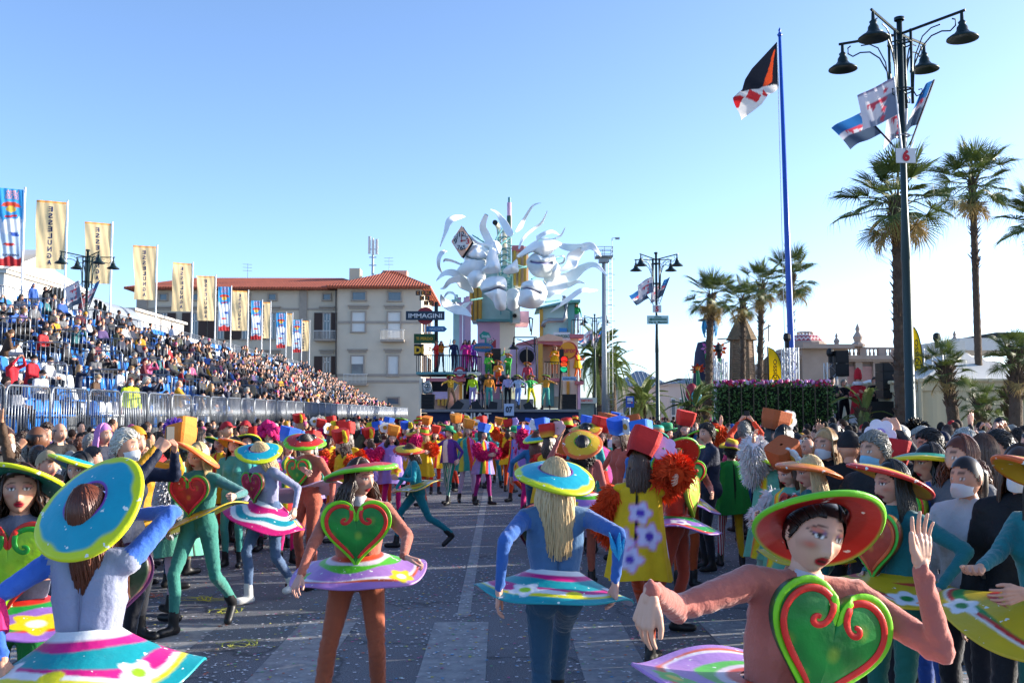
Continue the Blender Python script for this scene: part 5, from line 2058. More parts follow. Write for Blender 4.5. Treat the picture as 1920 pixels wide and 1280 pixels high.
for z in np.arange(3, H, 1.1):
 mb.tube([(.45 + .3 * math.sin(t), -.33 * math.cos(t) - .1, z) for t in np.linspace(-2.2, 2.2, 9)], .014, 4)
mb.build('ladder', [MASTG], fm)

# bus stop sign
p = at(1181, 775, 38)
bs = empty('bus_stop_sign', (p.x, 38, .0), 0, 'blue bus stop sign with white pictogram beside the date palm', 'sign')
z = at(1181, 753, 38).z
mb = MB()
mb.tube([(0, 0, 0), (0, 0, z)], .03, 6)
mb.build('post', [GALV], bs)
mb = MB()
mb.box((0, -.04, z), (.31, .03, .42))
pl = mb.build('plate', [BLUEPOLE], bs)
mb = MB()
mb.box((0, -.065, z + .08), (.2, .02, .14))
mb.box((0, -.065, z - .04), (.2, .02, .05))
mb.box((-.04, -.08, z + .02), (.16, .02, .02), 1)
mb.box((.07, -.08, z - .03), (.05, .02, .06), 2)
mb.build('pictogram', [SIGNW, BLK, RED], pl)
p = at(1095, 775, 66)
sh = empty('street_kiosk', (p.x, 66, 0), 0, 'grey street kiosk with a red lettered fascia right of the float', 'kiosk')
mb = MB()
mb.box((0, .8, 1.35), (1.3, 1.6, 2.7))
mb.build('cabin', [mat('kiosk_glass', '#5f7f88', rough=.2, spec=.7)], sh)
mb = MB()
mb.box((0, .5, 2.85), (1.62, 2.2, .36))
f_ = mb.build('fascia', [mat('kiosk_grey', '#9db0b8', rough=.5)], sh)
mb = MB()
lettering(mb, 'EMPORIO', (.15, -.62, 2.85), .16, w=.75)
mb.build('lettering', [RED], f_)
# --- the carnival float at the end of the road
YFL = 55.
FX = at(928, 775, YFL).x
flo = empty('carnival_float', (FX, YFL, 0), 0, 'towering carnival float with white broken faces, ribbons and pastel houses', 'carnival float')
MW = mat('white_papier_mache', (1, 1, 1), rough=.55, var=.05, scale=3, attr='col', bump=.15, bscale=9)
PINK = mat('mauve_paint', '#cfa6bf', rough=.6, var=.08, scale=2)
LILAC = mat('lilac_paint', '#c6aecb', rough=.6, var=.08, scale=2)
TEALP = mat('teal_paint', '#5f9698', rough=.6, var=.2, scale=1.5)
TEALL = mat('pale_teal_paint', '#aecbc8', rough=.6, var=.15, scale=1.5)
CREMP = mat('cream_paint', '#eadfc8', rough=.6, var=.08, scale=1)
OCHRE = mat('ochre_paint', '#c8973c', rough=.55, var=.1)
PEACH = mat('peach_paint', '#dcae95', rough=.6, var=.08)
ROSE = mat('rose_paint', '#b56a72', rough=.6, var=.08)
DKB = mat('dark_blue_cloth', '#172748', rough=.8)
SIGNB = mat('sign_dark_blue', '#1d3144', rough=.5)
SRED = mat('sign_dark_red', '#8c2330', rough=.5)
STEAL = mat('sign_teal', '#0f7c72', rough=.5)
SYEL = mat('sign_yellow', '#cf9f20', rough=.5)

def fp_(u, v, Y=YFL):
 p = at(u, v, Y)
 return Vector((p.x - FX, Y - YFL, p.z))

def c3(x, y):
 return 800 + x / 5.332, 360 + y / 5.332

def c2(x, y):
 return 940 + x / 5.564, 560 + y / 5.564

def c1(x, y):
 return 740 + x / 5.818, 480 + y / 5.818

def c4(x, y):
 return 760 + x / 8, 640 + y / 8

def fbox(name, u0, v0, u1, v1, Y, D, m, parent=None, taper=1., mb=None, mi=0):
 """box whose front face spans the given photo rectangle at distance Y"""
 a, b = fp_(u0, v1, Y), fp_(u1, v0, Y)
 M_ = mb or MB()
 M_.box(((a.x + b.x) / 2, a.y + D / 2, (a.z + b.z) / 2), (b.x - a.x, D, b.z - a.z), mi, taper=taper)
 if mb is None:
  return M_.build(name, [m], parent or flo)

# deck, skirt and tower
fbox('deck', 790, 767, 1085, 772, 46.2, 17, mat('deck_grey', '#77777a', rough=.7, var=.1))
fbox('stage_skirt', 800, 771, 1085, 822, 46.4, .3, DKB)
mb = MB()
lettering(mb, 'INIAT', fp_(893, 779, 46.3) + Vector((0, -.02, 0)), .28, w=1.4)
mb.build('lettering', [WHITEP], flo)
fbox('raised_stage', 862, 748, 1000, 768, 50, 8, mat('deck_grey', '#77777a', rough=.7, var=.1))
fbox('tower_block', 895, 601, 937, 762, 57, 3.2, PINK)
fbox('tower_block', 936.5, 601, 966, 762, 57.05, 3.1, CREMP)
fbox('tower_block', 937, 661, 959, 765, 56.7, 3.6, TEALL)
fbox('tower_block', 893, 598, 968, 602.5, 56.6, 4, TEALP)
fbox('tower_block', 884, 497, 966, 599, 57, 3.0, TEALL)
fbox('tower_block', 966, 583, 992, 604, 56.8, 3.4, PINK)
mb = MB()
for (u, v0, v1) in ((883.5, 527, 600), (892, 523, 600), (900, 523, 600)):
 a, b = fp_(u, v1, 56.8), fp_(u, v0, 56.8)
 mb.tube([a, b], .11, 8, 0)
 mb.tube([b, b + Vector((0, 0, .25))], .13, 8, 1)
for (u, v0, v1) in ((965, 470, 535), (974, 480, 537), (984, 475, 537)):
 a, b = fp_(u, v1, 57), fp_(u, v0, 57)
 mb.box((a + b) / 2, (.14, .3, b.z - a.z), 0)
mb.build('ochre_columns', [OCHRE, SRED], flo)
mb = MB()
fbox('', 960, 462, 991, 536, 57.2, 1.2, None, mb=mb, mi=0)
fbox('', 960, 460, 982, 471, 57.0, 1.4, None, mb=mb, mi=1)
mb.build('striped_panel', [CREMP, ROSE], flo)
for (u, v0, v1, m_, r) in ((855.5, 565, 715, TEALL, .17), (861.5, 570, 715, PINK, .16), (877, 568, 715, PINK, .17), (872, 570, 715, LILAC, .13)):
 mb = MB()
 a, b = fp_(u, v1, 55.5), fp_(u, v0, 55.5)
 mb.box((a + b) / 2, (r * 2, r * 2, b.z - a.z))
 mb.box(b, (r * 3, r * 3, .16))
 mb.box(b + Vector((0, 0, .2)), (r * 1.2, r * 1.2, .35))
 mb.build('column', [m_], flo)
# spire
mb = MB()
u = 955
for v0, v1, r, mi in ((405, 430, .155, 2), (380, 405, .135, 1), (370, 380, .085, 0), (430, 520, .12, 3)):
 a, b = fp_(u, v1, 57), fp_(u, v0, 57)
 mb.tube([a, b], r, 10, mi)
mb.build('spire', [TEALP, PINK, mat('bottle_green', '#284a41', rough=.5), CREMP], flo)
mb = MB()
mb.tube([fp_(936, 545, 57), fp_(936, 440, 57), fp_(934, 425, 56.8), fp_(929, 418, 56.3)], .13, 10)
mb.tube([fp_(929, 418, 56.3), fp_(928, 417, 56.1)], .15, 10, 1)
mb.tube([fp_(946, 520, 57.2), fp_(946, 428, 57.2)], .14, 8)
mb.build('stove_pipe', [CREMP, IRON], flo)
# inner scaffold zigzag
mb = MB()
for k in range(26):
 v = 440 + k * 5.6
 a, b = fp_(934 + 3 * math.sin(k), v, 56.3 + .2 * math.cos(k)), fp_(957 + 3 * math.cos(2 * k), v - 8 + 12 * (k % 2), 56.2)
 mb.tube([a, (a + b) / 2 + Vector((0, -.15, .1)), b], .035, 5)
mb.tube([fp_(957, 600, 56.2), fp_(957, 440, 56.2)], .05, 6)
mb.tube([fp_(939, 590, 56.2), fp_(934, 430, 56.2)], .05, 6)
for k in range(40):
 v = 520 + k * 2.2
 mb.tube([fp_(957, v, 56.1), fp_(961, v - 2.5, 56.0)], .025, 4)
mb.build('scaffold', [TEALP], flo)
mb = MB()
fbox('', 958, 540, 975, 605, 56.1, .8, None, mb=mb, mi=0)
for v in (552, 574, 592):
 c = fp_(965, v, 56.0)
 mb.lathe([(.16, 0), (.16, -.1), (.11, -.12), (.1, 0.05)], 14, c, 0, R=Matrix.Rotation(PI / 2, 3, 'X'))
 mb.lathe([(.115, .06), (.001, .06)], 14, c, 1, R=Matrix.Rotation(PI / 2, 3, 'X'))
mb.build('punched_strip', [WHITEP, IRON], flo)

# white face fragments
def fragment(name, outline, Y, depth, feats=(), lines=(), parent=None, conv=c3, tint='#e4e9ec'):
 P = np.array([conv(*q) for q in outline], float)
 n = len(P)
 # smooth closed outline
 Q = []
 for i in range(n):
  p0, p1, p2, p3 = P[i - 1], P[i], P[(i + 1) % n], P[(i + 2) % n]
  for t in np.linspace(0, 1, 7, endpoint=False):
   Q.append(.5 * ((2 * p1) + (-p0 + p2) * t + (2 * p0 - 5 * p1 + 4 * p2 - p3) * t ** 2 + (-p0 + 3 * p1 - 3 * p2 + p3) * t ** 3))
 Q = np.array(Q)
 c = P.mean(0)
 k = 22
 rows, cols = [], []
 for i in range(k + 1):
  s = i / k
  q = c + (Q - c) * s
  d = depth * .75 * (1 - s ** 2.2) ** .7 if s < 1 else np.zeros(1)
  d = np.broadcast_to(d, (len(Q),)).copy()
  cc = np.zeros((len(Q), 3))
  cc[:] = lin(tint)
  for (x, y, r, a) in feats:
   f = np.array(conv(x, y))
   d += a * np.exp(-((q - f) ** 2).sum(1) / (r / 5.332) ** 2) * (1 - s ** 6)
  for (pts, r, a, col) in lines:
   L = np.array([conv(*p) for p in pts], float)
   D = np.full(len(q), 1e9)
   for A, B in zip(L[:-1], L[1:]):
    t = np.clip(((q - A) @ (B - A)) / ((B - A) ** 2).sum(), 0, 1)
    D = np.minimum(D, np.linalg.norm(q - A - t[:, None] * (B - A), axis=1))
   e = np.exp(-(D / (r / 5.332)) ** 2)
   d += a * e
   if col:
    w_ = (e ** 2.5)[:, None]
    cc = cc * (1 - w_) + np.array(lin(col)) * w_
  rows.append([fp_(uu, vv, Y) + Vector((0, -dd, 0)) for (uu, vv), dd in zip(q, d)])
  cols.append(cc)
 rows.append([fp_(uu, vv, Y) + Vector((0, .12, 0)) for uu, vv in c + (Q - c) * .96])
 rows.append([fp_(uu, vv, Y) + Vector((0, .05 - depth * .5, 0)) for uu, vv in c + (Q - c) * .02])
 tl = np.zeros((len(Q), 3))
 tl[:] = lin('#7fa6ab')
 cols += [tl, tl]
 mb = MB()
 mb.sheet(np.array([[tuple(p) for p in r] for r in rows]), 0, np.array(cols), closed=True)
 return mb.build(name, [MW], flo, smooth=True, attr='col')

YW = 54.
fragment('eye_mask', [(370, 600), (420, 545), (520, 525), (600, 560), (640, 590), (610, 700), (600, 790), (560, 840), (470, 860), (380, 840), (305, 790), (330, 740), (375, 690)], YW, .75,
   feats=((500, 635, 75, .42), (450, 790, 90, .3), (500, 545, 60, .3)), lines=(([(405, 655), (450, 682), (510, 692), (585, 678)], 9, -.28, '#3c6a72'), ([(400, 620), (470, 570), (560, 580), (600, 620)], 16, -.26, None)))
fragment('nose_mask', [(600, 640), (640, 560), (690, 575), (715, 650), (740, 770), (720, 805), (640, 818), (560, 812), (545, 785), (590, 730)], YW - .4, .8, feats=((690, 770, 50, .5), (580, 790, 30, .25)))
fragment('nose_mask', [(760, 792), (800, 745), (850, 715), (900, 670), (915, 740), (922, 790), (880, 812), (800, 822)], YW - .3, .6, feats=((850, 780, 45, .4),))
fragment('lips_mask', [(538, 940), (560, 890), (640, 845), (760, 845), (800, 900), (802, 985), (797, 1100), (790, 1170), (740, 1187), (690, 1160), (660, 1090), (600, 1040), (545, 985)], YW - .6, .7,
   feats=((690, 915, 80, .45), (700, 1040, 70, .5), (740, 1140, 50, .3)), lines=(([(560, 1000), (640, 990), (720, 968), (810, 985)], 13, -.55, '#3b3568'),))
fragment('lips_mask', [(940, 960), (960, 905), (1040, 882), (1140, 888), (1195, 960), (1203, 1030), (1150, 1130), (1060, 1168), (950, 1150), (912, 1118), (930, 1010)], YW - .5, .7,
   feats=((1050, 920, 80, .42), (1040, 1060, 80, .5)), lines=(([(930, 968), (1000, 968), (1060, 990), (1130, 1015)], 12, -.5, '#5a4a86'),))
fragment('eye_mask', [(1005, 670), (1080, 610), (1150, 655), (1270, 625), (1288, 690), (1270, 800), (1220, 850), (1130, 858), (1050, 820), (1002, 730)], YW - .3, .65,
   feats=((1150, 700, 70, .3), (1140, 800, 70, .3)), lines=(([(1045, 703), (1110, 725), (1180, 728), (1245, 715)], 12, -.3, '#6a5a9a'),), tint='#c3cdd0')
fragment('brow_mask', [(900, 640), (960, 580), (1050, 510), (1150, 460), (1240, 468), (1350, 515), (1290, 570), (1240, 620), (1180, 655), (1140, 640), (1060, 600), (1000, 600), (930, 655)], YW - .2, .5, feats=((1150, 560, 90, .35),))

fragment('cheek_mask', [(440, 720), (560, 790), (590, 850), (540, 930), (470, 960), (415, 890), (410, 800)], YW - .1, .6, feats=((500, 860, 70, .35),))
fragment('cheek_mask', [(1190, 660), (1290, 690), (1345, 790), (1300, 880), (1230, 930), (1170, 870), (1200, 780)], YW + .2, .5, feats=((1260, 800, 70, .3),))
fragment('brow_mask', [(560, 520), (640, 480), (720, 500), (745, 570), (700, 640), (630, 610)], YW + .3, .4, feats=((650, 560, 50, .25),))
fragment('chin_mask', [(800, 1000), (870, 960), (930, 1000), (930, 1120), (870, 1190), (810, 1150)], YW + .5, .4, feats=((870, 1080, 50, .25),))

def ribbon(path, widths, Y, tw=.4, seed=0, dy=.5, th=.035):
 r_ = np.random.RandomState(seed)
 P = np.array([c3(*p) for p in path], float)
 n = 34
 t = np.linspace(0, len(P) - 1, n)
 pts = []
 for x in t:
  i = min(int(x), len(P) - 2)
  f = x - i
  p0, p1, p2, p3 = P[max(i - 1, 0)], P[i], P[i + 1], P[min(i + 2, len(P) - 1)]
  pts.append(.5 * ((2 * p1) + (-p0 + p2) * f + (2 * p0 - 5 * p1 + 4 * p2 - p3) * f * f + (-p0 + 3 * p1 - 3 * p2 + p3) * f ** 3))
 wd = np.interp(t, np.arange(len(P)), widths) / 5.332 * px(Y) / 2 * .88
 ph = r_.uniform(0, 6)
 W3 = np.array([tuple(fp_(u, v, Y) + Vector((0, dy * math.sin(1.1 * x + ph), 0))) for (u, v), x in zip(pts, t)])
 T = np.gradient(W3, axis=0)
 T /= np.linalg.norm(T, axis=1)[:, None]
 A = np.cross(T, (0, 1, 0))
 A /= np.linalg.norm(A, axis=1)[:, None]
 B = np.cross(A, T)
 an = tw * np.sin(1.3 * t + ph * 2) + tw * .6
 A2 = A * np.cos(an)[:, None] + B * np.sin(an)[:, None]
 B2 = np.cross(T, A2)
 a = np.linspace(0, 2 * PI, 14, endpoint=False)
 cup = .22 * wd[:, None, None] * (np.cos(a)[None, :, None] ** 2) * B2[:, None]
 g = W3[:, None] + (wd / np.abs(np.cos(an)).clip(.6))[:, None, None] * np.cos(a)[None, :, None] * A2[:, None] + th * np.minimum(1, wd / .15)[:, None, None] * np.sin(a)[None, :, None] * B2[:, None] + cup
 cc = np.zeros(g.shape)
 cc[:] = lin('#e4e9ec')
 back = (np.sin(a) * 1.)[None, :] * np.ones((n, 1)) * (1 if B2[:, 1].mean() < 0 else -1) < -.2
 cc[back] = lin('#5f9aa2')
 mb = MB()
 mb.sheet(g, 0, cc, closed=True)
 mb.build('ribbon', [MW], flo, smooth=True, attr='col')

for i, (p, w_) in enumerate((
  ([(135, 550), (190, 430), (240, 300), (320, 245), (385, 228)], [8, 40, 90, 55, 4]),
  ([(172, 832), (128, 760), (130, 680), (165, 610), (200, 583)], [8, 34, 52, 62, 10]),
  ([(345, 722), (270, 700), (195, 690), (172, 705)], [22, 26, 30, 8]),
  ([(95, 892), (180, 830), (280, 830), (370, 910), (462, 992)], [6, 60, 100, 140, 20]),
  ([(145, 1030), (180, 1110), (290, 1170), (380, 1200), (452, 1250)], [16, 100, 120, 90, 6]),
  ([(165, 1050), (205, 1002), (265, 1015), (305, 1072)], [14, 30, 30, 10]),
  ([(700, 640), (655, 540), (605, 430), (565, 330), (600, 232)], [60, 90, 90, 80, 50]),
  ([(640, 165), (700, 190), (770, 300), (830, 420), (855, 450)], [6, 34, 84, 90, 40]),
  ([(1140, 125), (1060, 140), (985, 240), (935, 330), (890, 402)], [6, 26, 34, 54, 16]),
  ([(1207, 185), (1150, 290), (1050, 370), (965, 470), (918, 585)], [6, 26, 32, 32, 20]),
  ([(1380, 368), (1340, 440), (1270, 468), (1190, 480)], [6, 22, 28, 34]),
  ([(1330, 520), (1430, 545), (1540, 560), (1640, 560), (1738, 655)], [70, 90, 90, 90, 6]),
  ([(1560, 555), (1470, 640), (1440, 730), (1310, 802)], [60, 150, 130, 6]),
  ([(1205, 1070), (1260, 960), (1440, 850), (1570, 750), (1690, 730), (1800, 850)], [30, 210, 150, 90, 70, 6]),
  ([(1235, 1203), (1400, 1090), (1540, 995), (1640, 985), (1722, 968)], [6, 60, 60, 40, 4]),
  ([(1285, 662), (1370, 645), (1370, 690), (1295, 710)], [10, 18, 26, 10]),
  ([(310, 360), (420, 430), (520, 520), (620, 540)], [10, 30, 30, 14]),
  ([(560, 560), (470, 520), (400, 470), (330, 440), (270, 455)], [70, 60, 50, 34, 6]),
  ([(1100, 480), (1180, 430), (1260, 400), (1330, 415)], [60, 50, 34, 6]),
  ([(1180, 900), (1300, 900), (1400, 930), (1500, 905), (1580, 930)], [80, 90, 70, 40, 5]),
  ([(330, 870), (240, 900), (180, 960), (130, 960)], [70, 60, 34, 5]),
  ([(280, 1110), (330, 1150), (380, 1130), (440, 1100)], [40, 50, 60, 10]))):
 ribbon(p, w_, YW + (.3 if i % 2 else -.2), seed=i)
# struts that carry the fragments
mb = MB()
for (a, b) in (((345, 715), (600, 740)), ((440, 1080), (560, 1060)), ((920, 760), (1010, 740)), ((1200, 930), (1260, 940)), ((460, 430), (640, 545)), ((1290, 670), (1380, 650)), ((420, 920), (560, 960)), ((800, 700), (1000, 760)), ((720, 540), (860, 430)), ((690, 480), (760, 360)), ((1190, 1100), (1330, 1080)), ((1050, 870), (1120, 830))):
 mb.tube([fp_(*c3(*a), 54.6), fp_(*c3(*b), 55.4)], .05, 5)
mb.build('strut', [TEALP], flo)

# clock on a diamond plate
cA = Matrix.Translation(fp_(*c3(350, 497), 53.4))
ck = MB()
hw, hh = 103 / 5.332 * px(53.4), 160 / 5.332 * px(53.4)
ck.prism([(-hw, 0), (0, hh), (hw, 0), (0, -hh)], .3, cA @ Matrix.Rotation(.0, 4, 'Z'))
clk = ck.build('clock', [PEACH], flo)
mb = MB()
mb.prism([(.78 * hw * math.cos(a), .82 * hw * math.sin(a) * 1.05) for a in np.linspace(0, 2 * PI, 30, endpoint=False)], .06, cA @ Matrix.Translation((0, -.17, 0)))
mb.build('dial', [SIGNW], clk)
mb = MB()
cc_ = cA.to_translation() + Vector((0, -.22, 0))
for txt, dx_, dz_, h_, red in (('12', .02, .72, .3, 0), ('3', .6, .0, .34, 1), ('6', 0, -.66, .28, 0), ('9', -.6, -.02, .32, 0), ('7', -.26, -.60, .26, 0), ('5', .26, -.60, .26, 0), ('11', -.3, .58, .2, 0), ('1', .36, .58, .22, 0), ('10', -.5, .32, .16, 0), ('2', .52, .34, .18, 0)):
 lettering(mb, txt, cc_ + Vector((dx_ * hw, 0, dz_ * hw)), h_ * .9, m=red)
mb.build('numerals', [SIGNB, RED], clk)
mb = MB()
mb.box(cc_ + Vector((0, -.03, .2)), (.04, .02, .42))
mb.box(cc_ + Vector((.1, -.03, .03)), (.26, .02, .05))
mb.ball(cc_ + Vector((0, -.03, 0)), .06, n=8, k=5)
mb.build('hands', [SRED], clk)
mb = MB()
mb.prism([(-hw * 1.02, 0), (0, hh * 1.02), (hw * 1.02, 0), (0, -hh * 1.02)], .16, cA @ Matrix.Translation((.08, .2, -.03)))
mb.build('backing', [IRON], clk)

# left balcony house
fbox('house', 797, 714, 860, 768, 50.5, 5, PEACH)
fbox('house', 798, 708, 872, 715, 50.3, 5.5, ROSE)
mb = MB()
fbox('', *c4(395, 560), *c4(680, 745), 50.4, .3, None, mb=mb)
mb.build('window', [mat('dark_opening', '#14151c', rough=.9)], flo)
for q, tl in ((((245, 620), (355, 575), (410, 760), (270, 790)), 0), (((690, 570), (795, 625), (730, 740), (650, 735)), 1)):
 mb = MB()
 P = [fp_(*c4(*x), 50.0) for x in q]
 mb.add([tuple(p) for p in P] + [(p.x + .02, p.y + .12, p.z) for p in P], [(0, 1, 2, 3), (7, 6, 5, 4), (0, 4, 5, 1), (1, 5, 6, 2), (2, 6, 7, 3), (3, 7, 4, 0)])
 sh_ = mb.build('shutter', [mat('slate_paint', '#5d6f72', rough=.6)], flo)
 if tl == 0:
  c = fp_(*c4(330, 680), 49.9)
  mb = MB()
  for rr in (.20, .26):
   mb.tube([c + Vector((rr * .8 * math.cos(a), 0, rr * math.sin(a))) for a in np.linspace(0, 2 * PI, 20)], .014, 4)
  mb.ball(c + Vector((-.07, 0, .03)), .035, n=8, k=4)
  mb.ball(c + Vector((.07, 0, .03)), .035, n=8, k=4)
  mb.tube([c + Vector((x, 0, -.09 - .3 * x * x)) for x in np.linspace(-.1, .1, 6)], .016, 4)
  mb.build('face_emblem', [SIGNW], sh_)
for (u0, u1, m_) in ((861, 867, OCHRE), (868, 880, mat('dark_opening', '#14151c', rough=.9)), (874, 880, OCHRE), (786, 792, CREMP)):
 fbox('pillar', u0, 709, u1, 766, 50.7, .5, m_)
fbox('window_box', *c4(400, 752), *c4(650, 870), 50.2, .3, LILAC)
for x in (480, 540, 590):
 fbox('merlon', *c4(x, 860), *c4(x + 40, 960), 50.1, .3, OCHRE)
bal = fbox('balcony', *c4(160, 455), *c4(1130, 492), 51, 4.2, TEALP)
fbox('balcony_edge', *c4(920, 460), *c4(1130, 512), 50.9, .3, CREMP)
mb = MB()
A_, B_ = c4(165, 0), c4(1140, 0)
zt_, zb_ = c4(0, 208)[1], c4(0, 455)[1]
for u in np.linspace(A_[0] + .4, B_[0] - .4, 34):
 mb.tube([fp_(u, zb_, 51.1), fp_(u, zt_ + (2 if u > 880 else 0), 51.1)], .018, 4)
mb.tube([fp_(A_[0], zt_, 51.1), fp_(877, zt_, 51.1)], .03, 5)
mb.tube([fp_(876, zt_, 51.1), fp_(B_[0], zt_ + 3, 51.1)], .03, 5)
mb.build('railing', [IRON], flo)

# street signs on the left pole
mb = MB()
mb.tube([fp_(818, 700, 52.5), fp_(818, 566, 52.5)], .1, 8)
mb.build('sign_pole', [IRON], flo)

def sign(name, u0, v0, u1, v1, Y, m, txt=None, tm=None, hfrac=.6, arrow=0, wfrac=.86):
 a, b = fp_(u0, v1, Y), fp_(u1, v0, Y)
 W, H = b.x - a.x, b.z - a.z
 c = (a + b) / 2
 mb = MB()
 if arrow:
  mb.prism([(-W / 2, -H / 2), (W / 2 - H * .5, -H / 2), (W / 2, 0), (W / 2 - H * .5, H / 2), (-W / 2, H / 2)], .08, Matrix.Translation(c))
 else:
  mb.box(c, (W, .08, H))
 o = mb.build(name, [m], flo)
 if txt:
  mb = MB()
  lettering(mb, txt, c + Vector((0, -.06, 0)), H * hfrac, w=W * wfrac)
  mb.build('lettering', [tm or SIGNW], o)
 return o

c = fp_(*c1(335, 652), 52.35)
mb = MB()
rr = 96 / 5.818 * px(52.35)
mb.prism([(rr * math.cos(a), rr * math.sin(a)) for a in np.linspace(0, 2 * PI, 30, endpoint=False)], .08, Matrix.Translation(c))
mb.build('sign_disc', [SRED], flo)
sign('sign_bar', *c1(122, 602), *c1(545, 698), 52.2, SIGNB, 'IMMAGINI', None, .5)
sign('arrow_sign', *c1(343, 765), *c1(572, 825), 52.2, mat('sign_blue', '#2a5f8a', rough=.5), 'NASCOSTE', mat('pale_blue_print', '#a9c4d4', rough=.6), .42, 1, .66)
sign('board_sign', *c1(210, 848), *c1(440, 952), 52.3, mat('sign_green', '#1f4a2a', rough=.6), 'TI PERDO', SYEL, .3, 0, .8)
for row, (y, x0) in zip(('CER', 'CA', 'VO'), ((403, 230), (458, 272), (512, 318))):
 for i, ch in enumerate(row):
  sign('letter_tile', *c1(x0 + 58 * i, y - 24), *c1(x0 + 58 * i + 50, y + 24), 52.2 + .02 * i, mat('tile_dark', '#2a2426', rough=.5), ch, mat('orange_print', '#d8862a', rough=.5), .6, 0, .5)
mb = MB()
c = fp_(*c1(266, 1022), 50.6)
rr = 56 / 5.818 * px(50.6)
mb.prism([(rr * math.cos(a), rr * math.sin(a)) for a in np.linspace(0, 2 * PI, 26, endpoint=False)], .08, Matrix.Translation(c))
o = mb.build('sign_disc', [SYEL], flo)
mb = MB()
mb.box(c + Vector((0, -.05, 0)), (.5, .03, .58), 0)
lettering(mb, 'DI', c + Vector((0, -.09, 0)), .36, m=1, bold=.05)
mb.build('lettering', [IRON, SYEL], o)
c = fp_(*c4(817, 468), 50.0)
rr = 88 / 8 * px(50)
mb = MB()
mb.lathe([(rr * .62, -.05), (rr, -.05), (rr, .05), (rr * .62, .05), (rr * .62, -.05)], 32, c, R=Matrix.Rotation(PI / 2, 3, 'X'))
o = mb.build('roundel', [mat('sign_red', '#a82632', rough=.5)], flo)
mb = MB()
mb.prism([(rr * .62 * math.cos(a), rr * .62 * math.sin(a)) for a in np.linspace(0, 2 * PI, 26, endpoint=False)], .06, Matrix.Translation(c), 0)
mb.box(c + Vector((0, -.08, 0)), (rr * 2.3, .05, rr * .5), 1)
lettering(mb, 'MERAVIGLIOSO', c + Vector((0, -.12, 0)), rr * .26, w=rr * 2.05, m=2)
mb.build('roundel_bar', [SIGNW, mat('sign_navy', '#1c2f66', rough=.5), SIGNW], o)
# signs at the tower foot
mb = MB()
P = [c1(*q) for q in ((922, 862), (968, 818), (1030, 836), (1052, 892), (1004, 892), (1004, 1010), (982, 1010), (982, 905), (940, 908))]
Pw = [fp_(u, v, 52) for u, v in P]
c = Pw[5]
mb.prism([(p.x, p.z) for p in Pw][::-1], .08, Matrix.Translation((0, Pw[0].y, 0)))
o = mb.build('arrow_sign', [STEAL], flo)
mb = MB()
lettering(mb, 'Strada', fp_(*c1(992, 872), 51.9), .16, w=.42)
mb.build('lettering', [SIGNW], o)
mb = MB()
a, b, d = fp_(*c1(1010, 1000), 52.1), fp_(*c1(1106, 905), 52.1), fp_(*c1(1104, 1000), 52.1)
for tri, mi in (((a, d, b), 0), ((a, b, fp_(*c1(1010, 930), 52.1), ), 1)):
 mb.add([tuple(p) for p in tri] + [(p.x, p.y + .08, p.z) for p in tri], [(0, 1, 2), (5, 4, 3), (0, 3, 4, 1), (1, 4, 5, 2), (2, 5, 3, 0)], mi)
o = mb.build('board_sign', [mat('sign_red', '#a82632', rough=.5), SIGNW], flo)
mb = MB()
lettering(mb, 'FIGLI', fp_(*c1(1042, 935), 52.0), .17, w=.5, M=Matrix.Rotation(-.62, 3, 'Y'))
mb.build('lettering', [IRON], o)
mb = MB()
c = fp_(*c1(962, 996), 51.8)
mb.lathe([(.001, 0), (.55, .0), (.55, .06), (.001, .06)], 24, c, R=Matrix.Rotation(PI / 2, 3, 'X'), sy=.45)
o = mb.build('oval_sign', [mat('sign_blue', '#2a5f8a', rough=.5)], flo)
mb = MB()
lettering(mb, 'ANDREMO', c + Vector((0, -.09, 0)), .12, w=.85)
mb.build('lettering', [mat('orange_print', '#d8862a', rough=.5)], o)
o = sign('vertical_sign', *c1(982, 1005), *c1(1048, 1262), 51.9, STEAL)
for i, ch in enumerate('PANORAMA'):
 mb = MB()
 lettering(mb, ch, fp_(*c1(1015, 1030 + 28 * i), 51.8), .135, w=.16)
 mb.build('lettering', [mat('pale_blue_print', '#a9c4d4', rough=.6)], o)

# right hand houses
fbox('house', *c2(95, 480), *c2(385, 860), 53, 3, LILAC)
fbox('house', *c2(95, 830), *c2(385, 862), 52.9, .3, ROSE)
mb = MB()
P = [fp_(*c2(*q), 52.9) for q in ((150, 478), (160, 465), (385, 405), (640, 445), (640, 488), (385, 470))]
mb.prism([(p.x, p.z) for p in P][::-1], 3.2, Matrix.Translation((0, P[0].y + 1.55, 0)))
mb.build('roof', [ROSE], flo)
mb = MB()
P = [fp_(*c2(*q), 52.7) for q in ((375, 405), (490, 365), (640, 400), (640, 440), (385, 440))]
mb.prism([(p.x, p.z) for p in P][::-1], 3.2, Matrix.Translation((0, P[0].y + 1.6, 0)))
mb.build('roof', [PEACH], flo)
c = fp_(*c2(265, 603), 52.9)
rr = 88 / 5.564 * px(53)
mb = MB()
mb.lathe([(rr * .86, -.02), (rr * .88, -.14), (rr * 1.06, -.14), (rr * 1.1, 0)], 36, c, R=Matrix.Rotation(PI / 2, 3, 'X'))
mb.lathe([(rr * .88, .02), (.001, .025)], 36, c, 1, R=Matrix.Rotation(PI / 2, 3, 'X'))
mb.build('porthole', [ZINC, mat('dark_opening', '#14151c', rough=.9)], flo)
fbox('house', *c2(385, 470), *c2(432, 860), 52.8, 3, OCHRE)
fbox('house', *c2(430, 480), *c2(640, 1140), 54.2, 2, CREMP)
fbox('house', *c2(640, 400), *c2(800, 1180), 53.5, 3.5, CREMP)
fbox('pillar', *c2(683, 860), *c2(712, 1150), 53.4, .4, OCHRE)
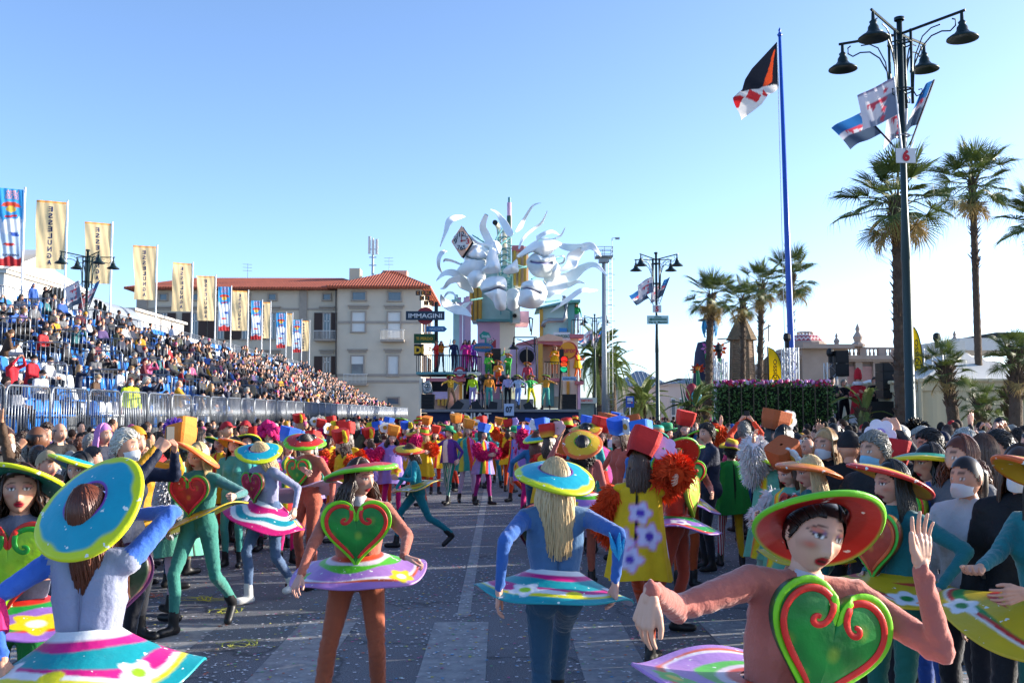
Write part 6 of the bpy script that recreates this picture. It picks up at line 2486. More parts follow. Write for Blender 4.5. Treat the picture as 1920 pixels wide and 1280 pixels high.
fbox('pillar', *c2(690, 640), *c2(712, 820), 53.4, .4, OCHRE)
fbox('door', *c2(465, 862), *c2(548, 1120), 53.9, .3, TEALP)
fbox('panel', *c2(552, 862), *c2(605, 1020), 53.9, .3, SIGNW)
bl = fbox('balcony', *c2(460, 828), *c2(640, 858), 52, 2.4, ROSE)
mb = MB()
for u in np.linspace(*[c2(x, 0)[0] for x in (450, 690)], 9):
 mb.tube([fp_(u, c2(0, 828)[1], 52.05), fp_(u, c2(0, 655)[1], 52.05)], .015, 4)
mb.tube([fp_(c2(445, 0)[0], c2(0, 655)[1], 52.05), fp_(c2(692, 0)[0], c2(0, 668)[1], 52.05)], .025, 5)
mb.build('railing', [IRON], flo)
fbox('balcony', *c2(780, 858), *c2(860, 890), 52.5, 1.6, ROSE)
fbox('pillar', *c2(800, 890), *c2(825, 1150), 53, .5, PINK)
fbox('balcony', *c2(715, 368), *c2(860, 408), 53, 2, ROSE)
mb = MB()
for u in np.linspace(*[c2(x, 0)[0] for x in (735, 852)], 5):
 mb.tube([fp_(u, c2(0, 368)[1], 53.1), fp_(u, c2(0, 222)[1], 53.1)], .02, 4)
mb.tube([fp_(c2(735, 0)[0], c2(0, 222)[1], 53.1), fp_(c2(852, 0)[0], c2(0, 222)[1], 53.1)], .025, 5)
mb.build('railing', [IRON], flo)
# teal hut with a duct
fbox('hut', *c2(432, 85), *c2(760, 405), 54, 2.6, TEALL)
fbox('hut', *c2(695, 50), *c2(763, 395), 53.8, .4, TEALP)
fbox('pillar', *c2(402, 110), *c2(435, 400), 53.8, .5, OCHRE)
mb = MB()
P = [fp_(*c2(*q), 53.6) for q in ((365, 105), (365, 92), (700, 15), (823, 10), (823, 38), (700, 45))]
mb.prism([(p.x, p.z) for p in P][::-1], 3.4, Matrix.Translation((0, P[0].y + 1.6, 0)))
mb.build('hut_roof', [TEALP], flo)
mb = MB()
mb.tube([fp_(*c2(435, 290), 53.6), fp_(*c2(450, 245), 53.5), fp_(*c2(490, 225), 53.5), fp_(*c2(640, 225), 53.5), fp_(*c2(670, 200), 53.5), fp_(*c2(672, 60), 53.5), fp_(*c2(655, 0), 53.6), fp_(*c2(655, -30), 53.6)], .13, 10)
mb.build('duct', [GALV], flo, smooth=True)
fbox('blue_panel', *c2(602, 305), *c2(684, 345), 53.7, .2, mat('sign_blue2', '#2f78b8', rough=.5))
o = sign('board_sign', *c2(545, 350), *c2(717, 432), 53.1, SIGNW, 'ARRIVEDERCI', GREENS, .42, 0, .9)
c = fp_(*c2(692, 538), 52.7)
rr = 92 / 5.564 * px(52.7)
mb = MB()
mb.prism([(rr * math.cos(a), rr * math.sin(a)) for a in np.linspace(0, 2 * PI, 30, endpoint=False)], .08, Matrix.Translation(c + Vector((.06, .06, 0))), 1)
mb.prism([(rr * .92 * math.cos(a), rr * .92 * math.sin(a)) for a in np.linspace(0, 2 * PI, 30, endpoint=False)], .1, Matrix.Translation(c), 0)
o = mb.build('sign_disc', [mat('sign_orange', '#dd9020', rough=.5), SRED], flo)
mb = MB()
lettering(mb, 'Aurora', c + Vector((.06, -.09, .02)), .3, w=1.0, bold=.02)
mb.build('lettering', [mat('sign_crimson', '#b02a40', rough=.5)], o)
sign('street_name_sign', *c2(632, 812), *c2(780, 850), 51.5, mat('sign_pale_blue', '#86a9cc', rough=.5), 'Arrivederci Roma', SIGNB, .35)
# gantry and lamp over the pink house
mb = MB()
for a, b in (((130, 402), (370, 402)), ((366, 402), (366, 850)), ((345, 402), (345, 560)), ((130, 402), (130, 420)), ((160, 500), (160, 870)), ((265, 500), (265, 900)), ((290, 195), (330, 210)), ((328, 205), (312, 380)), ((290, 200), (305, 340))):
 mb.tube([fp_(*c2(*a), 51.9), fp_(*c2(*b), 51.9)], .035, 5)
mb.tube([fp_(*c2(x, 420 + (x - 130) ** 2 / 480), 51.9) for x in range(160, 360, 25)], .025, 5)
bell(mb, fp_(*c2(128, 418), 51.9), .8)
mb.build('gantry', [IRON], flo)
# traffic light
mb = MB()
mb.tube([fp_(*c2(600, 1240), 49), fp_(*c2(630, 600), 49)], .06, 8)
mb.box(fp_(*c2(630, 590), 49), (.2, .2, .6))
tlp = mb.build('traffic_light', [IRON], flo)
for (x, y, cl_) in ((655, 636, '#ff2a12'), (652, 686, '#ff5a1a'), (650, 730, '#19c98a')):
 mb = MB()
 c = fp_(*c2(x, y), 48.9)
 mb.box(c + Vector((0, .12, 0)), (.36, .2, .36), 1)
 mb.lathe([(.17, 0), (.16, .04), (.001, .05)], 16, c, 0, R=Matrix.Rotation(PI / 2, 3, 'X'))
 mb.lathe([(.19, .0), (.19, .2), (.17, .2), (.17, 0)], 12, c, 1, R=Matrix.Rotation(PI / 2, 3, 'X'))
 mb.build('lamp', [mat('lamp_lens', cl_, rough=.3, emit=.28), IRON], tlp)
# stage rig with spotlights
mb = MB()
zr_ = c4(0, 652)[1]
for dz in (0, 4.5):
 mb.tube([fp_(910, zr_ + dz * .3, 48), fp_(975, zr_ + dz * .3, 48)], .04, 5)
for x in (910, 942, 975):
 mb.tube([fp_(x, zr_, 48), fp_(x, 775, 48)], .03, 5)
mb.build('stage_rig', [IRON], flo)
for (x, y) in ((1310, 585), (1470, 560), (1630, 590), (1740, 600), (1190, 555)):
 mb = MB()
 c = fp_(*c4(x, y), 47.9)
 mb.lathe([(.19, -.12), (.21, -.1), (.2, .1), (.12, .28), (.001, .3)], 14, c, R=Matrix.Rotation(PI / 2 * 1.0, 3, 'X'))
 mb.lathe([(.185, -.11), (.001, -.1)], 14, c, 1, R=Matrix.Rotation(PI / 2, 3, 'X'))
 mb.box(c + Vector((0, 0, -.26)), (.3, .04, .1))
 mb.build('spotlight', [IRON, GLASS], flo)
for (x, y, t) in ((780, 985, .6), (1070, 990, -.4), (1310, 1000, .2), (1860, 1010, -.5)):
 mb = MB()
 c = fp_(*c4(x, y), 47)
 mb.box(c, (.5, .6, .62), 0, Matrix.Rotation(t, 3, 'Y'), taper=.7)
 mb.build('stage_monitor', [IRON], flo)
c = fp_(*c4(1556, 1022), 46.2)
mb = MB()
mb.box(c, (.46, .04, .56))
o = mb.build('number_board', [mat('pale_blue_board', '#a9bbd6', rough=.6)], flo)
mb = MB()
lettering(mb, '07', c + Vector((0, -.04, .02)), .26, w=.32, bold=.04)
mb.build('lettering', [SIGNB], o)
fbox('lower_frame', *c2(400, 1150), *c2(590, 1165), 47, .3, IRON)
mb = MB()
for a, b in (((405, 1160), (440, 1250)), ((440, 1160), (405, 1250)), ((585, 1160), (560, 1250)), ((520, 1160), (585, 1250)), ((405, 1160), (405, 1260)), ((588, 1160), (588, 1260))):
 mb.tube([fp_(*c2(*a), 47), fp_(*c2(*b), 47)], .04, 5)
mb.build('cross_brace', [IRON], flo)
for lab, (u0, v0, u1, v1), Y, n in (('wide black speaker tower at the left foot of the float', (791, 739, 815, 781), 47.5, 6), ('wide black speaker tower at the right foot of the float', (1053, 739, 1079, 774), 47.5, 6), ('black speaker pair beside the teal vertical sign on the float', (922, 654, 939, 693), 51.5, 2)):
 a, b = at(u0, v1, Y), at(u1, v0, Y)
 line_array(lab, ((a.x + b.x) / 2, Y, a.z), b.x - a.x, b.z - a.z, n=n, D=.9)

# --- second float: straw towers and giant flowers
YS = 70.
SX_ = at(1395, 775, YS).x
sf = empty('carnival_float', (SX_, YS, 0), 0, 'second carnival float with straw towers and giant flowers behind the palms', 'carnival float', 'carnival floats')
flo['group'] = 'carnival floats'
STRAW = mat('woven_straw', '#7a6654', rough=.95, var=.3, scale=5, bump=.5)
THATCH = mat('thatch', '#6a5a46', rough=1, var=.35, scale=6, bump=1)

def sp_(u, v, Y=YS):
 p = at(u, v, Y)
 return Vector((p.x - SX_, Y - YS, p.z))

for (u, v0, vt, rb_, rt_, Y) in ((1393, 588, 780, 1.0, .74, 70), (1441, 668, 780, .74, .68, 72)):
 base, top = sp_(u, vt, Y), sp_(u, v0, Y)
 H = top.z - .2
 hb = H * .80
 tw_ = MB()
 n = 42 if rb_ > .9 else 26
 for i in range(n):
  z0_, z1_ = .2 + hb * i / n, .2 + hb * (i + .82) / n
  r0, r1 = rb_ + (rt_ - rb_) * i / n, rb_ + (rt_ - rb_) * (i + .8) / n
  j = .02 * (i % 2)
  tw_.lathe([(r0 + j - .06, z0_ - .02), (r0 + j, z0_), (r0 + j + .02, (z0_ + z1_) / 2), (r1 + j, z1_), (r1 + j - .06, z1_ + .02)], 8, (base.x, base.y, 0), R=Matrix.Rotation(PI / 8, 3, 'Z'))
 t_ = tw_.build('straw_tower', [STRAW], sf)
 t_['kind'] = 'stuff'
 mb = MB()
 for k in range(8):
  a = PI / 8 + k * PI / 4
  mb.tube([(base.x + rb_ * math.cos(a), base.y + rb_ * math.sin(a), .2), (base.x + rt_ * math.cos(a) * 1.02, base.y + rt_ * math.sin(a) * 1.02, .2 + hb)], .07, 6)
 mb.build('corner_pole', [STRAW], sf)
 mb = MB()
 for i in range(7):
  f0, f1 = i / 7, (i + 1.15) / 7
  r0, r1 = rt_ * 1.3 * (1 - f0) ** .85 + .06, rt_ * 1.3 * max(0, 1 - f1) ** .85 + .05
  mb.lathe([(r0 + .1, .2 + hb + (H - hb) * f0 - .12), (r1, .2 + hb + (H - hb) * min(1, f1))], 8, (base.x, base.y, 0), R=Matrix.Rotation(PI / 8, 3, 'Z'))
 mb.build('thatch_roof', [THATCH], sf)
mb = MB()
for a, b in (((1368, 600), (1384, 590)), ((1372, 580), (1378, 604)), ((1383, 574), (1385, 592)), ((1425, 622), (1445, 610)), ((1441, 608), (1441, 640)), ((1345, 636), (1370, 634)), ((1355, 645), (1368, 640))):
 mb.tube([sp_(*a, 69), sp_(*b, 69)], .045, 5)
mb.build('sticks', [STRAW], sf)

def giant_flower(u, v, r, petal, centre, Y=67, tilt=0, n=8, stem=True):
 c = sp_(u, v, Y)
 mb = MB()
 R0 = Matrix.Rotation(tilt, 3, 'X')
 for k in range(n):
  a = k * 2 * PI / n + .2
  d = Vector((math.cos(a), 0, math.sin(a)))
  s_ = Vector((-math.sin(a), 0, math.cos(a)))
  P = [c + R0 @ (d * .2 * r), c + R0 @ (d * .62 * r + s_ * .24 * r + Vector((0, -.1, 0))), c + R0 @ (d * 1.05 * r + Vector((0, -.02, 0))), c + R0 @ (d * .62 * r - s_ * .24 * r + Vector((0, -.1, 0)))]
  Q = [p + Vector((0, .08, 0)) for p in P]
  mb.add([tuple(p) for p in P + Q], [(0, 1, 2, 3), (7, 6, 5, 4), (0, 4, 5, 1), (1, 5, 6, 2), (2, 6, 7, 3), (3, 7, 4, 0)], 0, lin(petal[k % len(petal)]))
 f_ = mb.build('giant_flower', [FOAM], sf, attr='col')
 mb = MB()
 mb.ball(c + Vector((0, -.08, 0)), (r * .32, .2, r * .32), n=14, k=8, col=lin(centre))
 mb.build('flower_heart', [FOAM], f_, attr='col', smooth=True)
 if stem:
  mb = MB()
  mb.tube([c + Vector((0, .1, 0)), c + Vector((.1, .3, -1.2)), Vector((c.x - .1, c.y + .4, .8))], .12, 7)
  mb.build('flower_stem', [mat('leaf_green_paint', '#1f7a4c', rough=.6)], f_)

giant_flower(1349, 655, .52, ['#c22a1c', '#d8701c', '#b8401c'], '#d0b020')
giant_flower(1308, 690, .55, ['#8c1f1c', '#b03a1e'], '#b86a20', tilt=.9)
giant_flower(1325, 652, .4, ['#a85aa0', '#b87ab8'], '#8a4a8a', n=6)
GRNP = mat('emerald_paint', '#12664a', rough=.55, var=.25, scale=2)
r_ = np.random.RandomState(8)
for i in range(34):
 u = r_.uniform(1290, 1366)
 b = sp_(u, 775, 66.5 + r_.uniform(-.6, 2))
 t = sp_(u + r_.uniform(-26, 10), r_.uniform(690, 745), 66.5)
 mb = MB()
 b.z = .6
 m_ = (b + t) / 2 + Vector((r_.uniform(-.2, .3), -.1, .3))
 mb.tube([b, m_, t], [.13, .17, .02], 6, flat=.3)
 mb.build('giant_leaf', [GRNP], sf)
mb = MB()
c = sp_(1330, 600, 68)
mb.lathe([(.001, .45), (.3, .4), (.45, .12), (.76, .02), (.8, -.03), (.4, .0), (.001, .02)], 22, c)
mb.build('straw_hat', [THATCH], sf)
mb = MB()
for i in range(46):
 a = r_.uniform(0, 2 * PI)
 p = c + Vector((.4 * math.cos(a), .4 * math.sin(a), -.02))
 mb.tube([p, p + Vector((.1 * math.cos(a), .1 * math.sin(a), -.5)), p + Vector((r_.uniform(-.1, .1), 0, -r_.uniform(.7, 1.3)))], [.07, .06, .01], 5)
mb.build('blue_hair', [mat('blue_raffia', '#2f86b8', rough=.8, var=.2)], sf)
mb = MB()
mb.lathe([(.001, 1.2), (.5, 1.1), (.7, .4), (.8, -.6), (.95, -2.6)], 14, sp_(1322, 672, 68.2))
mb.build('figure_robe', [mat('dark_violet_cloth', '#2d2f4a', rough=.8, var=.2)], sf, smooth=True)
mb = MB()
mb.ball(sp_(1297, 735, 66), (.42, .42, .6), n=14, k=9)
mb.build('red_bud', [mat('crimson_paint', '#7d1e30', rough=.5)], sf, smooth=True)
mb = MB()
mb.ball(sp_(1306, 743, 65.5), (.35, .35, .42), n=14, k=9)
mb.build('turquoise_bud', [mat('turquoise_paint', '#1f8fa6', rough=.5)], sf, smooth=True)
mb = MB()
mb.box((-.8, .5, .4), (6, 6, .8))
mb.build('float_base', [GRNP], sf)
# --- costumed dancers in the foreground
def fab(c, name='jersey', rough=.85):
 return mat(name, c, rough=rough, var=.13, scale=5, bump=.35, bscale=40, spec=.2, sheen=.3)

def stripes_mat(a, b, sc=9):
 m = mat('striped_cotton', a, rough=.85, var=.05)
 t = m.node_tree
 bs = t.nodes['Principled BSDF']
 tc = t.nodes.new('ShaderNodeTexCoord')
 wv = t.nodes.new('ShaderNodeTexWave')
 wv.inputs['Scale'].default_value = sc
 wv.bands_direction = 'X'
 r = t.nodes.new('ShaderNodeMapRange')
 r.inputs[1].default_value, r.inputs[2].default_value = .48, .52
 mx = t.nodes.new('ShaderNodeMix')
 mx.data_type = 'RGBA'
 mx.inputs[6].default_value, mx.inputs[7].default_value = (*lin(a), 1), (*lin(b), 1)
 t.links.new(tc.outputs['Object'], wv.inputs['Vector'])
 t.links.new(wv.outputs[1], r.inputs[0])
 t.links.new(r.outputs[0], mx.inputs[0])
 t.links.new(mx.outputs[2], bs.inputs['Base Color'])
 return m

BOOT = mat('black_boot', '#17171a', rough=.45, var=.15)
SNEAK = mat('white_sneaker', '#c9c9c6', rough=.6, var=.05)
G_D = 'dancers in painted hats and hearts'
TEALS = ([(.2, .0, 3, 0, '#d5d8dc'), (.34, .03, 4, 1, '#c21a78'), (.60, .06, 3, 2, '#13909a'), (.72, .09, 3, .5, '#c21a78'), (.80, .07, 3, .9, '#d8dade'), (.87, .05, 3, 1.2, '#d8cf1c'), (1., 0, 1, 0, '#13909a')],)
FLW = [(.9, .68, .17, '#d9dcdf', '#8fc41a'), (2.6, .72, .15, '#d9dcdf', '#8fc41a'), (4.4, .70, .17, '#d9dcdf', '#c8c81a'), (5.7, .64, .13, '#d9dcdf', '#8fc41a')]
SPT = [(3.5, .62, .12, '#c21a78'), (5.1, .80, .13, '#cf3a78'), (1.7, .75, .1, '#d8cf1c')]
SK_TEAL = TEALS + (FLW, SPT)
SK_PINK = ([(.2, 0, 3, 0, '#d5d8dc'), (.42, .05, 4, 1, '#c2186c'), (.55, .05, 4, 1.3, '#d8dade'), (.72, .06, 4, 1.7, '#12899a'), (.84, .05, 4, 2, '#d8dade'), (1, 0, 1, 0, '#c2186c')], [(.4, .8, .14, '#d8c41c', '#d9dcdf'), (3.6, .8, .14, '#d9dcdf', '#d8c41c')], SPT[:1])
SK_LILAC = ([(.2, 0, 3, 0, '#cf4a26'), (.3, .02, 4, 0, '#d9c9d4'), (.46, .05, 3, 1, '#57b52c'), (.74, .05, 3, 2, '#a578bd'), (.80, .05, 3, 2.4, '#d9d2da'), (.86, .05, 3, 2.8, '#cf5a2a'), (1, 0, 1, 0, '#a578bd')], [(5.6, .78, .17, '#d9c41a', '#d9dcdf'), (1.2, .7, .16, '#d9c41a', '#d9dcdf'), (3.4, .78, .15, '#57b52c', '#d9c41a')], [])
SK_VIO = ([(.2, 0, 3, 0, '#c0281e'), (.38, .06, 3, 1, '#1f8f3a'), (.72, .05, 2, 2, '#8c62b4'), (.82, .08, 3, 1, '#1f8f3a'), (.92, .06, 3, 2, '#c93a20'), (1, 0, 1, 0, '#8c62b4')], [(5.2, .66, .22, '#d9bf1a', '#e0dcc8'), (1.8, .66, .2, '#d9bf1a', '#e0dcc8'), (3.6, .6, .18, '#d9dcdf', '#8c62b4')], [])
SK_YEL = ([(.2, 0, 3, 0, '#b9a21f'), (.34, .02, 3, 0, '#c4a81f'), (.40, .05, 2, 1, '#b92a2a'), (.70, .08, 2, 2, '#c4a81f'), (.78, .1, 2, 1.6, '#1f7f3a'), (.84, .1, 2, 1.6, '#b92a2a'), (.88, .1, 2, 1.6, '#d9d6cc'), (1, 0, 1, 0, '#c4a81f')], [(4.2, .76, .17, '#d9dcdf', '#1f7f3a'), (5.6, .78, .18, '#d9dcdf', '#1f7f3a'), (.6, .76, .17, '#d9dcdf', '#1f7f3a'), (2.6, .7, .17, '#d9dcdf', '#1f7f3a')], [])
HT_TEAL = dict(top='#1299b0', under='#0f6f86', rim='#c9d61c', band='#7a3f9a')
HT_RED = dict(top='#c22a24', under='#b8241e', rim='#6fc21e', band='#8a1a1a')
HT_YEL = dict(top='#d3ab26', under='#d0a422', rim='#d8612a', band='#5fae2a')
HT_GRN = dict(top='#128a74', under='#0c6a58', rim='#c9d61c', band='#0a4a40')
HT_SAL = dict(top='#c22a34', under='#c22a24', rim='#69b53a', band='#7a4a9a')

def hero(label, at_px, yaw, skin='light', hair=('long', 'brown'), colours=None, hat=None, tilt=(0, 0, 0), heart=None, skirt=None, sk=None, hands=None, hk=None, feet=None, headkey=None, fem=True, vox=.016, h=None, group=G_D, hat_off=.048, heart_t=(0, 0, 0), heart_z=.275, tunic=None, fur=None, name='person', extra=None, hand_local=None, **pk):
 u, v, Y = at_px
 W = at(u, v, Y)
 R = rotm(0, 0, yaw)
 J = pose(**pk, feet=feet)
 hh = h or min(1.1, max(.9, W.z / J['H'][2]))
 J = pose(h=hh, **pk, feet=feet)
 off = R @ J['H']
 base = np.array((W.x - off[0], Y - off[1], 0.))
 loc = lambda p: R.T @ (np.array(tuple(p)) - base)
 hl = {k: loc(at(*q)) for k, q in (hands or {}).items()}
 hl.update(hand_local or {})
 pp = dict(pk)
 J = pose(h=hh, hands={k: tuple(x) for k, x in hl.items()}, feet=feet, **pp)
 me = make_body(name, J, fem, vox=vox, headkey=headkey, hands=hk, low=False)
 c = dict(top='#888888', pants='#444444', shoes=BOOT)
 c.update(colours or {})
 g = lambda x: x if isinstance(x, bpy.types.Material) else fab(x)
 o = link(name, me, None, tuple(base), rad(yaw))
 me.materials[0], me.materials[1], me.materials[2], me.materials[3] = SKIN[skin], g(c['top']), g(c['pants']), g(c['shoes'])
 me.materials[4], me.materials[5] = g(c.get('sleeve', c['top'])), g(c.get('pants2', c['pants']))
 tag(o, label, 'person', group)
 HM = headM(J, off=(0, 0, 0))
 if hair:
  hm = hair_mesh(hair[0], seed=abs(hash(hair)) % 999 if False else sum(map(ord, label)) % 997)
  hm.materials[0] = HAIR[hair[1]]
  x = link('hair', hm, o)
  x.matrix_local = HM @ Matrix.Scale(hh, 4)
 if hat:
  x = link('hat', hat, o)
  x.matrix_local = headM(J, tilt, (0, .006, hat_off)) @ Matrix.Scale(hh, 4)
 if heart:
  hm_ = Matrix((J['B'] @ rotm(*heart_t)).tolist()).to_4x4()
  hm_.translation = Vector(tuple(J['P'] + J['B'] @ (V3(0, -.135, heart_z) * hh)))
  add_heart(o, hm_, **heart)
 if skirt:
  sk = dict(sk or {})
  rt = sk.pop('rot', (0, 0, 0))
  dz = sk.pop('z', .09)
  x = link('skirt', skirt_mesh(skirt, seed=len(label), **sk), o)
  m_ = Matrix((J['Bh'] @ rotm(*rt)).tolist()).to_4x4()
  m_.translation = Vector(tuple(J['P'] + V3(0, 0, dz * hh)))
  x.matrix_local = m_ @ Matrix.Scale(hh, 4)
 if tunic:
  x = link('tunic', tunic_mesh(**tunic), o)
  m_ = Matrix(J['B'].tolist()).to_4x4()
  pv = Vector(tuple(J['P']))
  x.matrix_local = Matrix.Translation(pv) @ m_ @ Matrix.Translation(Vector((0, 0, -.96 * hh))) @ Matrix.Scale(hh, 4)
 for (s, col, r, n, L) in (fur or ()):
  mb = MB()
  a, e, w_ = J['sho' + s], J['elb' + s], J['wri' + s]
  fur_geo(mb, [a, (a + e) / 2, e, (e + w_) / 2, w_], [r * 1.0, r * 1.05, r, r * 1.05, r * .8], n, L, seed=n)
  mb.build('fur_sleeve', [mat('fur', col, rough=.9, var=.3, scale=14)], o)
 if extra:
  extra(o, J, hh)
 return o

def back_seam(col):
 def f(o, J, h):
  v = np.array([tuple(q.co) for q in o.data.vertices])
  pts = []
  for s in np.linspace(.12, .43, 26):
   p = J['P'] + J['B'] @ (V3(0, 0, s) * h)
   bk = J['B'] @ V3(0, 1, 0)
   q = v - p
   m = (np.abs(q @ (J['B'] @ V3(0, 0, 1))) < .012) & (np.abs(q @ (J['B'] @ V3(1, 0, 0))) < .02)
   if m.any():
    pts.append(p + bk * (np.max(q[m] @ bk) + .001))
  mb = MB()
  mb.tube(pts, .0035, 6, flat=.8)
  mb.build('back_seam', [fab(col)], o)
 return f

def both(*fs):
 def f(o, J, h):
  for q in fs:
   q(o, J, h)
 return f

def collar(col, r=.062):
 def f(o, J, h):
  mb = MB()
  d = J['HB'] @ V3(0, 0, 1)
  p = J['N'] + V3(0, -.004, -.012)
  mb.tube([p - d * .01, p + d * .02, p + d * .045, p + d * .05, p + d * .04], np.array([r * 1.12, r, r * .93, r * .9, r * .85]) * h, 16, cap=False)
  mb.build('collar', [fab(col)], o, smooth=True)
 return f

def armband(s, col, w=.14, r=.058, at_=.35):
 def f(o, J, h):
  e, wr = J['elb' + s], J['wri' + s]
  d = unit(wr - e)
  c = e + (wr - e) * at_
  mb = MB()
  mb.tube([c - d * w / 2, c - d * w * .2, c + d * w * .2, c + d * w / 2], np.array([r * .85, r * 1.05, r * 1.05, r * .85]), 9, col=lin(col))
  mb.build('arm_band', [FOAM], o, attr='col')
 return f

# nearest dancer, right foreground
hero('dancer in salmon jersey, one hand raised open, red hat, green heart', (1527, 1000, 3.1), 6, 'fair', ('bun', 'dark'),
  dict(top='#b0675a', sleeve='#b4685c', pants='#b0583f'), brim_mesh(**HT_RED, seed=3, under2='#a01c18', R=.185), (-38, 2, 0), dict(W=.405), SK_LILAC, dict(R=.44, tilt=(-.05, .0), z=.155, drop=.03),
  hands=dict(r=(1222, 1106, 2.72), l=(1727, 1066, 2.92)), hk=dict(r='droop', l='open'), poles=dict(r=(-.3, .5, -.55), l=(.5, -.2, -1)), palms=dict(r=(.2, .3, -1), l=(.3, -1, .1)), hdirs=dict(r=(-.28, 0, -1), l=(0, -.05, 1)),
  side=9, twist=4, head=(3, 3, 5), headkey=dict(mouth=.55, lip='#b01a2c', makeup=1.4), vox=.0125, extra=collar('#c9c4cb', .054), heart_t=(0, 10, 4), heart_z=.30, shrug=.035)
# centre dancer
hero('dancer with long dark wavy hair, green heart and rust trousers holding out her lilac skirt', (675, 896, 6.5), 4, 'rosy', ('wavy', 'brown'),
  dict(top='#ad6350', pants='#a1563c'), brim_mesh(**HT_RED, seed=5, R=.225), (-13, -4, 0), dict(W=.445), SK_LILAC, dict(R=.42, drop=.12, rot=(6, -3, 0), z=.115),
  hands=dict(r=(563, 1078, 6.1), l=(757, 1043, 6.1)), hk=dict(r='relax', l='point'), poles=dict(r=(-.7, .7, 0), l=(.7, .7, 0)), palms=dict(r=(.5, .3, -.6), l=(0, -.2, -1)), hdirs=dict(l=(1, -.1, -.25)),
  head=(50, 2, 0), headkey=dict(mouth=.1, lip='#b02a34'), feet=dict(l=(.2, .02, .09), r=(-.19, -.16, .09)), hip=(.05, 0, -.03), extra=collar('#cfcad0', .054), vox=.014, hat_off=.07)
# back-turned dancer, left foreground
hero('dancer seen from behind in grey bodice with blue sleeves, tilted turquoise hat, pink arm band', (168, 962, 4.3), 172, 'light', ('long', 'auburn'),
  dict(top='#8f95ae', sleeve='#3a66c0', pants='#55607a'), brim_mesh(**HT_TEAL, seed=7, R=.245), (-34, 8, 0), dict(W=.40, base='#5a1a4a', base2='#5a1a4a', edge='#4a1f4f', swirl='#8a1a4a'), SK_TEAL, dict(R=.47, drop=.2, rot=(5, 5, 0), wave=.03, z=.10),
  hands=dict(l=(5, 1235, 4.1), r=(232, 965, 4.5)), hk=dict(l='relax', r='relax'), poles=dict(l=(1, .5, .1), r=(-1, .6, -.4)), head=(0, -14, 4), extra=both(armband('l', '#d81e6a', .16, .056, .25), back_seam('#7a809a')), vox=.014, heart_t=(0, 0, 0))
hero('dancer facing the camera at the left edge in green hat with big lime heart', (38, 918, 4.9), 12, 'light', ('wavy', 'brown'),
  dict(top='#6d7286', pants='#1f7a3a'), brim_mesh(**HT_GRN, seed=9), (-20, 8, 0), dict(W=.44, base='#8fc41a', base2='#8fc41a', edge='#c0281e', swirl='#1f8f2a'), SK_VIO, dict(R=.42),
  hands=dict(l=(105, 1075, 4.7)), head=(10, -6, 0), headkey=dict(mouth=.3, lip='#b01f38'))
hero('dancer whose eyes peep under a slanted teal hat with yellow rim at the left', (150, 880, 7.2), 0, 'light', ('long', 'black'),
  dict(top='#3a5fa8', pants='#35506a'), brim_mesh(**dict(HT_TEAL, under='#0c7484'), seed=11), (-18, 14, 0), head=(-5, 0, 0))
# left group
def olive(o, J, h):
 pass

hero('dancer in sage green suit and black boots with red heart and yellow hat striding left', (371, 856, 9.3), -14, 'fair', ('mid', 'fair'),
  dict(top='#3f8078', sleeve='#4a7a78', pants='#3f8578'), brim_mesh(**HT_YEL, seed=13, R=.225), (-26, 20, 0), dict(W=.42, base='#a31c2a', base2='#a31c2a', edge='#4fae3a', swirl='#c9283a'), SK_YEL, dict(R=.42, drop=.05, rot=(4, -22, 0), under='#8a8432'),
  hands=dict(l=(440, 930, 9.0), r=(318, 985, 9.4)), hk=dict(l='grip'), head=(-8, 4, 4), headkey=dict(mouth=.2, lip='#a81f2c'), feet=dict(r=(-.13, -.18, .09), l=(.12, .42, .2)), toes=dict(l=(.2, -1, -.9)), lean=4, hip=(0, 0, -.05))
hero('dancer in lilac sweater, jeans and white sneakers with pink striped skirt and teal hat', (487, 851, 10.8), -28, 'fair', ('mid', 'fair'),
  dict(top='#8d90ac', pants='#53698a', shoes=SNEAK), brim_mesh(**HT_TEAL, seed=15, R=.22), (-16, 22, 0), dict(W=.36, base='#8f1738', base2='#8f1738', edge='#4fae3a', swirl='#b9285a'), SK_PINK, dict(R=.44, drop=.2, rot=(0, 16, 0)),
  hands=dict(l=(553, 952, 10.6), r=(452, 950, 10.9)), hk=dict(l='relax'), head=(-30, 16, 0), headkey=dict(mouth=.1), feet=dict(r=(-.05, -.22, .09), l=(.1, .3, .14)), lean=8, hip=(0, 0, -.06), twist=-10)
hero('dancer in salmon jumpsuit looking down under a red hat, lifting a pale lilac skirt', (574, 832, 11.6), -32, 'fair', ('bun', 'dark'),
  dict(top='#b0604f', pants='#ab5a46'), brim_mesh(**HT_RED, seed=17, R=.22), (-12, 20, 0), dict(W=.38, base='#138a2e', edge='#5fc21e', swirl='#d8481e'), ([(.3, .03, 3, 0, '#b9a0b8'), (.6, .05, 3, 1, '#c9b8c8'), (1, 0, 1, 0, '#b49ab4')], [], []), dict(R=.42, drop=.03, rot=(-8, -16, 0)),
  hands=dict(r=(580, 890, 11.1)), hk=dict(r='grip'), head=(-16, 20, 0), headkey=dict(lip='#8a1a26'), hand_local=dict(l=(.45, -.1, 1.0)))
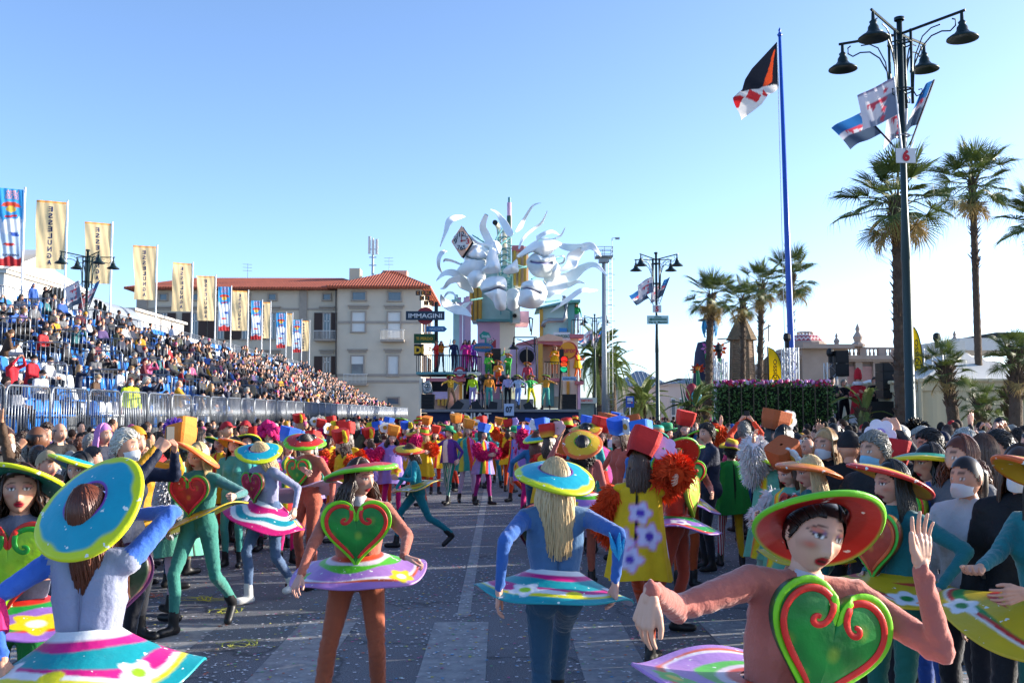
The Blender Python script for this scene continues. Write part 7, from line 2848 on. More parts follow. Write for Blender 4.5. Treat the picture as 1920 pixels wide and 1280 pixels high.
hero('dancer in turquoise suit walking left, orange hat tipped over her face', (768, 846, 15.), -78, 'rosy', ('mid', 'chestnut'),
  dict(top='#14808a', pants='#14707a'), brim_mesh(**dict(HT_YEL, rim='#c8331e', under='#d06a20'), seed=19, R=.225), (-18, 16, 0), None, SK_YEL, dict(R=.42, drop=.04, rot=(14, 0, 0), under='#7a8a2a'),
  hands=dict(r=(736, 925, 14.8)), hk=dict(r='grip'), head=(0, 8, 0), feet=dict(r=(-.06, -.3, .09), l=(.08, .5, .2)), toes=dict(l=(.1, -1, -.9)), lean=10, hip=(0, 0, -.08), hand_local=dict(l=(.2, -.3, 1.05)))
# back-turned blonde, centre right
def blue_cuff(o, J, h):
 mb = MB()
 c = J['elb' + 'r'] * .45 + J['wri' + 'r'] * .55
 for a in (0, 1.6, 3.4):
  d = V3(math.cos(a) * .3, math.sin(a) * .3, 1)
  mb.tube([c, c + d * .07, c + d * .15], [.03, .05, .008], 7, flat=.3, col=lin('#2a9fd0'))
 mb.build('foam_cuff', [FOAM], o, attr='col')

hero('blonde dancer seen from behind in blue suit with turquoise hat and teal flowered skirt', (1040, 900, 5.7), 188, 'rosy', ('long', 'fair'),
  dict(top='#476a90', sleeve='#3560a4', pants='#2f4f68'), brim_mesh(**HT_TEAL, seed=21, R=.22), (-16, 0, 0), dict(W=.42, base='#4a1228', base2='#4a1228', edge='#5a1a30', swirl='#6a1a30'), SK_TEAL, dict(R=.43, drop=.13, rot=(4, -5, 0), z=.10),
  hands=dict(l=(936, 1104, 5.42), r=(1154, 1090, 5.45)), hk=dict(l='relax', r='relax'), poles=dict(l=(.5, .8, 0), r=(-.5, .8, 0)), head=(10, -2, 0), extra=both(blue_cuff, back_seam('#39597c')), feet=dict(l=(.06, .05, .09), r=(-.1, -.5, .3)), vox=.014, heart_t=(0, 0, 25))
hero('dancer from behind in salmon jersey raising one hand beside a yellow hat', (1092, 836, 11.8), 176, 'light', ('curly', 'dark'),
  dict(top='#b0605a', pants='#a3543f'), brim_mesh(**HT_YEL, seed=23, R=.235), (-30, 2, 0), None, SK_LILAC, dict(R=.44, drop=.2),
  hands=dict(l=(1047, 826, 11.6)), hk=dict(l='open'), poles=dict(l=(1, .3, -.8)), head=(0, -8, 0))
YT_ = dict(stripes=[(-180, '#d8ac12')], flowers=[(150, .95, .085, '#cfc4e0', '#5a3aa8'), (-150, 1.0, .085, '#cfc4e0', '#5a3aa8'), (172, .82, .08, '#cfc4e0', '#5a3aa8'), (-170, 1.18, .07, '#cfc4e0', '#5a3aa8'), (60, 1., .08, '#cfc4e0', '#5a3aa8'), (-60, .9, .08, '#cfc4e0', '#5a3aa8')], z0=.66, w0=.27, d0=.2)
TH_RED = tophat_mesh('#c42420', '#a81c1c', .21, .105, .135, fl=((-.17, .02, .13), .11, '#c9b3e0', '#4a3aa8'))
hero('dancer in yellow flowered tunic with shaggy orange fur arm and tilted red box hat', (1198, 872, 8.2), 160, 'light', ('mid', 'chestnut'),
  dict(top='#d8ac12', sleeve='#d8481a', pants='#b8421a'), TH_RED, (12, -20, 0), tunic=YT_, fur=(('r', '#d8420f', .10, 3200, .085), ('l', '#d8420f', .095, 2200, .08)),
  hands=dict(r=(1268, 892, 8.0), l=(1160, 1010, 8.4)), hk=dict(r='relax'), poles=dict(r=(-.6, -.3, .8), l=(1, .3, -.3)), feet=dict(l=(.08, -.55, .28), r=(-.08, -.02, .09)), toes=dict(l=(.2, -.6, -1)), lean=4, hat_off=.07, head=(20, 6, 0))
hero('dancer in red jersey shading her face, pink hat and violet skirt with a yellow flower', (1266, 862, 9.2), 62, 'fair', ('mid', 'blonde'),
  dict(top='#b23a2c', sleeve='#b86050', pants='#9c4232'), brim_mesh(**HT_SAL, seed=25, R=.23), (-34, 12, 0), dict(W=.40, base='#8fc43a', base2='#a8cc3a', edge='#c9d64a', swirl='#d88a4a'), SK_VIO, dict(R=.44, drop=.14, rot=(0, 8, 0)),
  hands=dict(l=(1262, 890, 8.7), r=(1222, 1030, 8.9)), hk=dict(l='relax', r='relax'), poles=dict(l=(.7, -.2, -.8)), head=(-30, -10, 0), feet=dict(l=(.1, .05, .09), r=(-.12, .25, .12)))
hero('dancer with green heart and outstretched arm, face half hidden under a red hat', (1283, 838, 11.6), 14, 'light', ('mid', 'dark'),
  dict(top='#b56250', pants='#a8461f'), brim_mesh(**HT_RED, seed=27, R=.235), (-6, 4, 0), dict(W=.40), SK_VIO, dict(R=.44, drop=.16, rot=(0, 12, 0)),
  hands=dict(l=(1335, 925, 11.4)), hk=dict(l='relax'), head=(-10, 10, 0))
GRN_T = dict(stripes=[(-180, '#1f7f2c'), (-120, '#2a8f34'), (-40, '#1f7a2a'), (60, '#2a8a2f'), (140, '#1f8030')], flowers=[], z0=.72, w0=.3, d0=.2)
hero('man in green sleeveless coat and yellow hat seen from behind with striped trousers', (1370, 846, 13.2), 184, 'light', ('short', 'dark'),
  dict(top='#1f7f2c', sleeve='#2a5f9a', pants=stripes_mat('#c9c4c0', '#a81c2a', 11), pants2='#c29a1a'), fedora_mesh('#d8b01a', '#6a2a6a'), (-8, -14, 0), tunic=GRN_T, fem=False, hat_off=.055, feet=dict(l=(.16, 0, .09), r=(-.1, .1, .09)))
MINT = dict(stripes=[(-180, '#5fa890'), (-30, '#d8822a'), (-20, '#d8c41a'), (-8, '#5fa890'), (8, '#58a08c')], flowers=[(90, .9, .07, '#c9c4d0', '#b02a3a')], z0=.62, w0=.28)
hero('dancer with raised white fur arm under a lime edged hat on the right', (1448, 858, 9.6), -40, 'fair', ('mid', 'dark'),
  dict(top='#5fa890', pants='#8fb8b0'), brim_mesh(**dict(HT_TEAL, rim='#a8d61c'), seed=29, R=.22), (10, 20, 0), tunic=MINT, fur=(('r', '#cfcfd2', .095, 2800, .08), ('l', '#cfcfd2', .09, 1800, .07)),
  hands=dict(r=(1412, 815, 9.3), l=(1470, 960, 9.4)), hk=dict(r='relax'), poles=dict(r=(-.8, 0, -.8)))
TH_BRN = tophat_mesh('#b0562a', '#8f4420', .2, .105, .13, fl=((.12, -.02, .12), .10, '#d0d2d0', '#b8862a'))
hero('dancer in mint coat with white fur sleeves bending under a tipped brown box hat', (1478, 886, 8.2), -62, 'fair', ('mid', 'chestnut'),
  dict(top='#5fa890', pants='#8fb8b0'), TH_BRN, (20, 14, 0), tunic=dict(MINT, seed=2), fur=(('l', '#d2d2d4', .10, 2800, .075), ('r', '#d2d2d4', .09, 1500, .07)),
  hands=dict(l=(1440, 985, 8.0), r=(1422, 968, 8.3)), hk=dict(l='relax', r='relax'), poles=dict(l=(.7, .6, -.4)), head=(0, 12, 0), hat_off=.07)
hero('blonde dancer in profile with red cheek, orange hat and dark teal jacket', (1518, 885, 7.3), -80, 'rosy', ('long', 'fair'),
  dict(top='#1c6268', pants='#1c5a60'), brim_mesh(top='#d3832a', under='#cf7a24', rim='#d86a2a', band='#8fc41a', seed=31, R=.225), (-14, 4, 0), dict(W=.38, base='#a01c24', base2='#a01c24', edge='#c23a2a', swirl='#8a1a20'), SK_YEL, dict(R=.42), head=(0, 4, 0))
hero('dark haired dancer in profile with orange hat, teal jersey and yellow flowered skirt', (1672, 905, 5.6), -66, 'rosy', ('long', 'black'),
  dict(top='#1c666c', pants='#1d5f54'), brim_mesh(**dict(HT_YEL, rim='#cc2f28', under='#d8921e'), seed=33, R=.225), (-24, 3, 0), dict(W=.40, base='#b3402c', base2='#b3402c', edge='#3fae3a', swirl='#c8582a'), SK_YEL, dict(R=.44, drop=.09, rot=(-3, 0, 0), z=.10),
  hands=dict(r=(1622, 1076, 5.7), l=(1762, 1102, 5.2)), hk=dict(r='relax', l='relax'), poles=dict(r=(-.5, .8, -.3), l=(.8, .6, 0)), head=(-10, 2, 0), headkey=dict(lip='#7a2a34'), vox=.014)
hero('dancer in blue sweater in profile under a green hat with yellow rim', (1742, 868, 6.5), -80, 'light', ('wavy', 'dark'),
  dict(top='#3a5ca0', pants='#27478a'), brim_mesh(**dict(HT_GRN, under='#0d7a4a', rim='#d8c41a'), seed=35, R=.225), (-2, 0, 0), dict(W=.40, base='#a8bf1a', base2='#a8bf1a', edge='#c9281e', swirl='#2f9f2a'), ([(.4, .04, 3, 0, '#14603a'), (.7, .08, 3, 1, '#1a7a44'), (1, 0, 1, 0, '#0f5a34')], [(1.6, .6, .2, '#4a8a6a', '#14603a')], []), dict(R=.42, drop=-.02, rot=(16, 0, 14), under='#0f5030'),
  hands=dict(l=(1795, 962, 6.1)), hk=dict(l='grip'), head=(4, -2, 0))
hero('dancer cut by the right edge reaching out a teal sleeved arm over a yellow skirt', (1962, 900, 4.7), -72, 'light', ('long', 'black'),
  dict(top='#1c6f74', pants='#1c5a50'), brim_mesh(**HT_YEL, seed=37), (-20, 0, 0), None, SK_YEL, dict(R=.46, drop=.16, rot=(-8, 14, 0), z=.06), hands=dict(r=(1838, 1064, 4.5), l=(1925, 1110, 4.3)), hk=dict(r='relax', l='relax'), palms=dict(r=(0, 0, 1)), extra=armband('l', '#c8581a', .14, .06, .2))
TY2 = dict(stripes=[(-180, '#d8ac12')], flowers=[(-20, 1.0, .08, '#cfc4e0', '#5a3aa8')], z0=.62, seed=5)
hero('dancer in plain yellow robe half hidden behind two women, red box hat with white flower', (1676, 884, 7.7), -30, 'light', ('mid', 'dark'),
  dict(top='#d8ac12', sleeve='#d8481a', pants='#1f6a54'), tophat_mesh('#b81e24', '#a01c1c', .17, .1, .125, fl=((-.12, -.05, .2), .12, '#dcd6e2', '#a888c8')), (-8, 8, 0), tunic=TY2, fur=(('r', '#d8420f', .095, 1800, .08), ('l', '#d8420f', .095, 1200, .08)), hat_off=.07)
hero('dancer in mint coat with long white fur arm and white leggings at the left', (336, 852, 9.9), -120, 'light', ('bun', 'black'),
  dict(top='#4f9a80', pants='#c9a8b8'), tophat_mesh('#d87a22', '#c86a1c', .2, .105, .13), (14, -18, 0), tunic=dict(MINT, seed=7), fur=(('l', '#cfcfd6', .10, 3000, .085),), hands=dict(l=(318, 1000, 9.7)), poles=dict(l=(.6, .5, 0)), feet=dict(l=(.1, .1, .09), r=(-.1, -.2, .09)), hat_off=.07)
POM = fedora_mesh('#c8281e', '#4fae1e')
def pompom(o, J, h):
 mb = MB()
 r_ = np.random.RandomState(3)
 c = J['H'] + J['HB'] @ V3(0, 0, .24)
 for i in range(170):
  d = unit(r_.normal(size=3) + V3(0, 0, .3))
  mb.tube([c + d * .02, c + d * .09 + r_.normal(size=3) * .01, c + d * .135], [.007, .006, .002], 4)
 mb.build('pompom', [mat('violet_tinsel', '#5a35a8', rough=.5, var=.3)], o)

hero('man in orange satin coat wearing a red hat topped with a violet pompom', (326, 826, 11.6), 130, 'light', ('short', 'black'),
  dict(top='#b8742a', pants='#3a5a7a'), POM, (0, 0, 0), fem=False, hat_off=.06, tunic=dict(stripes=[(-180, '#b8742a'), (-20, '#cf9a6a'), (20, '#b06a24')], z0=.72, w0=.24), extra=pompom, h=1.02)
# --- dancers further down the road (shared meshes)
def bodyset(name, low, vox, fem, fat=0., coat=False, hk=None, headkey=None, **pk):
 J = pose(**pk)
 return make_body('person', J, fem, fat, coat, vox, headkey, hk, low), J

MP = {}
for nm, fem, pk in (
  ('stand', True, {}),
  ('walk', True, dict(feet=dict(l=(.1, -.22, .09), r=(-.1, .3, .16)), lean=4, hip=(0, 0, -.04), hands=dict(l=(.36, .05, .98), r=(-.34, -.28, 1.02)))),
  ('arms', True, dict(hands=dict(l=(.48, -.12, 1.62), r=(-.42, -.2, 1.05)), poles=dict(l=(.6, .3, -1)), feet=dict(l=(.14, -.05, .09), r=(-.16, .1, .09)))),
  ('wide', True, dict(hands=dict(l=(.55, -.15, 1.2), r=(-.55, -.15, 1.15)), feet=dict(l=(.2, -.05, .09), r=(-.2, .05, .09)), hip=(0, 0, -.03))),
  ('hug', False, dict(hands=dict(l=(.1, -.34, 1.2), r=(-.12, -.32, 1.12)), feet=dict(l=(.13, -.1, .09), r=(-.14, .12, .09)))),
  ('man', False, dict(hands=dict(l=(.4, -.15, 1.0), r=(-.5, -.2, 1.25)), feet=dict(l=(.14, -.2, .09), r=(-.14, .15, .09)), head=(15, 0, 0)))):
 me, J = bodyset(nm, False, .02, fem, hk=dict(l='relax', r='relax'), headkey=dict(nu=56, nv=44), **pk)
 fu = {}
 for s in 'lr':
  mb = MB()
  a, e, w_ = J['sho' + s], J['elb' + s], J['wri' + s]
  fur_geo(mb, [a, (a + e) / 2, e, (e + w_) / 2, w_], [.095, .10, .095, .10, .075], 1000, .075, seed=4)
  fu[s] = mb.mesh('fur_sleeve', [None])
 MP[nm] = (me, J, fu)
MH = {k: hair_mesh(*a) for k, a in dict(mid=('mid', 5), long=('long', 6), curly=('curly', 7), short=('short', 8), bun=('bun', 9)).items()}
RB = [(-75, '#9a86bd'), (-48, '#1f7a4a'), (-34, '#d8c81e'), (-18, '#c8281e'), (-2, '#3a78c8'), (14, '#9a86bd')]
TN = {k: tunic_mesh(**a) for k, a in dict(
 rainbow=dict(stripes=[(-180, '#9a86bd')] + RB, flowers=[(-120, 1., .1, '#d8b41e', '#b8402a'), (140, .95, .1, '#d8b41e', '#b8402a')]),
 purple=dict(stripes=[(-180, '#8a70b4')], flowers=[(165, .98, .11, '#d8b41e', '#c8501e'), (10, .95, .1, '#d8b41e', '#c8501e')], seed=2),
 yellow=dict(stripes=[(-180, '#d8b014'), (-60, '#d8781e'), (-42, '#2f9a3a'), (-24, '#d8b014'), (-8, '#c8302a'), (8, '#d8b014')], seed=3),
 plain=dict(stripes=[(-180, '#d8ac12')], flowers=[(150, 1., .08, '#d8d4e0', '#5a3aa8'), (-160, .9, .08, '#d8d4e0', '#5a3aa8')], seed=4),
 teal=dict(stripes=[(-180, '#2f9a8a'), (-70, '#c8c040'), (-40, '#2f9a8a'), (-10, '#c8321e'), (10, '#c84a9a'), (28, '#8a3a8a'), (44, '#c8321e'), (62, '#d89a2a'), (80, '#2f9a8a')], seed=5),
 coat=dict(stripes=[(-180, '#b8722a'), (-15, '#d8a070'), (15, '#b06424')], z0=.78, w0=.24, seed=6),
 violet=dict(stripes=[(-180, '#5a2f8a'), (-20, '#c8c4cc'), (20, '#5a2f8a')], z0=.92, w0=.22, d0=.17, seed=7)).items()}
fl = lambda side, pc, cc, s=.11, z=.12: ((.17 * side, .0, z), s, pc, cc)
TH = {}

def box_hat(col, band, f=None):
 k = ('box', col, f)
 if k not in TH:
  TH[k] = tophat_mesh(col, band, .19, .102, .13, fl=f)
 return TH[k], (8, 10, 0), .07

def brim_hat(**k):
 key = tuple(sorted(k.items()))
 if key not in TH:
  TH[key] = brim_mesh(**k, seed=len(TH), res=64)
 return TH[key], (-20, 8, 0), .048

def fed_hat(c, b):
 if (c, b) not in TH:
  TH[(c, b)] = fedora_mesh(c, b)
 return TH[(c, b)], (-4, 6, 0), .055

YF_, LF, WF, DF = fl(1, '#d8c41e', '#c87a1e'), fl(-1, '#b8a0d8', '#5a3aa8'), fl(1, '#d6d8d8', '#b8862a'), fl(-1, '#d6d8d8', '#b8862a')
ORF, PKF, REDF = '#d8480f', '#c81460', '#c8281e'
G_M = 'dancers in felt robes and box hats'

def FB(x):
 return fab(x) if isinstance(x, str) else x

def mid(u, v, Y, yaw, ps, tn, top, legs, fur, hat, hair, label, skin='fair', shoes=BOOT):
 me, J, fu = MP[ps]
 W = at(u, v, Y)
 k = min(1.12, max(.92, W.z / J['H'][2]))
 R = rotm(0, 0, yaw) @ (J['H'] * k)
 o = link('person', me, None, (W.x - R[0], Y - R[1], 0), rad(yaw), [SKIN[skin], fab(top), FB(legs), shoes, fab(top), FB(legs)])
 o.scale = (k, k, k)
 tag(o, label, 'person', G_M)
 HM = headM(J, off=(0, 0, 0))
 link('hair', MH[hair[0]], o, mats=[HAIR[hair[1]]]).matrix_local = HM
 if hat:
  link('hat', hat[0], o).matrix_local = headM(J, hat[1] if len(hat) < 4 else hat[3], (0, .006, hat[2]))
 if tn:
  B = Matrix(J['B'].tolist()).to_4x4()
  link('tunic', TN[tn], o).matrix_local = Matrix.Translation(Vector(tuple(J['P']))) @ B @ Matrix.Translation((0, 0, -.96))
 if fur:
  for s in 'lr':
   link('fur_sleeve', fu[s], o, mats=[mat('fur', fur, rough=.9, var=.3, scale=14)])
 return o

L_ = [
 (652, 822, 17, 165, 'hug', 'plain', '#d8ac12', '#c8481a', ORF, box_hat('#c8261e', '#a81c1c'), ('mid', 'brown'), 'robed dancer in yellow with orange fur and red box hat, back turned, left of centre'),
 (622, 824, 18.5, 60, 'stand', 'plain', '#d8781e', '#d8781e', ORF, box_hat('#d8862a', '#c8701e', DF), ('curly', 'auburn'), 'dancer with orange box hat and daisy beside the yellow robed back'),
 (672, 830, 21, 120, 'hug', 'purple', '#8a70b4', '#c0186c', PKF, box_hat('#5a66c0', '#8a9ad8', LF), ('mid', 'brown'), 'dancer in pink fur with lilac flower hat, just right of the yellow robe'),
 (709, 812, 23.5, 178, 'wide', 'purple', '#8a70b4', '#c0186c', PKF, box_hat('#2a58c0', '#6a80d0', YF_), ('curly', 'black'), 'dancer seen from behind in lilac robe with yellow flower and magenta leggings'),
 (760, 808, 27, -40, 'arms', 'rainbow', '#8a70b4', '#c0186c', REDF, box_hat('#2a58c8', '#3a68d8', YF_), ('mid', 'chestnut'), 'dancer in rainbow robe and blue box hat raising an arm behind the turquoise dancer'),
 (816, 816, 25, 10, 'stand', 'yellow', '#d8ac12', '#c8381e', None, box_hat('#d8381e', '#c82a1e'), ('mid', 'brown'), 'dancer in yellow striped robe and red box hat left of the purple jacketed man'),
 (842, 812, 22, -38, 'man', 'violet', '#4a2a7a', stripes_mat('#12806a', '#b8c8c0', 8), None, fed_hat('#2f9a6a', '#1f7a4a'), ('short', 'black'), 'man in purple jacket with green hat and green striped trousers, nearest the centre line'),
 (877, 808, 22.6, 20, 'arms', 'teal', '#2f9a8a', '#b8a0c0', None, box_hat('#d8862a', '#c8701e', WF), ('mid', 'blonde'), 'dancer in teal robe with red and pink stripes beside the purple suited man'),
 (906, 815, 22, 42, 'hug', 'rainbow', '#8a70b4', '#8a1a6a', PKF, box_hat('#2a62d0', '#3a78d8', YF_), ('long', 'dark'), 'dancer in lilac rainbow robe with pink fur sleeves and blue hat on the centre line'),
 (955, 806, 25.6, 150, 'arms', 'yellow', '#d8781e', '#c8481a', ORF, box_hat('#b8201e', '#a01c1c', LF), ('mid', 'chestnut'), 'dancer in orange fur and orange leggings with dark red box hat, right of centre line'),
 (982, 822, 20, 120, 'hug', 'purple', '#8a70b4', '#c0186c', PKF, box_hat('#2a58c8', '#3a68d8', YF_), ('mid', 'brown'), 'dancer with blue box hat and crimson fur sleeve left of the turquoise brim'),
 (1006, 824, 15.5, 170, 'walk', None, '#2f6a9a', '#2f5a7a', None, brim_hat(**HT_TEAL), ('long', 'auburn'), 'dancer from behind under a small turquoise brim with lime rim, behind the blonde'),
 (1030, 830, 14.6, 150, 'hug', 'plain', '#c8381e', '#c8481a', REDF, box_hat('#c82a1e', '#d8a02a', fl(-1, '#d8a8a8', '#d86a1e')), ('mid', 'brown'), 'dancer in yellow robe with red sleeves beside the raised salmon arm'),
 (1098, 808, 14.4, 180, 'stand', None, '#2f9a9a', '#2f6a6a', None, brim_hat(**HT_YEL), ('bun', 'black'), 'dancer in pale teal with yellow brim right behind the raised salmon arm'),
 (1063, 806, 15.4, 175, 'stand', 'coat', '#b8722a', '#b8722a', None, fed_hat('#c8261e', '#7fb81e'), ('short', 'black'), 'person in tan coat and red hat with lime band behind the yellow brims'),
 (1143, 808, 17, 20, 'hug', 'violet', '#b0b4c0', '#8a8a9a', None, box_hat('#a8562a', '#8a4420'), ('mid', 'brown'), 'dancer in pale jacket and square brown hat, hands together'),
 (1170, 812, 16, -60, 'walk', 'coat', '#c8701e', '#8a4a2a', None, fed_hat('#c8261e', '#7fb81e'), ('long', 'fair'), 'person in profile with red hat and lime band right of the brown square hat'),
 (1190, 808, 18, 170, 'stand', 'coat', '#b8722a', '#7a4a2a', None, box_hat('#a8562a', '#8a4420', WF), ('mid', 'grey'), 'dancer with brown box hat and daisy behind the blue tipped hat'),
 (1232, 822, 13.6, -6, 'arms', None, '#2a72a8', '#2a4a6a', None, fed_hat('#2fa890', '#d8481e'), ('short', 'black'), 'man in blue jacket with moustache and turquoise hat raising his hand'),
 (1205, 832, 12.2, 150, 'hug', 'teal', '#2a6ab8', '#2a4a8a', None, box_hat('#2a72d0', '#3a82d8'), ('mid', 'dark'), 'dancer with tipped blue box hat left of the moustached man'),
 (1283, 806, 15.4, 10, 'arms', 'plain', '#c8481e', '#8a2a1e', ORF, box_hat('#c82a1e', '#a81c1c'), ('curly', 'brown'), 'dancer in orange fur with red box hat waving behind the red brim'),
 (1452, 818, 11.2, 30, 'stand', 'coat', '#b0562a', '#7a4a2a', None, box_hat('#b0562a', '#8f4420', WF), ('mid', 'dark'), 'dancer with brown hat and big daisy next to the raised white fur arm'),
 (345, 826, 12.6, 150, 'stand', 'coat', '#c87a22', '#5a4a3a', None, box_hat('#d8862a', '#c8701e', WF), ('short', 'dark'), 'dancer with orange box hat and large daisy behind the yellow brim'),
 (440, 836, 13.2, -10, 'stand', None, '#3f8f86', '#3f8f86', None, brim_hat(**HT_YEL), ('long', 'dark'), 'dancer in green suit under a yellow brim behind the lilac sweater'),
 (462, 828, 14.6, 30, 'stand', None, '#1f8f9a', '#1f6a7a', None, brim_hat(**HT_TEAL), ('long', 'brown'), 'dancer under a blue and lime brim left of the magenta wig'),
 (540, 838, 13.4, 40, 'stand', 'rainbow', '#8a70b4', '#c0186c', PKF, box_hat('#2a62d0', '#4a82d8'), ('long', 'blonde'), 'dancer with tipped blue box hat and long fair hair behind the lilac sweater'),
 (505, 822, 14.8, 10, 'stand', 'rainbow', '#9a3a8a', '#c0186c', PKF, (None, 0, 0), ('curly', 'brown'), 'dancer in a huge magenta wig among the left hand group'),
 (600, 806, 25, 20, 'stand', 'yellow', '#d8781e', '#c8481a', None, box_hat('#c8261e', '#a81c1c', DF), ('mid', 'brown'), 'distant dancer with red box hat and white flower left of the yellow robe'),
 (690, 798, 30, 0, 'stand', 'teal', '#2f9a8a', '#2f6a5a', None, brim_hat(**HT_YEL), ('mid', 'dark'), 'distant dancer under a green and yellow brim above the lilac flower hat'),
 (752, 786, 32, 15, 'stand', None, '#c8321e', '#8a2a1e', None, brim_hat(**HT_RED), ('mid', 'black'), 'distant dancer in red brim at the head of the left group'),
 (786, 792, 30, 30, 'stand', 'plain', '#d8481e', '#c8481a', ORF, fed_hat('#d83a1e', '#7fb81e'), ('mid', 'brown'), 'distant dancer in orange fur and red hat near the float, left'),
 (800, 800, 27.5, -20, 'walk', 'yellow', '#d8ac12', '#d8781e', ORF, box_hat('#d8761e', '#c8661e'), ('mid', 'chestnut'), 'distant dancer in yellow with orange box hat beside the purple suit'),
 (934, 800, 29, 0, 'stand', 'yellow', '#d8781e', '#d8781e', ORF, box_hat('#d8862a', '#c8701e', YF_), ('mid', 'brown'), 'distant dancer in orange robe and yellow flower right of the centre line'),
 (985, 796, 33, 0, 'stand', 'coat', '#c8562a', '#8a4a2a', None, brim_hat(**dict(HT_YEL, under='#d8762a')), ('mid', 'dark'), 'distant dancer under an orange brim below the stage number board'),
 (1010, 795, 36, 10, 'stand', 'teal', '#2a62b0', '#2a4a8a', None, fed_hat('#2a62d0', '#d8c41e'), ('short', 'dark'), 'distant dancer in a blue hat with yellow band'),
 (1040, 792, 34, 10, 'stand', 'purple', '#8a3a7a', '#8a3a7a', None, brim_hat(**HT_TEAL), ('mid', 'dark'), 'distant dancer under a turquoise brim right of the stage'),
 (1078, 790, 30, 0, 'stand', 'plain', '#d8581e', '#c8481a', ORF, fed_hat('#c8261e', '#d8c41e'), ('mid', 'brown'), 'distant dancer in orange fur below the right speaker tower'),
 (1115, 790, 36, 0, 'stand', 'coat', '#b8321e', '#8a2a1e', None, brim_hat(**HT_RED), ('mid', 'dark'), 'distant dancer under a red brim right of the right speaker tower'),
 (1130, 794, 27, 30, 'stand', 'coat', '#b8722a', '#7a4a2a', None, box_hat('#a8562a', '#8a4420', YF_), ('mid', 'blonde'), 'distant dancer with brown box hat and yellow flower'),
 (1152, 790, 31, 10, 'stand', 'teal', '#2a62b0', '#2a4a8a', None, box_hat('#2a62d0', '#4a82d8', WF), ('mid', 'brown'), 'distant dancer with blue box hat and white flower near the bus stop sign'),
 (862, 796, 30, -15, 'walk', 'purple', '#8a70b4', '#8a3a7a', PKF, box_hat('#c8261e', '#a81c1c', YF_), ('mid', 'brown'), 'distant dancer in lilac robe and red box hat behind the purple suit'),
 (728, 800, 29, 40, 'stand', 'plain', '#d8ac12', '#c8481a', ORF, box_hat('#2a62d0', '#4a82d8'), ('mid', 'brown'), 'distant dancer in yellow robe and blue hat behind the lilac back'),
]
for (u, v, Y) in ((560, 797, 26), (597, 804, 32), (622, 800, 27), (646, 807, 33), (671, 803, 28), (695, 799, 34), (720, 806, 29), (757, 802, 35), (782, 798, 30), (806, 805, 36), (831, 801, 31), (855, 797, 26), (880, 804, 32), (904, 800, 27), (942, 807, 33), (966, 803, 28), (991, 799, 34), (1015, 806, 29), (1040, 802, 35), (1064, 798, 30), (1102, 805, 36), (1126, 801, 31), (1151, 797, 26), (1175, 804, 32), (560, 842, 15), (586, 838, 16.5), (598, 826, 19), (640, 836, 15.8), (690, 826, 20), (735, 822, 19), (722, 818, 21.5), (795, 816, 21.5), (925, 806, 27), (1018, 812, 19), (1050, 818, 17), (1125, 818, 14.5), (1160, 822, 14), (1216, 812, 17), (1250, 812, 17.5), (1312, 818, 13.5), (412, 832, 15), (478, 832, 16), (525, 828, 17.5), (965, 812, 23), (775, 812, 24), (640, 808, 25), (705, 804, 28), (1100, 806, 20), (1070, 808, 22)):
 ht, hw_ = rnd.choice([(box_hat('#c8261e', '#a81c1c', YF_), 'red box hat'), (box_hat('#2a62d0', '#4a82d8', WF), 'blue box hat'), (box_hat('#d8862a', '#c8701e', DF), 'orange daisy hat'), (brim_hat(**HT_RED), 'wide red brim'), (brim_hat(**HT_YEL), 'wide yellow brim'), (brim_hat(**HT_TEAL), 'wide turquoise brim'), (fed_hat('#c8261e', '#7fb81e'), 'red and lime hat'), (fed_hat('#2f9a6a', '#1f7a4a'), 'green hat')])
 tn, c1_, c2_, fu_, tw_ = rnd.choice([('plain', '#d8ac12', '#c8481a', ORF, 'yellow robe'), ('purple', '#8a70b4', '#c0186c', PKF, 'lilac robe'), ('rainbow', '#9a86bd', '#8a1a6a', PKF, 'rainbow robe'), ('yellow', '#d8781e', '#c8381e', None, 'striped yellow robe'), ('teal', '#2f9a8a', '#b8a0c0', None, 'teal striped robe'), ('rainbow', '#c8381e', '#d8481e', REDF, 'red sleeved robe'), (None, '#1f8f9a', '#1f6a7a', None, 'turquoise suit'), (None, '#b85a4a', '#a8543f', None, 'salmon suit')])
 L_.append((u, v, Y, rnd.choice([0, 20, -30, 60, 150, 175, 200, -60]), rnd.choice(['hug', 'stand', 'walk', 'arms', 'wide']), tn, c1_, c2_, fu_, ht, (rnd.choice(['mid', 'long', 'curly', 'bun']), rnd.choice(['brown', 'dark', 'chestnut', 'black', 'blonde'])), None, tw_ + ' and ' + hw_))
for row in L_:
 hat = row[9]
 if row[11] is None:
  m_ = min(L_, key=lambda q: (q[0] - row[0]) ** 2 + (q[1] - row[1]) ** 2 + (1e9 if q[11] is None else 0))
  row = row[:11] + ('dancer in %s, %s the %s' % (row[12], 'left of' if row[0] < m_[0] else 'right of', ' '.join(w for w in m_[11].split(',')[0].replace('distant ', '').split()[:4])),)
 o = mid(*row[:9], hat if hat[0] else None, *row[10:12])
 if not hat[0]:
  mb = MB()
  r_ = np.random.RandomState(2)
  H_ = MP['stand'][1]['H']
  for i in range(60):
   d = unit(r_.normal(size=3) + V3(0, .3, .5))
   mb.ball(H_ + V3(0, .02, .06) + d * r_.uniform(.1, .17), r_.uniform(.035, .06), n=7, k=5)
  mb.build('wig', [mat('magenta_wig', '#d0146a', rough=.85, var=.2, bump=1, bscale=60)], o, smooth=True)

# --- people on the floats and the podium
G_P = 'performers on the carnival float'

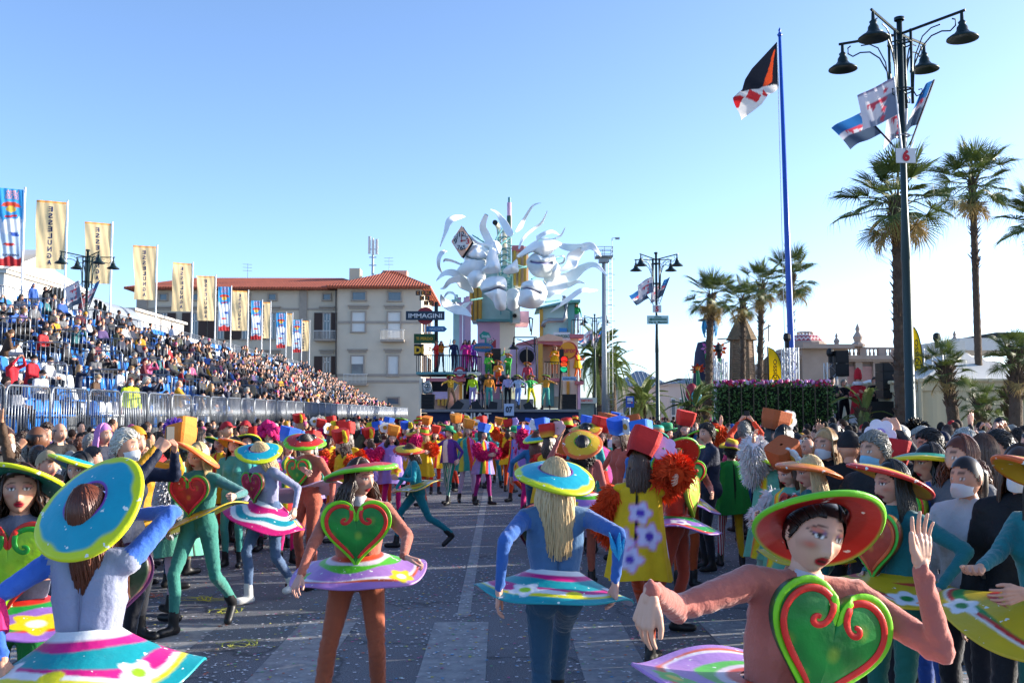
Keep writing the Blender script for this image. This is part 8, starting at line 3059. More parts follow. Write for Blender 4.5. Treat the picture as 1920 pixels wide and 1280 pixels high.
def perf(c, uvY, zf, yaw, ps, top, legs, hat, hair, label, tn=None, grp=G_P, k=1.0):
 """figure standing on a surface at height zf"""
 u, v, Y = uvY
 me, J, fu = MP[ps]
 W = at(u, v, Y)
 o = link('person', me, None, (W.x, Y, zf), rad(yaw), [SKIN['light'], fab(top), fab(legs), BOOT, fab(top), fab(legs)])
 o.scale = (k, k, k)
 tag(o, label, 'person', grp)
 link('hair', MH[hair[0]], o, mats=[HAIR[hair[1]]]).matrix_local = headM(J, off=(0, 0, 0))
 if hat:
  link('hat', hat[0], o).matrix_local = headM(J, hat[1], (0, .006, hat[2]))
 if tn:
  link('tunic', TN[tn], o).matrix_local = Matrix.Translation(Vector(tuple(J['P'] - V3(0, 0, .96))))
 return o

zbal = at(800, 696, 52).z
for (u, Y, yw, ps, c1_, c2_, hr, lab) in ((818, 52.4, -60, 'hug', '#c8201a', '#c8201a', ('bun', 'brown'), 'performer in a scarlet suit on the left balcony of the float'), (827, 53.2, 10, 'arms', '#d8781e', '#8a8a8a', ('curly', 'auburn'), 'performer in orange behind the scarlet suit on the balcony'), (851, 52.2, 20, 'stand', '#1a2448', '#1a2448', ('short', 'grey'), 'performer in a navy suit on the left balcony'), (872, 52.4, -10, 'hug', '#d0288a', '#d0288a', ('curly', 'dark'), 'performer in a bright pink suit on the left balcony'), (880, 52.8, 60, 'hug', '#d0288a', '#c02a84', ('mid', 'dark'), 'second pink suited performer turned right on the balcony'), (889, 52.2, 50, 'stand', '#6a2a9a', '#6a2a9a', ('curly', 'dark'), 'performer in purple at the right end of the balcony')):
 perf(None, (u, 690, Y), zbal, yw, ps, c1_, c2_, None, hr, lab)
zs1, zs2 = at(900, 767, 46.6).z, at(900, 748, 50).z
BH = brim_hat(**HT_YEL)
GH = brim_hat(**HT_GRN)
RH = brim_hat(**HT_RED)
for (u, Y, z, yw, ps, c1_, c2_, ht, lab, tn) in (
  (845, 47.2, zs1, 30, 'wide', '#c89a2a', '#8a6a4a', RH, 'dancer on the stage in ochre top and red hat, arms flung wide, left end', None),
  (886, 47.4, zs1, -10, 'stand', '#b8d81e', '#9a8ab8', GH, 'dancer on the stage in lime green top and green hat', None),
  (902, 48.4, zs1, 20, 'stand', '#1f2a44', '#1f2a44', None, 'musician in dark navy standing left of the stage rig', None),
  (917, 47.2, zs1, 10, 'stand', '#d8862a', '#3f8f86', BH, 'dancer on the stage with orange heart and green trousers', None),
  (952, 47.2, zs1, 0, 'stand', '#a8a0c8', '#17171a', None, 'singer in pale blouse and black skirt on the stage', None),
  (972, 47.0, zs1, -20, 'walk', '#a8b8d0', '#6a8ac0', GH, 'dancer on the stage in pale blue trousers right of the singer', None),
  (995, 47.4, zs1, 25, 'wide', '#2f9a4a', '#c8c41e', BH, 'dancer on the stage in green jacket with both arms stretched', None),
  (1024, 47.0, zs1, -20, 'wide', '#c88a2a', '#4a9a8a', RH, 'dancer on the stage in orange top at the right end', None),
  (916, 50.8, zs2 + .7, 15, 'hug', '#4fae3a', '#2f7a3a', BH, 'musician in green with yellow hat on the raised stage, left', None),
  (928, 51.4, zs2 + .9, 0, 'arms', '#8fc41e', '#2f7a3a', BH, 'musician in lime with straw hat behind the raised stage', None),
  (934, 50.4, zs2 + .3, 0, 'hug', '#d8862a', '#c8481a', BH, 'musician in orange with yellow hat in front of the lime one', None),
  (953, 51.0, zs2 + .7, -30, 'hug', '#3fae3a', '#2f7a3a', BH, 'musician in bright green bending right on the raised stage', None),
  (989, 50.2, zs2 + .2, 0, 'stand', '#b83a4a', '#8a3a4a', BH, 'dancer with red heart and straw hat under the porthole', None)):
 perf(None, (u, 750, Y), z, yw, ps, c1_, c2_, ht, ('mid', 'dark'), lab, tn)
perf(None, (1040, 700, 53.2), at(1040, 707, 53).z, -15, 'hug', '#d8761e', '#d8681e', fed_hat('#d8d0c8', '#c8281e'), ('mid', 'auburn'), 'performer in orange suit on the right balcony beside the traffic light', 'plain')
perf(None, (1083, 700, 53.4), at(1083, 714, 53).z, 60, 'hug', '#c8301e', '#d8681e', None, ('curly', 'auburn'), 'performer in red and yellow at the far right ledge of the float', 'plain')
perf(None, (1081, 620, 54.), at(1081, 625, 54).z, -10, 'stand', '#1f8a4a', '#9a9ab0', fed_hat('#2f8a3a', '#c8281e'), ('mid', 'auburn'), 'performer in green on the topmost right balcony of the float')
for (u, v, c, lab) in ((978, 672, '#c81e3a', 'child in crimson sitting low inside the porthole'), (991, 668, '#c0203a', 'person in red inside the porthole of the pink house')):
 perf(None, (u, v, 53.6), at(u, 700, 53.6).z, 0, 'hug', c, '#444444', None, ('mid', 'dark'), lab, k=.8)
zp = 1.42
G_S = 'people on the podium'
for (u, Y, yw, ps, c1_, c2_, hr, lab, k) in ((1519, 31, 100, 'stand', '#1c3f8a', '#1c2f5a', ('bald', 'grey'), 'bald man in blue on the podium behind the hedge', .95), (1560, 30, 10, 'hug', '#1a1c24', '#1a1c24', ('short', 'dark'), 'masked man in dark jacket with a badge left of the podium loudspeaker', 1.), (1582, 30.2, 0, 'hug', '#15161c', '#15161c', ('short', 'grey'), 'man in black below the podium loudspeaker', .96), (1640, 30, -20, 'hug', '#17181f', '#17181f', ('short', 'black'), 'man in black jacket right of the red robed figure', 1.), (1404, 31.2, 0, 'hug', '#22222a', '#22222a', ('short', 'black'), 'person in dark clothes behind the hedge flowers', .9), (1424, 31, 30, 'stand', '#2f86b8', '#22222a', ('mid', 'black'), 'person in light blue behind the hedge, left of the yellow flag', .9)):
 hk_ = hr if hr[0] in MH else ('short', hr[1])
 perf(None, (u, 720, Y), zp, yw, ps, c1_, c2_, None, hk_, lab, grp=G_S, k=k)
me, J, fu = MP['hug']
o = perf(None, (1609, 720, 29.6), 1.42, -15, 'hug', '#b01e2a', '#c9c4c8', None, ('short', 'black'), 'costumed figure in red and white robe with a tall red cap on the podium', grp=G_S)
mb = MB()
mb.lathe([(.26, .55), (.2, .95), (.19, 1.2), (.1, 1.42)], 18, sy=.8)
mb.lathe([(.30, .3), (.262, .56)], 18, m=1, sy=.8)
mb.build('robe', [fab('#b01e2a'), fab('#c9c4c8')], o, smooth=True)
mb = MB()
mb.lathe([(.12, 1.60), (.125, 1.7), (.09, 1.88), (.02, 1.95)], 16)
mb.lathe([(.14, 1.42), (.17, 1.47), (.14, 1.53)], 16, m=1)
mb.build('cap_and_ruff', [fab('#b01e2a'), fab('#c9c4c8')], o, smooth=True)

# --- spectators
CP = {}
for nm, fem, fat, pk, hk in (
  ('stand_f', True, .018, {}, None), ('stand_m', False, .022, {}, None),
  ('pocket_m', False, .024, dict(hands=dict(l=(.2, -.16, .98), r=(-.2, -.16, .98)), poles=dict(l=(1, .5, 0), r=(-1, .5, 0))), None),
  ('phone_f', True, .018, dict(hands=dict(l=(.09, -.34, 1.52), r=(-.09, -.34, 1.52)), poles=dict(l=(.8, 0, -1), r=(-.8, 0, -1))), dict(l='grip', r='grip')),
  ('phone_m', False, .022, dict(hands=dict(l=(.1, -.3, 1.66), r=(-.1, -.3, 1.66)), poles=dict(l=(.9, 0, -1), r=(-.9, 0, -1))), dict(l='grip', r='grip')),
  ('fold_m', False, .022, dict(hands=dict(l=(-.05, -.26, 1.14), r=(.05, -.28, 1.1)), poles=dict(l=(1, 0, -.5), r=(-1, 0, -.5)), head=(22, 0, 0)), None),
  ('sit_m', False, .022, dict(hip=(0, 0, -.44), feet=dict(l=(.13, -.44, .09), r=(-.12, -.42, .09)), knees=dict(l=(.2, -1, .6), r=(-.2, -1, .6)), hands=dict(l=(.14, -.34, .62), r=(-.14, -.34, .62)), lean=8), None),
  ('sit_f', True, .018, dict(hip=(0, 0, -.44), feet=dict(l=(.08, -.46, .09), r=(-.08, -.40, .09)), knees=dict(l=(.1, -1, .6), r=(-.1, -1, .6)), hands=dict(l=(.06, -.28, .72), r=(-.08, -.3, .70)), lean=12, head=(15, 6, 0)), None),
  ('sitphone', False, .022, dict(hip=(0, 0, -.44), feet=dict(l=(.13, -.44, .09), r=(-.12, -.42, .09)), knees=dict(l=(.2, -1, .6), r=(-.2, -1, .6)), hands=dict(l=(.09, -.36, 1.08), r=(-.09, -.36, 1.08)), poles=dict(l=(.8, 0, -1), r=(-.8, 0, -1)), lean=6), dict(l='grip', r='grip')),
  ('wave', False, .02, dict(hands=dict(l=(.3, -.1, 1.95)), poles=dict(l=(.8, .2, -.4))), dict(l='open'))):
 me, J = bodyset(nm, True, .027, fem, fat, True, hk=hk, headkey=dict(fem=fem, makeup=0, lip='#a8685c', nu=36, nv=30), **pk)
 CP[nm] = (me, J)
CH = {k: hair_mesh(k, 3, k in ('bald', 'cap', 'beanie', 'hood')) for k in ('long', 'mid', 'curly', 'short', 'bald', 'bun', 'pony', 'cap', 'beanie', 'hood', 'afro')}
mk = MB()
t_, p_ = np.meshgrid(np.linspace(-1, 1, 11), np.linspace(-1, 1, 7))
mk.sheet(np.stack([.066 * np.sin(t_ * 1.2), -.097 - .012 * (1 - p_ ** 2) - .012 * np.exp(-(t_ / .3) ** 2) * (p_ > 0) + .075 * t_ ** 2, -.066 + .040 * p_ * (1 - .5 * t_ ** 2)], -1))
MASKM = mk.mesh('face_mask', [mat('white_mask', '#c9ccd0', rough=.8)], True)
MASKB = mat('pale_blue_mask', '#7fb0c8', rough=.8)
PH = MB().box((0, 0, 0), (.075, .012, .15)).mesh('phone', [IRON])
COATS = dict(black='#16161a', navy='#1a2238', charcoal='#2c2d31', grey='#5a5c62', olive='#3f4230', brown='#4a3524', burgundy='#571a26', beige='#a08a6c', white='#b8b8bc', red='#a01c24', blue='#27509a', teal='#1f5a62', mustard='#b8861a', pink='#b8507a', camel='#8a6238', violet='#4a3a6a')
CW = ['black'] * 7 + ['navy'] * 6 + ['charcoal'] * 5 + ['grey'] * 3 + ['olive', 'brown', 'burgundy', 'beige', 'white', 'red', 'blue', 'teal', 'camel', 'brown', 'white', 'pink', 'mustard', 'violet']
GAR = ['coat', 'jacket', 'parka', 'anorak']
HN = dict(long='long {} hair', mid='bobbed {} hair', curly='curly {} hair', short='short {} hair', bald='balding {} head', bun='{} hair bun', pony='{} ponytail', cap='{} cap', beanie='{} beanie', hood='{} hood up', afro='bushy {} hair')
HCW = ['black', 'black', 'dark', 'dark', 'dark', 'brown', 'brown', 'brown', 'chestnut', 'chestnut', 'blonde', 'grey', 'grey', 'silver', 'auburn']
used = set()

def coatm(c):
 return mat('coat', COATS[c], rough=.7, var=.14, scale=9, bump=.6, bscale=22, spec=.3)

def spect(pos, yaw, var, coat, hair, mask, label, group, pants='#22242c', skin='light', phone=False, k=1.0, top=None):
 me, J = CP[var]
 tm = coatm(coat) if top is None else top
 o = link('person', me, None, pos, rad(yaw), [SKIN[skin], tm, fab(pants), BOOT, tm, fab(pants)])
 o.scale = (k, k, k)
 tag(o, label, 'person', group)
 hs, hc = hair
 hm = HAIR[hc] if hs not in ('cap', 'beanie', 'hood') else coatm(hc)
 link('hair' if hs not in ('cap', 'beanie', 'hood') else hs, CH[hs], o, mats=[hm]).matrix_local = headM(J, off=(0, 0, 0))
 if mask:
  link('face_mask', MASKM, o, mats=[MASKB if mask == 'blue' else None]).matrix_local = headM(J, off=(0, 0, 0))
 if phone:
  M_ = Matrix.Translation(Vector(tuple((J['wril'] + J['wrir']) / 2 + V3(0, -.06, .09))))
  p = link('phone', PH, None)
  p.matrix_world = Matrix.Translation(Vector(pos)) @ Matrix.Rotation(rad(yaw), 4, 'Z') @ Matrix.Scale(k, 4) @ M_
  tag(p, 'dark phone held up by the ' + ' '.join(label.split(',')[0].split()[:9]), 'phone', 'phones held up by spectators')
 return o

def gen(place, sit=False, fixed=None):
 for _ in range(400):
  c = rnd.choice(CW)
  hs = rnd.choice(['long', 'mid', 'short', 'short', 'short', 'curly', 'bun', 'pony', 'cap', 'beanie', 'short', 'long', 'hood', 'mid', 'short', 'bald', 'long'])
  hc = rnd.choice(HCW) if hs not in ('cap', 'beanie', 'hood') else rnd.choice(['black', 'navy', 'grey', 'red', 'beige', 'blue'])
  if hs == 'hood':
   hc = c
  if hs == 'bald':
   hc = rnd.choice(['grey', 'silver', 'dark'])
  mk_ = rnd.choice(['white', 'white', 'white', 'blue', None, None])
  g = rnd.choice(GAR)
  lab = '%s %s, %s%s, %s' % (c, g, HN[hs].format(hc), '' if not mk_ else ', %s mask' % mk_, place)
  if lab not in used:
   used.add(lab)
   return c, (hs, hc), mk_, 'person in ' + lab
 raise RuntimeError(place)

MARKS = [(235, 830, 'white haired masked man'), (371, 860, 'sage suited dancer'), (487, 850, 'lilac sweater dancer'), (574, 830, 'salmon jumpsuit dancer'), (336, 850, 'white fur arm'), (40, 900, 'left edge dancer'), (150, 870, 'slanted teal hat'), (652, 815, 'yellow robed back'), (1370, 840, 'green coated man'), (1448, 850, 'raised white fur arm'), (1518, 880, 'orange hatted blonde'), (1635, 815, 'blue masked man'), (1742, 860, 'green hatted dancer'), (1672, 900, 'dark haired dancer'), (1283, 830, 'face under red hat'), (1690, 770, 'lamp post 6'), (1450, 760, 'hedge'), (1840, 770, 'low fan palm'), (1900, 760, 'thick fan palm'), (1798, 765, 'leaning palm'), (1232, 770, 'lamp post 5'), (1181, 760, 'bus stop sign'), (1320, 765, 'palm stump'), (1610, 750, 'red robed figure'), (1925, 900, 'right edge')]

def proj(p):
 d = CROT.transposed() @ (Vector(p) - Vector((0, 0, CAMZ)))
 return 960 - F * d.x / d.z, 640 + F * d.y / d.z

def where(p):
 u, v = proj(p)
 m = min(MARKS, key=lambda q: (q[0] - u) ** 2 + (1.5 * (q[1] - v)) ** 2)
 du, dv = u - m[0], v - m[1]
 rel = 'left of' if du < -25 else 'right of' if du > 25 else 'above' if dv < -12 else 'behind'
 return '%s the %s' % (rel, m[2])

G_C = 'spectators standing along the road'
MAN = [
 # u, v, Y, yaw, variant, coat, hair, mask, label
 (236, 832, 8.0, 75, 'phone_f', 'navy', ('short', 'white'), 'white', 'white haired man in dark coat with white mask beside the left dancers', 1.04),
 (1638, 812, 6.9, -60, 'pocket_m', 'black', ('short', 'grey'), 'blue', 'grey haired man in black jacket wearing a pale blue mask', 1.05),
 (88, 790, 13.6, 10, 'stand_m', 'violet', ('short', 'brown'), None, 'bare faced man in violet top facing the camera at the left barrier', 1.03),
 (112, 793, 13.2, 60, 'stand_m', 'black', ('bald', 'dark'), None, 'man with shaven head beside the bare faced man in violet', 1.0),
 (8, 815, 9.6, 70, 'stand_m', 'charcoal', ('curly', 'brown'), 'white', 'curly haired masked man at the left edge of the picture', 1.06),
 (70, 812, 10.2, 120, 'stand_m', 'black', ('bald', 'dark'), None, 'dark skinned man with cropped hair seen from behind at the left', 1.0),
 (195, 795, 12, 60, 'stand_f', 'navy', ('long', 'pink'), None, 'person in a lilac pink wig among the left crowd', 1.0),
 (253, 815, 8.9, 60, 'phone_f', 'mustard', ('hood', 'mustard'), None, 'person in yellow hood and costume photographing beside the white haired man', .98),
 (1470, 800, 10.5, 140, 'stand_f', 'black', ('curly', 'black'), None, 'woman with black curls behind the big daisy hat', 1.0),
 (1548, 830, 8.2, -50, 'stand_f', 'black', ('long', 'blonde'), 'white', 'masked woman with long light brown hair and white headband in black', .98),
 (1592, 838, 8.0, 175, 'stand_f', 'black', ('cap', 'black'), None, 'person in black hat and coat left of the blue masked man', .98),
 (1684, 790, 10, -120, 'stand_f', 'blue', ('mid', 'white'), 'white', 'woman with white bobbed hair and dark glasses right of the blue masked man', 1.0),
 (1728, 800, 9.0, -60, 'stand_m', 'navy', ('short', 'silver'), 'white', 'man with silver hair under the lamp post in navy', 1.02),
 (1742, 826, 7.9, -80, 'phone_m', 'charcoal', ('short', 'black'), None, 'dark haired man with glasses right behind the green hat', .98),
 (1808, 806, 8.0, 175, 'stand_m', 'teal', ('short', 'white'), None, 'man with white hair and glasses seen from behind at the right', 1.0),
 (1716, 782, 10.8, 150, 'stand_f', 'black', ('afro', 'black'), None, 'person with bushy black hair in front of the lamp post base', 1.04),
 (1712, 762, 12.6, 170, 'stand_m', 'charcoal', ('bald', 'grey'), None, 'tall bald man against the dark lamp post', 1.06),
 (1802, 856, 6.2, -70, 'stand_f', 'grey', ('curly', 'auburn'), None, 'woman with auburn curls bare faced at the right', 1.0),
 (1842, 850, 6.9, 200, 'stand_f', 'white', ('long', 'chestnut'), None, 'woman with long shining chestnut hair at the right', 1.0),
 (1872, 838, 7.2, -70, 'stand_m', 'charcoal', ('short', 'black'), None, 'man in dark jacket and grey hood collar at the right edge', 1.02),
 (1866, 790, 8.6, 180, 'stand_m', 'blue', ('bald', 'grey'), None, 'balding man in blue denim jacket before the thick palm', 1.05),
 (1812, 895, 5.7, -60, 'stand_f', 'white', ('pony', 'dark'), 'white', 'masked woman in white padded jacket behind the blue sweater dancer', .94),
 (1915, 880, 5.3, -40, 'stand_f', 'black', ('long', 'brown'), 'white', 'masked woman in black cut by the right edge', .98),
 (1325, 800, 12.8, -80, 'fold_m', 'navy', ('short', 'dark'), None, 'man in navy jacket in profile left of the yellow hat', 1.04),
 (1395, 790, 15.5, 160, 'phone_m', 'red', ('short', 'grey'), None, 'person in orange sweater holding a camera high above the crowd', 1.05),
 (665, 795, 20, 170, 'phone_f', 'olive', ('mid', 'dark'), None, 'person in olive jacket shading their eyes behind the left group', 1.0),
 (600, 786, 26, 60, 'stand_f', 'white', ('afro', 'white'), None, 'person in a big white cloud wig behind the left group', 1.06),
 (425, 795, 15.5, 60, 'stand_f', 'black', ('cap', 'red'), None, 'spectator in a red hat before the barriers, left of the harlequin', 1.0),
 (460, 792, 16, 0, 'stand_m', 'mustard', ('hood', 'red'), None, 'spectator in harlequin coloured hood above the left dancers', 1.02),
 (1655, 786, 11.4, 170, 'stand_f', 'red', ('hood', 'red'), None, 'person with bright red feather hood right of the blue masked man', 1.0),
]
occ = []
HAIR['pink'] = mat('hair', '#c078b8', rough=.5, var=.2, scale=40)
for (u, v, Y, yw, var, c, hr, mk_, lab, k) in MAN:
 W = at(u, v, Y)
 me, J = CP[var]
 R = rotm(0, 0, yw) @ (J['H'])
 k = min(1.12, max(.88, W.z / J['H'][2]))
 x, y = W.x - R[0] * k, Y - R[1] * k
 sk_ = 'brown' if 'dark skinned' in lab else 'light'
 top = mat('coat', '#c8401e', rough=.8, bump=.4) if 'orange sweater' in lab else None
 spect((x, y, 0), yw, var, c, hr, mk_, lab, G_C, k=k, phone='phone' in var and ('camera' in lab or 'photographing' in lab), skin=sk_, top=top)
 occ.append((x, y))
for o in list(COL.objects):
 if o.name.split('.')[0] == 'person':
  occ.append((o.location.x, o.location.y))
cand = []
for side in (-1, 1):
 y = 6.0
 while y < 66:
  e = (2.9 + .118 * y if side < 0 else 2.5 + .10 * y)
  e = min(e, 6.6 if side < 0 else 6.2)
  x = e
  lim = 8.9 if side < 0 else (9.2 if y < 24 else 8.4)
  while x < lim:
   px_, py_ = side * (x + rnd.uniform(-.16, .16)), y + rnd.uniform(-.2, .2)
   u, v = proj((px_, py_, 1.6))
   ok = -40 < u < 1960 and all((a - px_) ** 2 + (b - py_) ** 2 > .38 ** 2 for a, b in occ)
   if side > 0 and 26.5 < py_ < 34 and px_ > 6.4:
    ok = False
   if ok:
    cand.append((py_, px_, side))
    occ.append((px_, py_))
   x += .55 if y < 30 else .66
  y += .58 if y < 30 else .85
# a front of onlookers across the road before the float
for i in range(60):
 x_, y_ = rnd.uniform(-6, 6.4), rnd.uniform(38, 45.5)
 cand.append((y_, x_, 0))
cand.sort()
VAR = ['stand_f', 'stand_m', 'pocket_m', 'fold_m', 'stand_f', 'stand_m', 'phone_f', 'phone_m', 'pocket_m', 'stand_m']
NIND = {-1: 48, 1: 80, 0: 0}
rest = []
for (y, x, side) in cand:
 gz = .12 if (x > 7.3 or x < -8.35) else 0
 yw = (118 if side < 0 else -128) + rnd.gauss(0, 42)
 if side == 0:
  yw = rnd.choice([0, 180, 150]) + rnd.gauss(0, 30)
 k = rnd.gauss(.985, .045)
 if NIND[side] > 0:
  NIND[side] -= 1
  c, hr, mk_, lab = gen(where((x, y, 1.62)))
  v = rnd.choice(VAR[:9] if y < 11 else VAR) if rnd.random() > .03 else 'wave'
  if hr[0] in ('long', 'mid', 'bun', 'pony') and v in ('stand_m', 'pocket_m'):
   v = 'stand_f'
  spect((x, y, gz), yw, v, c, hr, mk_, lab, G_C, k=k, skin=rnd.choice(['light', 'fair', 'rosy', 'tan']), pants=rnd.choice(['#22242c', '#2f3a52', '#1a1a1c', '#3f4a60']))
 else:
  rest.append((x, y, gz, yw, False, k))

# ---- spectators on the stand
G_T = 'spectators on the grandstand'
BN = ['first', 'second', 'third', 'fourth', 'fifth', 'sixth', 'seventh', 'eighth', 'ninth']
BU = [127, 211, 295, 362, 405, 466, 508, 549, 581]
STM = [  # u, v of head, Y, on (row or -1 for the walkway), yaw, variant, coat, hair, mask, label
 (248, 716, -1, 40, 'stand_f', 'mustard', ('long', 'auburn'), 'white', 'steward with auburn hair in a yellow hi-vis vest behind the barrier'),
 (278, 682, -1, 95, 'phone_f', 'navy', ('short', 'white'), None, 'white haired spectator in a long navy coat filming beside the steward'),
 (338, 712, -1, 95, 'fold_m', 'mustard', ('bald', 'grey'), None, 'spectator in a mustard yellow hooded jacket leaning on the barrier'),
 (398, 716, -1, 100, 'pocket_m', 'black', ('curly', 'blonde'), None, 'spectator in black with fair curls leaning on the barrier'),
 (444, 718, -1, 60, 'stand_m', 'charcoal', ('short', 'grey'), 'white', 'grey haired masked spectator in charcoal behind the barrier'),
 (465, 722, -1, 100, 'stand_m', 'grey', ('short', 'silver'), None, 'silver haired spectator in a grey overcoat behind the barrier'),
 (530, 728, -1, 90, 'stand_m', 'navy', ('cap', 'navy'), None, 'tall spectator in navy cap and coat behind the far barrier'),
 (153, 553, 11, 80, 'phone_m', 'burgundy', ('short', 'black'), None, 'spectator in a dark red sweater photographing from the top of the stand'),
 (84, 545, 11, 95, 'phone_m', 'black', ('short', 'dark'), None, 'spectator in black photographing left of the dark red sweater'),
 (62, 550, 11, 60, 'stand_m', 'blue', ('hood', 'blue'), None, 'spectator in a bright blue hood high up at the left'),
 (28, 678, 1, 70, 'phone_m', 'red', ('short', 'grey'), 'blue', 'spectator in a red and white striped sweater filming at the left edge'),
 (152, 690, 1, 110, 'phone_f', 'navy', ('mid', 'blonde'), 'white', 'fair haired masked child in navy standing with a camera'),
 (62, 668, 2, 80, 'sit_m', 'black', ('beanie', 'black'), 'white', 'seated spectator in black woolly hat and black jacket behind the striped sweater'),
 (92, 668, 2, 80, 'sit_m', 'white', ('beanie', 'black'), 'white', 'seated spectator in white with a black woolly hat'),
 (25, 588, 7, 85, 'sit_m', 'blue', ('cap', 'grey'), 'white', 'seated spectator in a bright blue hooded jacket at the left'),
 (40, 587, 7, 80, 'sit_f', 'violet', ('short', 'blonde'), 'white', 'fair haired child seated next to the bright blue jacket'),
]
for (u, v, r, yw, var, c, hr, mk_, lab) in STM:
 X = -10.2 if r < 0 else rowx(r) + .05
 Y = X * F / (u - 938)
 z = 1.25 if r < 0 else rowz(r)
 me, J = CP[var]
 k = 1.0
 zt_ = at(u, v, Y).z
 if not var.startswith('sit'):
  k = min(1.08, max(.85, (zt_ - z) / J['H'][2]))
 top = None
 if 'hi-vis' in lab:
  top = mat('hi_vis_vest', '#c8dc1e', rough=.6)
 if 'striped' in lab:
  top = stripes_mat('#b8202e', '#b8202e', 3) if False else mat('red_knit', '#b01c2c', rough=.9, var=.2, scale=30)
 spect((X, Y, z), yw, var, c, hr, mk_, lab, G_T, k=k, top=top, pants='#26303f')
 taken.add((r, int(round((Y - SY0 - .3) / .5))))
sc_ = []
for r in range(NROW):
 for k in range(int((SY1 - SY0) / .5) - 1):
  Y = slot_y(k)
  u, v = proj((rowx(r), Y, rowz(r) + 1.1))
  if u < -30 or (r, k) in taken or (r, k - 1) in taken or (r, k + 1) in taken and Y < 40:
   continue
  pr = .16 if Y < 33 else .4 if Y < 42 else .62
  if r > 8:
   pr *= .4 if Y < 55 else .22
  if any(abs(Y - a) < .8 for a in AISLES):
   pr = 0
  if rnd.random() < pr:
   sc_.append((Y - r * .0, r, k))
sc_.sort()
NS = 50
for i, (Y, r, k) in enumerate(sc_):
 taken.add((r, k))
 X = rowx(r) + .08
 if i < NS:
  u, v = proj((X, Y, rowz(r) + 1.))
  b = min(range(9), key=lambda j: abs(BU[j] - u))
  c, hr, mk_, lab = gen('%s row near the %s cream banner' % (nth[r], BN[b]))
  vv = rnd.choice(['sit_m', 'sit_f', 'sit_m', 'sitphone', 'sit_f'])
  spect((X, Y, rowz(r)), 90 + rnd.gauss(-10, 22), vv, c, hr, mk_, lab, G_T, k=rnd.gauss(.98, .04), skin=rnd.choice(['light', 'fair', 'rosy']), pants=rnd.choice(['#22242c', '#2f3a52', '#3f4a60', '#2c2a28']))
 else:
  rest.append((X, Y, rowz(r), 90 + rnd.gauss(-10, 25), True, rnd.gauss(.98, .05)))
for Y in np.arange(40, 92, 1.3):                              # people standing along the far barrier
 rest.append((-10.2 + rnd.uniform(-.3, .3), Y + rnd.uniform(-.4, .4), 1.25, 90 + rnd.gauss(0, 30), False, rnd.gauss(.98, .05)))

# ---- the far crowd, too many and too small to pick apart
def tiny(sit):
 J = CP['sit_m' if sit else 'stand_m'][1]
 caps = [c for c in body_caps(J, False, .02, True)]
 v, f = remesh(caps, .075, 1)
 fc = np.array([v[list(q)].mean(0) for q in f])
 tg = np.array([c[4] for c in caps])[cap_dist(v, caps).argmin(0)]
 mb = MB()
 mb.ball(J['H'] + V3(0, -.012, -.01), (.075, .088, .112), n=8, k=6)
 mb.ball(J['H'] + V3(0, .016, .028), (.084, .092, .10), n=8, k=6)
 V = np.concatenate([v] + mb.v)
 T = np.concatenate([tg, np.full(len(mb.v[0]), 0), np.full(len(mb.v[1]), 9)])
 return V, [tuple(q) for q in f] + [tuple(i + len(v) for i in q) for q in mb.f], T

TINY = {s: tiny(s) for s in (False, True)}
fm = MB()
skc = [np.array(lin('#c9947a')), np.array(lin('#d3a48c')), np.array(lin('#b57f62'))]
for (x, y, z, yw, sit, k) in rest:
 V, f, T = TINY[sit]
 R = rotm(0, 0, yw)
 col = np.zeros((len(V), 3))
 c = np.array(lin(COATS[rnd.choice(CW + CW[:15])]))
 h_ = np.array(lin(HAIRC[rnd.choice(HCW[:8])] if rnd.random() < .88 else COATS[rnd.choice(['red', 'blue', 'white', 'mustard', 'pink'])]))
 col[:] = c
 col[(T == 2) | (T == 5)] = lin('#23252d')
 col[T == 3] = lin('#18181a')
 col[T == 0] = skc[rnd.randrange(3)]
 col[T == 9] = h_
 m = (T == 0) & (V[:, 2] < CP['sit_m' if sit else 'stand_m'][1]['H'][2] - .02) & (V[:, 1] < CP['sit_m' if sit else 'stand_m'][1]['H'][1] - .02)
 if rnd.random() < .6:
  col[m] = lin('#c9ccd0')
 fm.add(V * k @ R.T + V3(x, y, z), f, 0, col)
o = fm.build('crowd', [mat('far_crowd', (1, 1, 1), rough=.8, attr='col', var=.1)], smooth=True, attr='col', kind='stuff')
tag(o, 'dense far crowd of spectators on the stand and along the road', 'crowd')

# ---- seats that show
ns, mbs = 0, MB()
seat_list = []
for r in range(NROW):
 for k in range(int((SY1 - SY0) / .5) - 1):
  Y = slot_y(k)
  if proj((rowx(r), Y, rowz(r) + .5))[0] < -25 or any(abs(Y - a) < .8 for a in AISLES):
   continue
  seat_list.append((math.hypot(Y, rowx(r)) + (6 if (r, k) in taken else 0), Y, r, k))
seat_list.sort()
smv = {m: (np.array([tuple(v.co) for v in m.vertices]), [tuple(p.vertices) for p in m.polygons]) for m in (SEATB, SEATW)}
rowcount = {}
for i, (d, Y, r, k) in enumerate(seat_list):
 white = ((k // 7 + r * 2) % 4 == 0) or rnd.random() < .18
 me = SEATW if white else SEATB
 p = (rowx(r) - .05, Y, rowz(r))
 if i < 300:
  b = min(range(9), key=lambda j: abs(BU[j] - proj(p)[0]))
  n = rowcount[(r, white)] = rowcount.get((r, white), 0) + 1
  o = link('stadium_seat', me, None, p)
  o.scale.y = 1
  tag(o, '%s %s plastic seat from the left in the %s row of the stand' % (ordinal(n - 1), 'white' if white else 'blue', nth[r]), 'seat', 'plastic seats of the grandstand')
 else:
  V, f = smv[me]
  mbs.add(V + np.array(p), f, 1 if white else 0)
o = mbs.build('far_seats', [BLUEP, WHTP], kind='stuff')
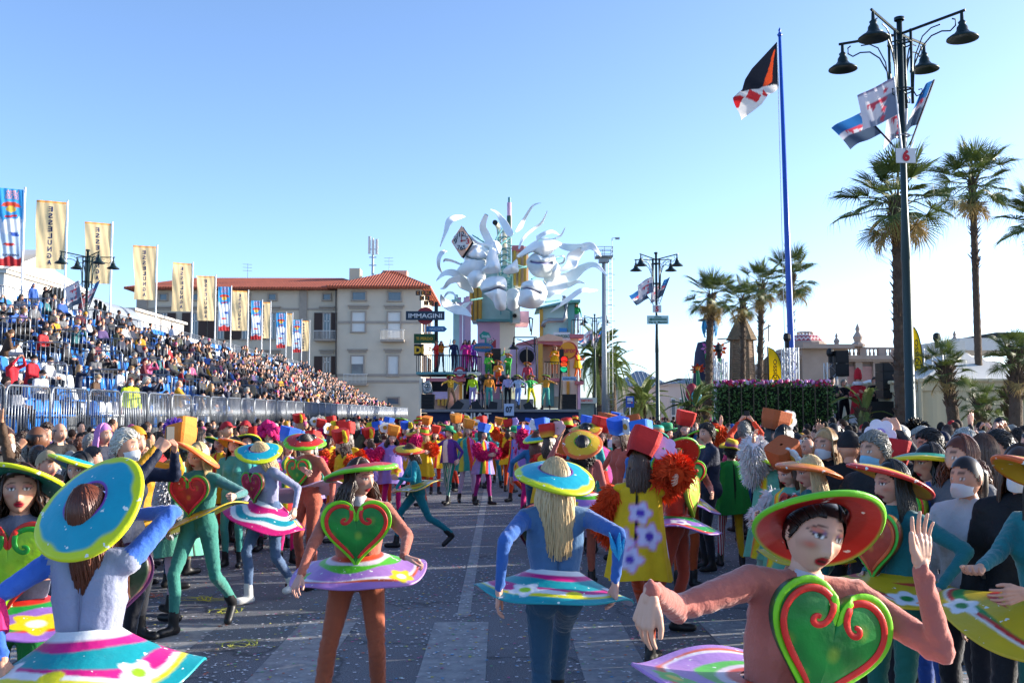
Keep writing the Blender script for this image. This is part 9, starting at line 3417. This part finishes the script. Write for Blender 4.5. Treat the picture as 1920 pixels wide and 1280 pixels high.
tag(o, 'rows of blue and white seats in the far part of the stand', 'seats')

# --- confetti and streamers
r_ = np.random.RandomState(9)
n = 42000
y = 4.5 + 24 * r_.rand(n) ** 1.5
x = r_.uniform(-7, 6.5, n)
dens = .35 + .65 * (np.sin(x * 1.1 + 2) * np.sin(y * .7) + r_.normal(0, .5, n) > -.1)
keep = r_.rand(n) < dens
x, y = x[keep], y[keep]
n = len(x)
a = r_.uniform(0, PI, n)
s = r_.uniform(.007, .0135, n)
dx, dy = np.stack([np.cos(a) * s, np.sin(a) * s], -1), np.stack([-np.sin(a) * s, np.cos(a) * s], -1)
tl = r_.uniform(-.004, .006, (n, 2))
P = np.stack([x, y], -1)
v = np.zeros((n, 4, 3))
for i, (p, q) in enumerate(((1, 1), (-1, 1), (-1, -1), (1, -1))):
 v[:, i, :2] = P + dx * p + dy * q
 v[:, i, 2] = .0065 + .004 * np.abs(tl[:, 0]) * 0 + np.abs(tl[:, 0] * p + tl[:, 1] * q) * .6
pal = np.array([lin(c) for c in ['#d0d2d8'] * 9 + ['#8f9aa8', '#c8b0b8', '#b85a8a', '#d8c85a', '#5a9ac8', '#6ab07a', '#c86a4a']])
cc = np.repeat(pal[r_.randint(0, len(pal), n)], 4, 0)
mb = MB()
mb.add(v.reshape(-1, 3), [(4 * i, 4 * i + 1, 4 * i + 2, 4 * i + 3) for i in range(n)], 0, cc)
o = mb.build('confetti', [mat('paper_confetti', (1, 1, 1), rough=.9, attr='col', var=.02)], attr='col', kind='stuff')
tag(o, 'pale paper confetti scattered over the asphalt', 'confetti')
for i, (u, v_, c, lab) in enumerate(((425, 1140, '#b8b83a', 'tangle of pale yellow streamer behind the sage dancer'), (385, 1118, '#d8c81e', 'yellow streamer scrap at the boots of the sage dancer'), (270, 1112, '#c86a4a', 'reddish streamer scrap near the left kerb crowd'), (452, 1200, '#b0b04a', 'pale green streamer tangle on the left zebra stripes'), (1330, 1105, '#9a7a8a', 'faded pink streamer scrap on the right half of the road'))):
 Y = 2 * F / (v_ - 775)
 p = at(u, v_, Y)
 mb = MB()
 for k in range(5):
  t = np.linspace(0, 1, 14)
  ax = r_.uniform(0, PI)
  q = np.stack([(t - .5) * .5 * math.cos(ax) + .07 * np.sin(9 * t + k), (t - .5) * .35 * math.sin(ax) + .06 * np.cos(8 * t + 2 * k), .012 + .02 * np.abs(np.sin(7 * t + k))], -1)
  mb.tube(q, .006, 4, flat=.25)
 o = mb.build('streamer', [mat('paper_streamer', c, rough=.8)], None, (p.x, Y, 0))
 tag(o, lab, 'streamer', 'paper streamers on the road')
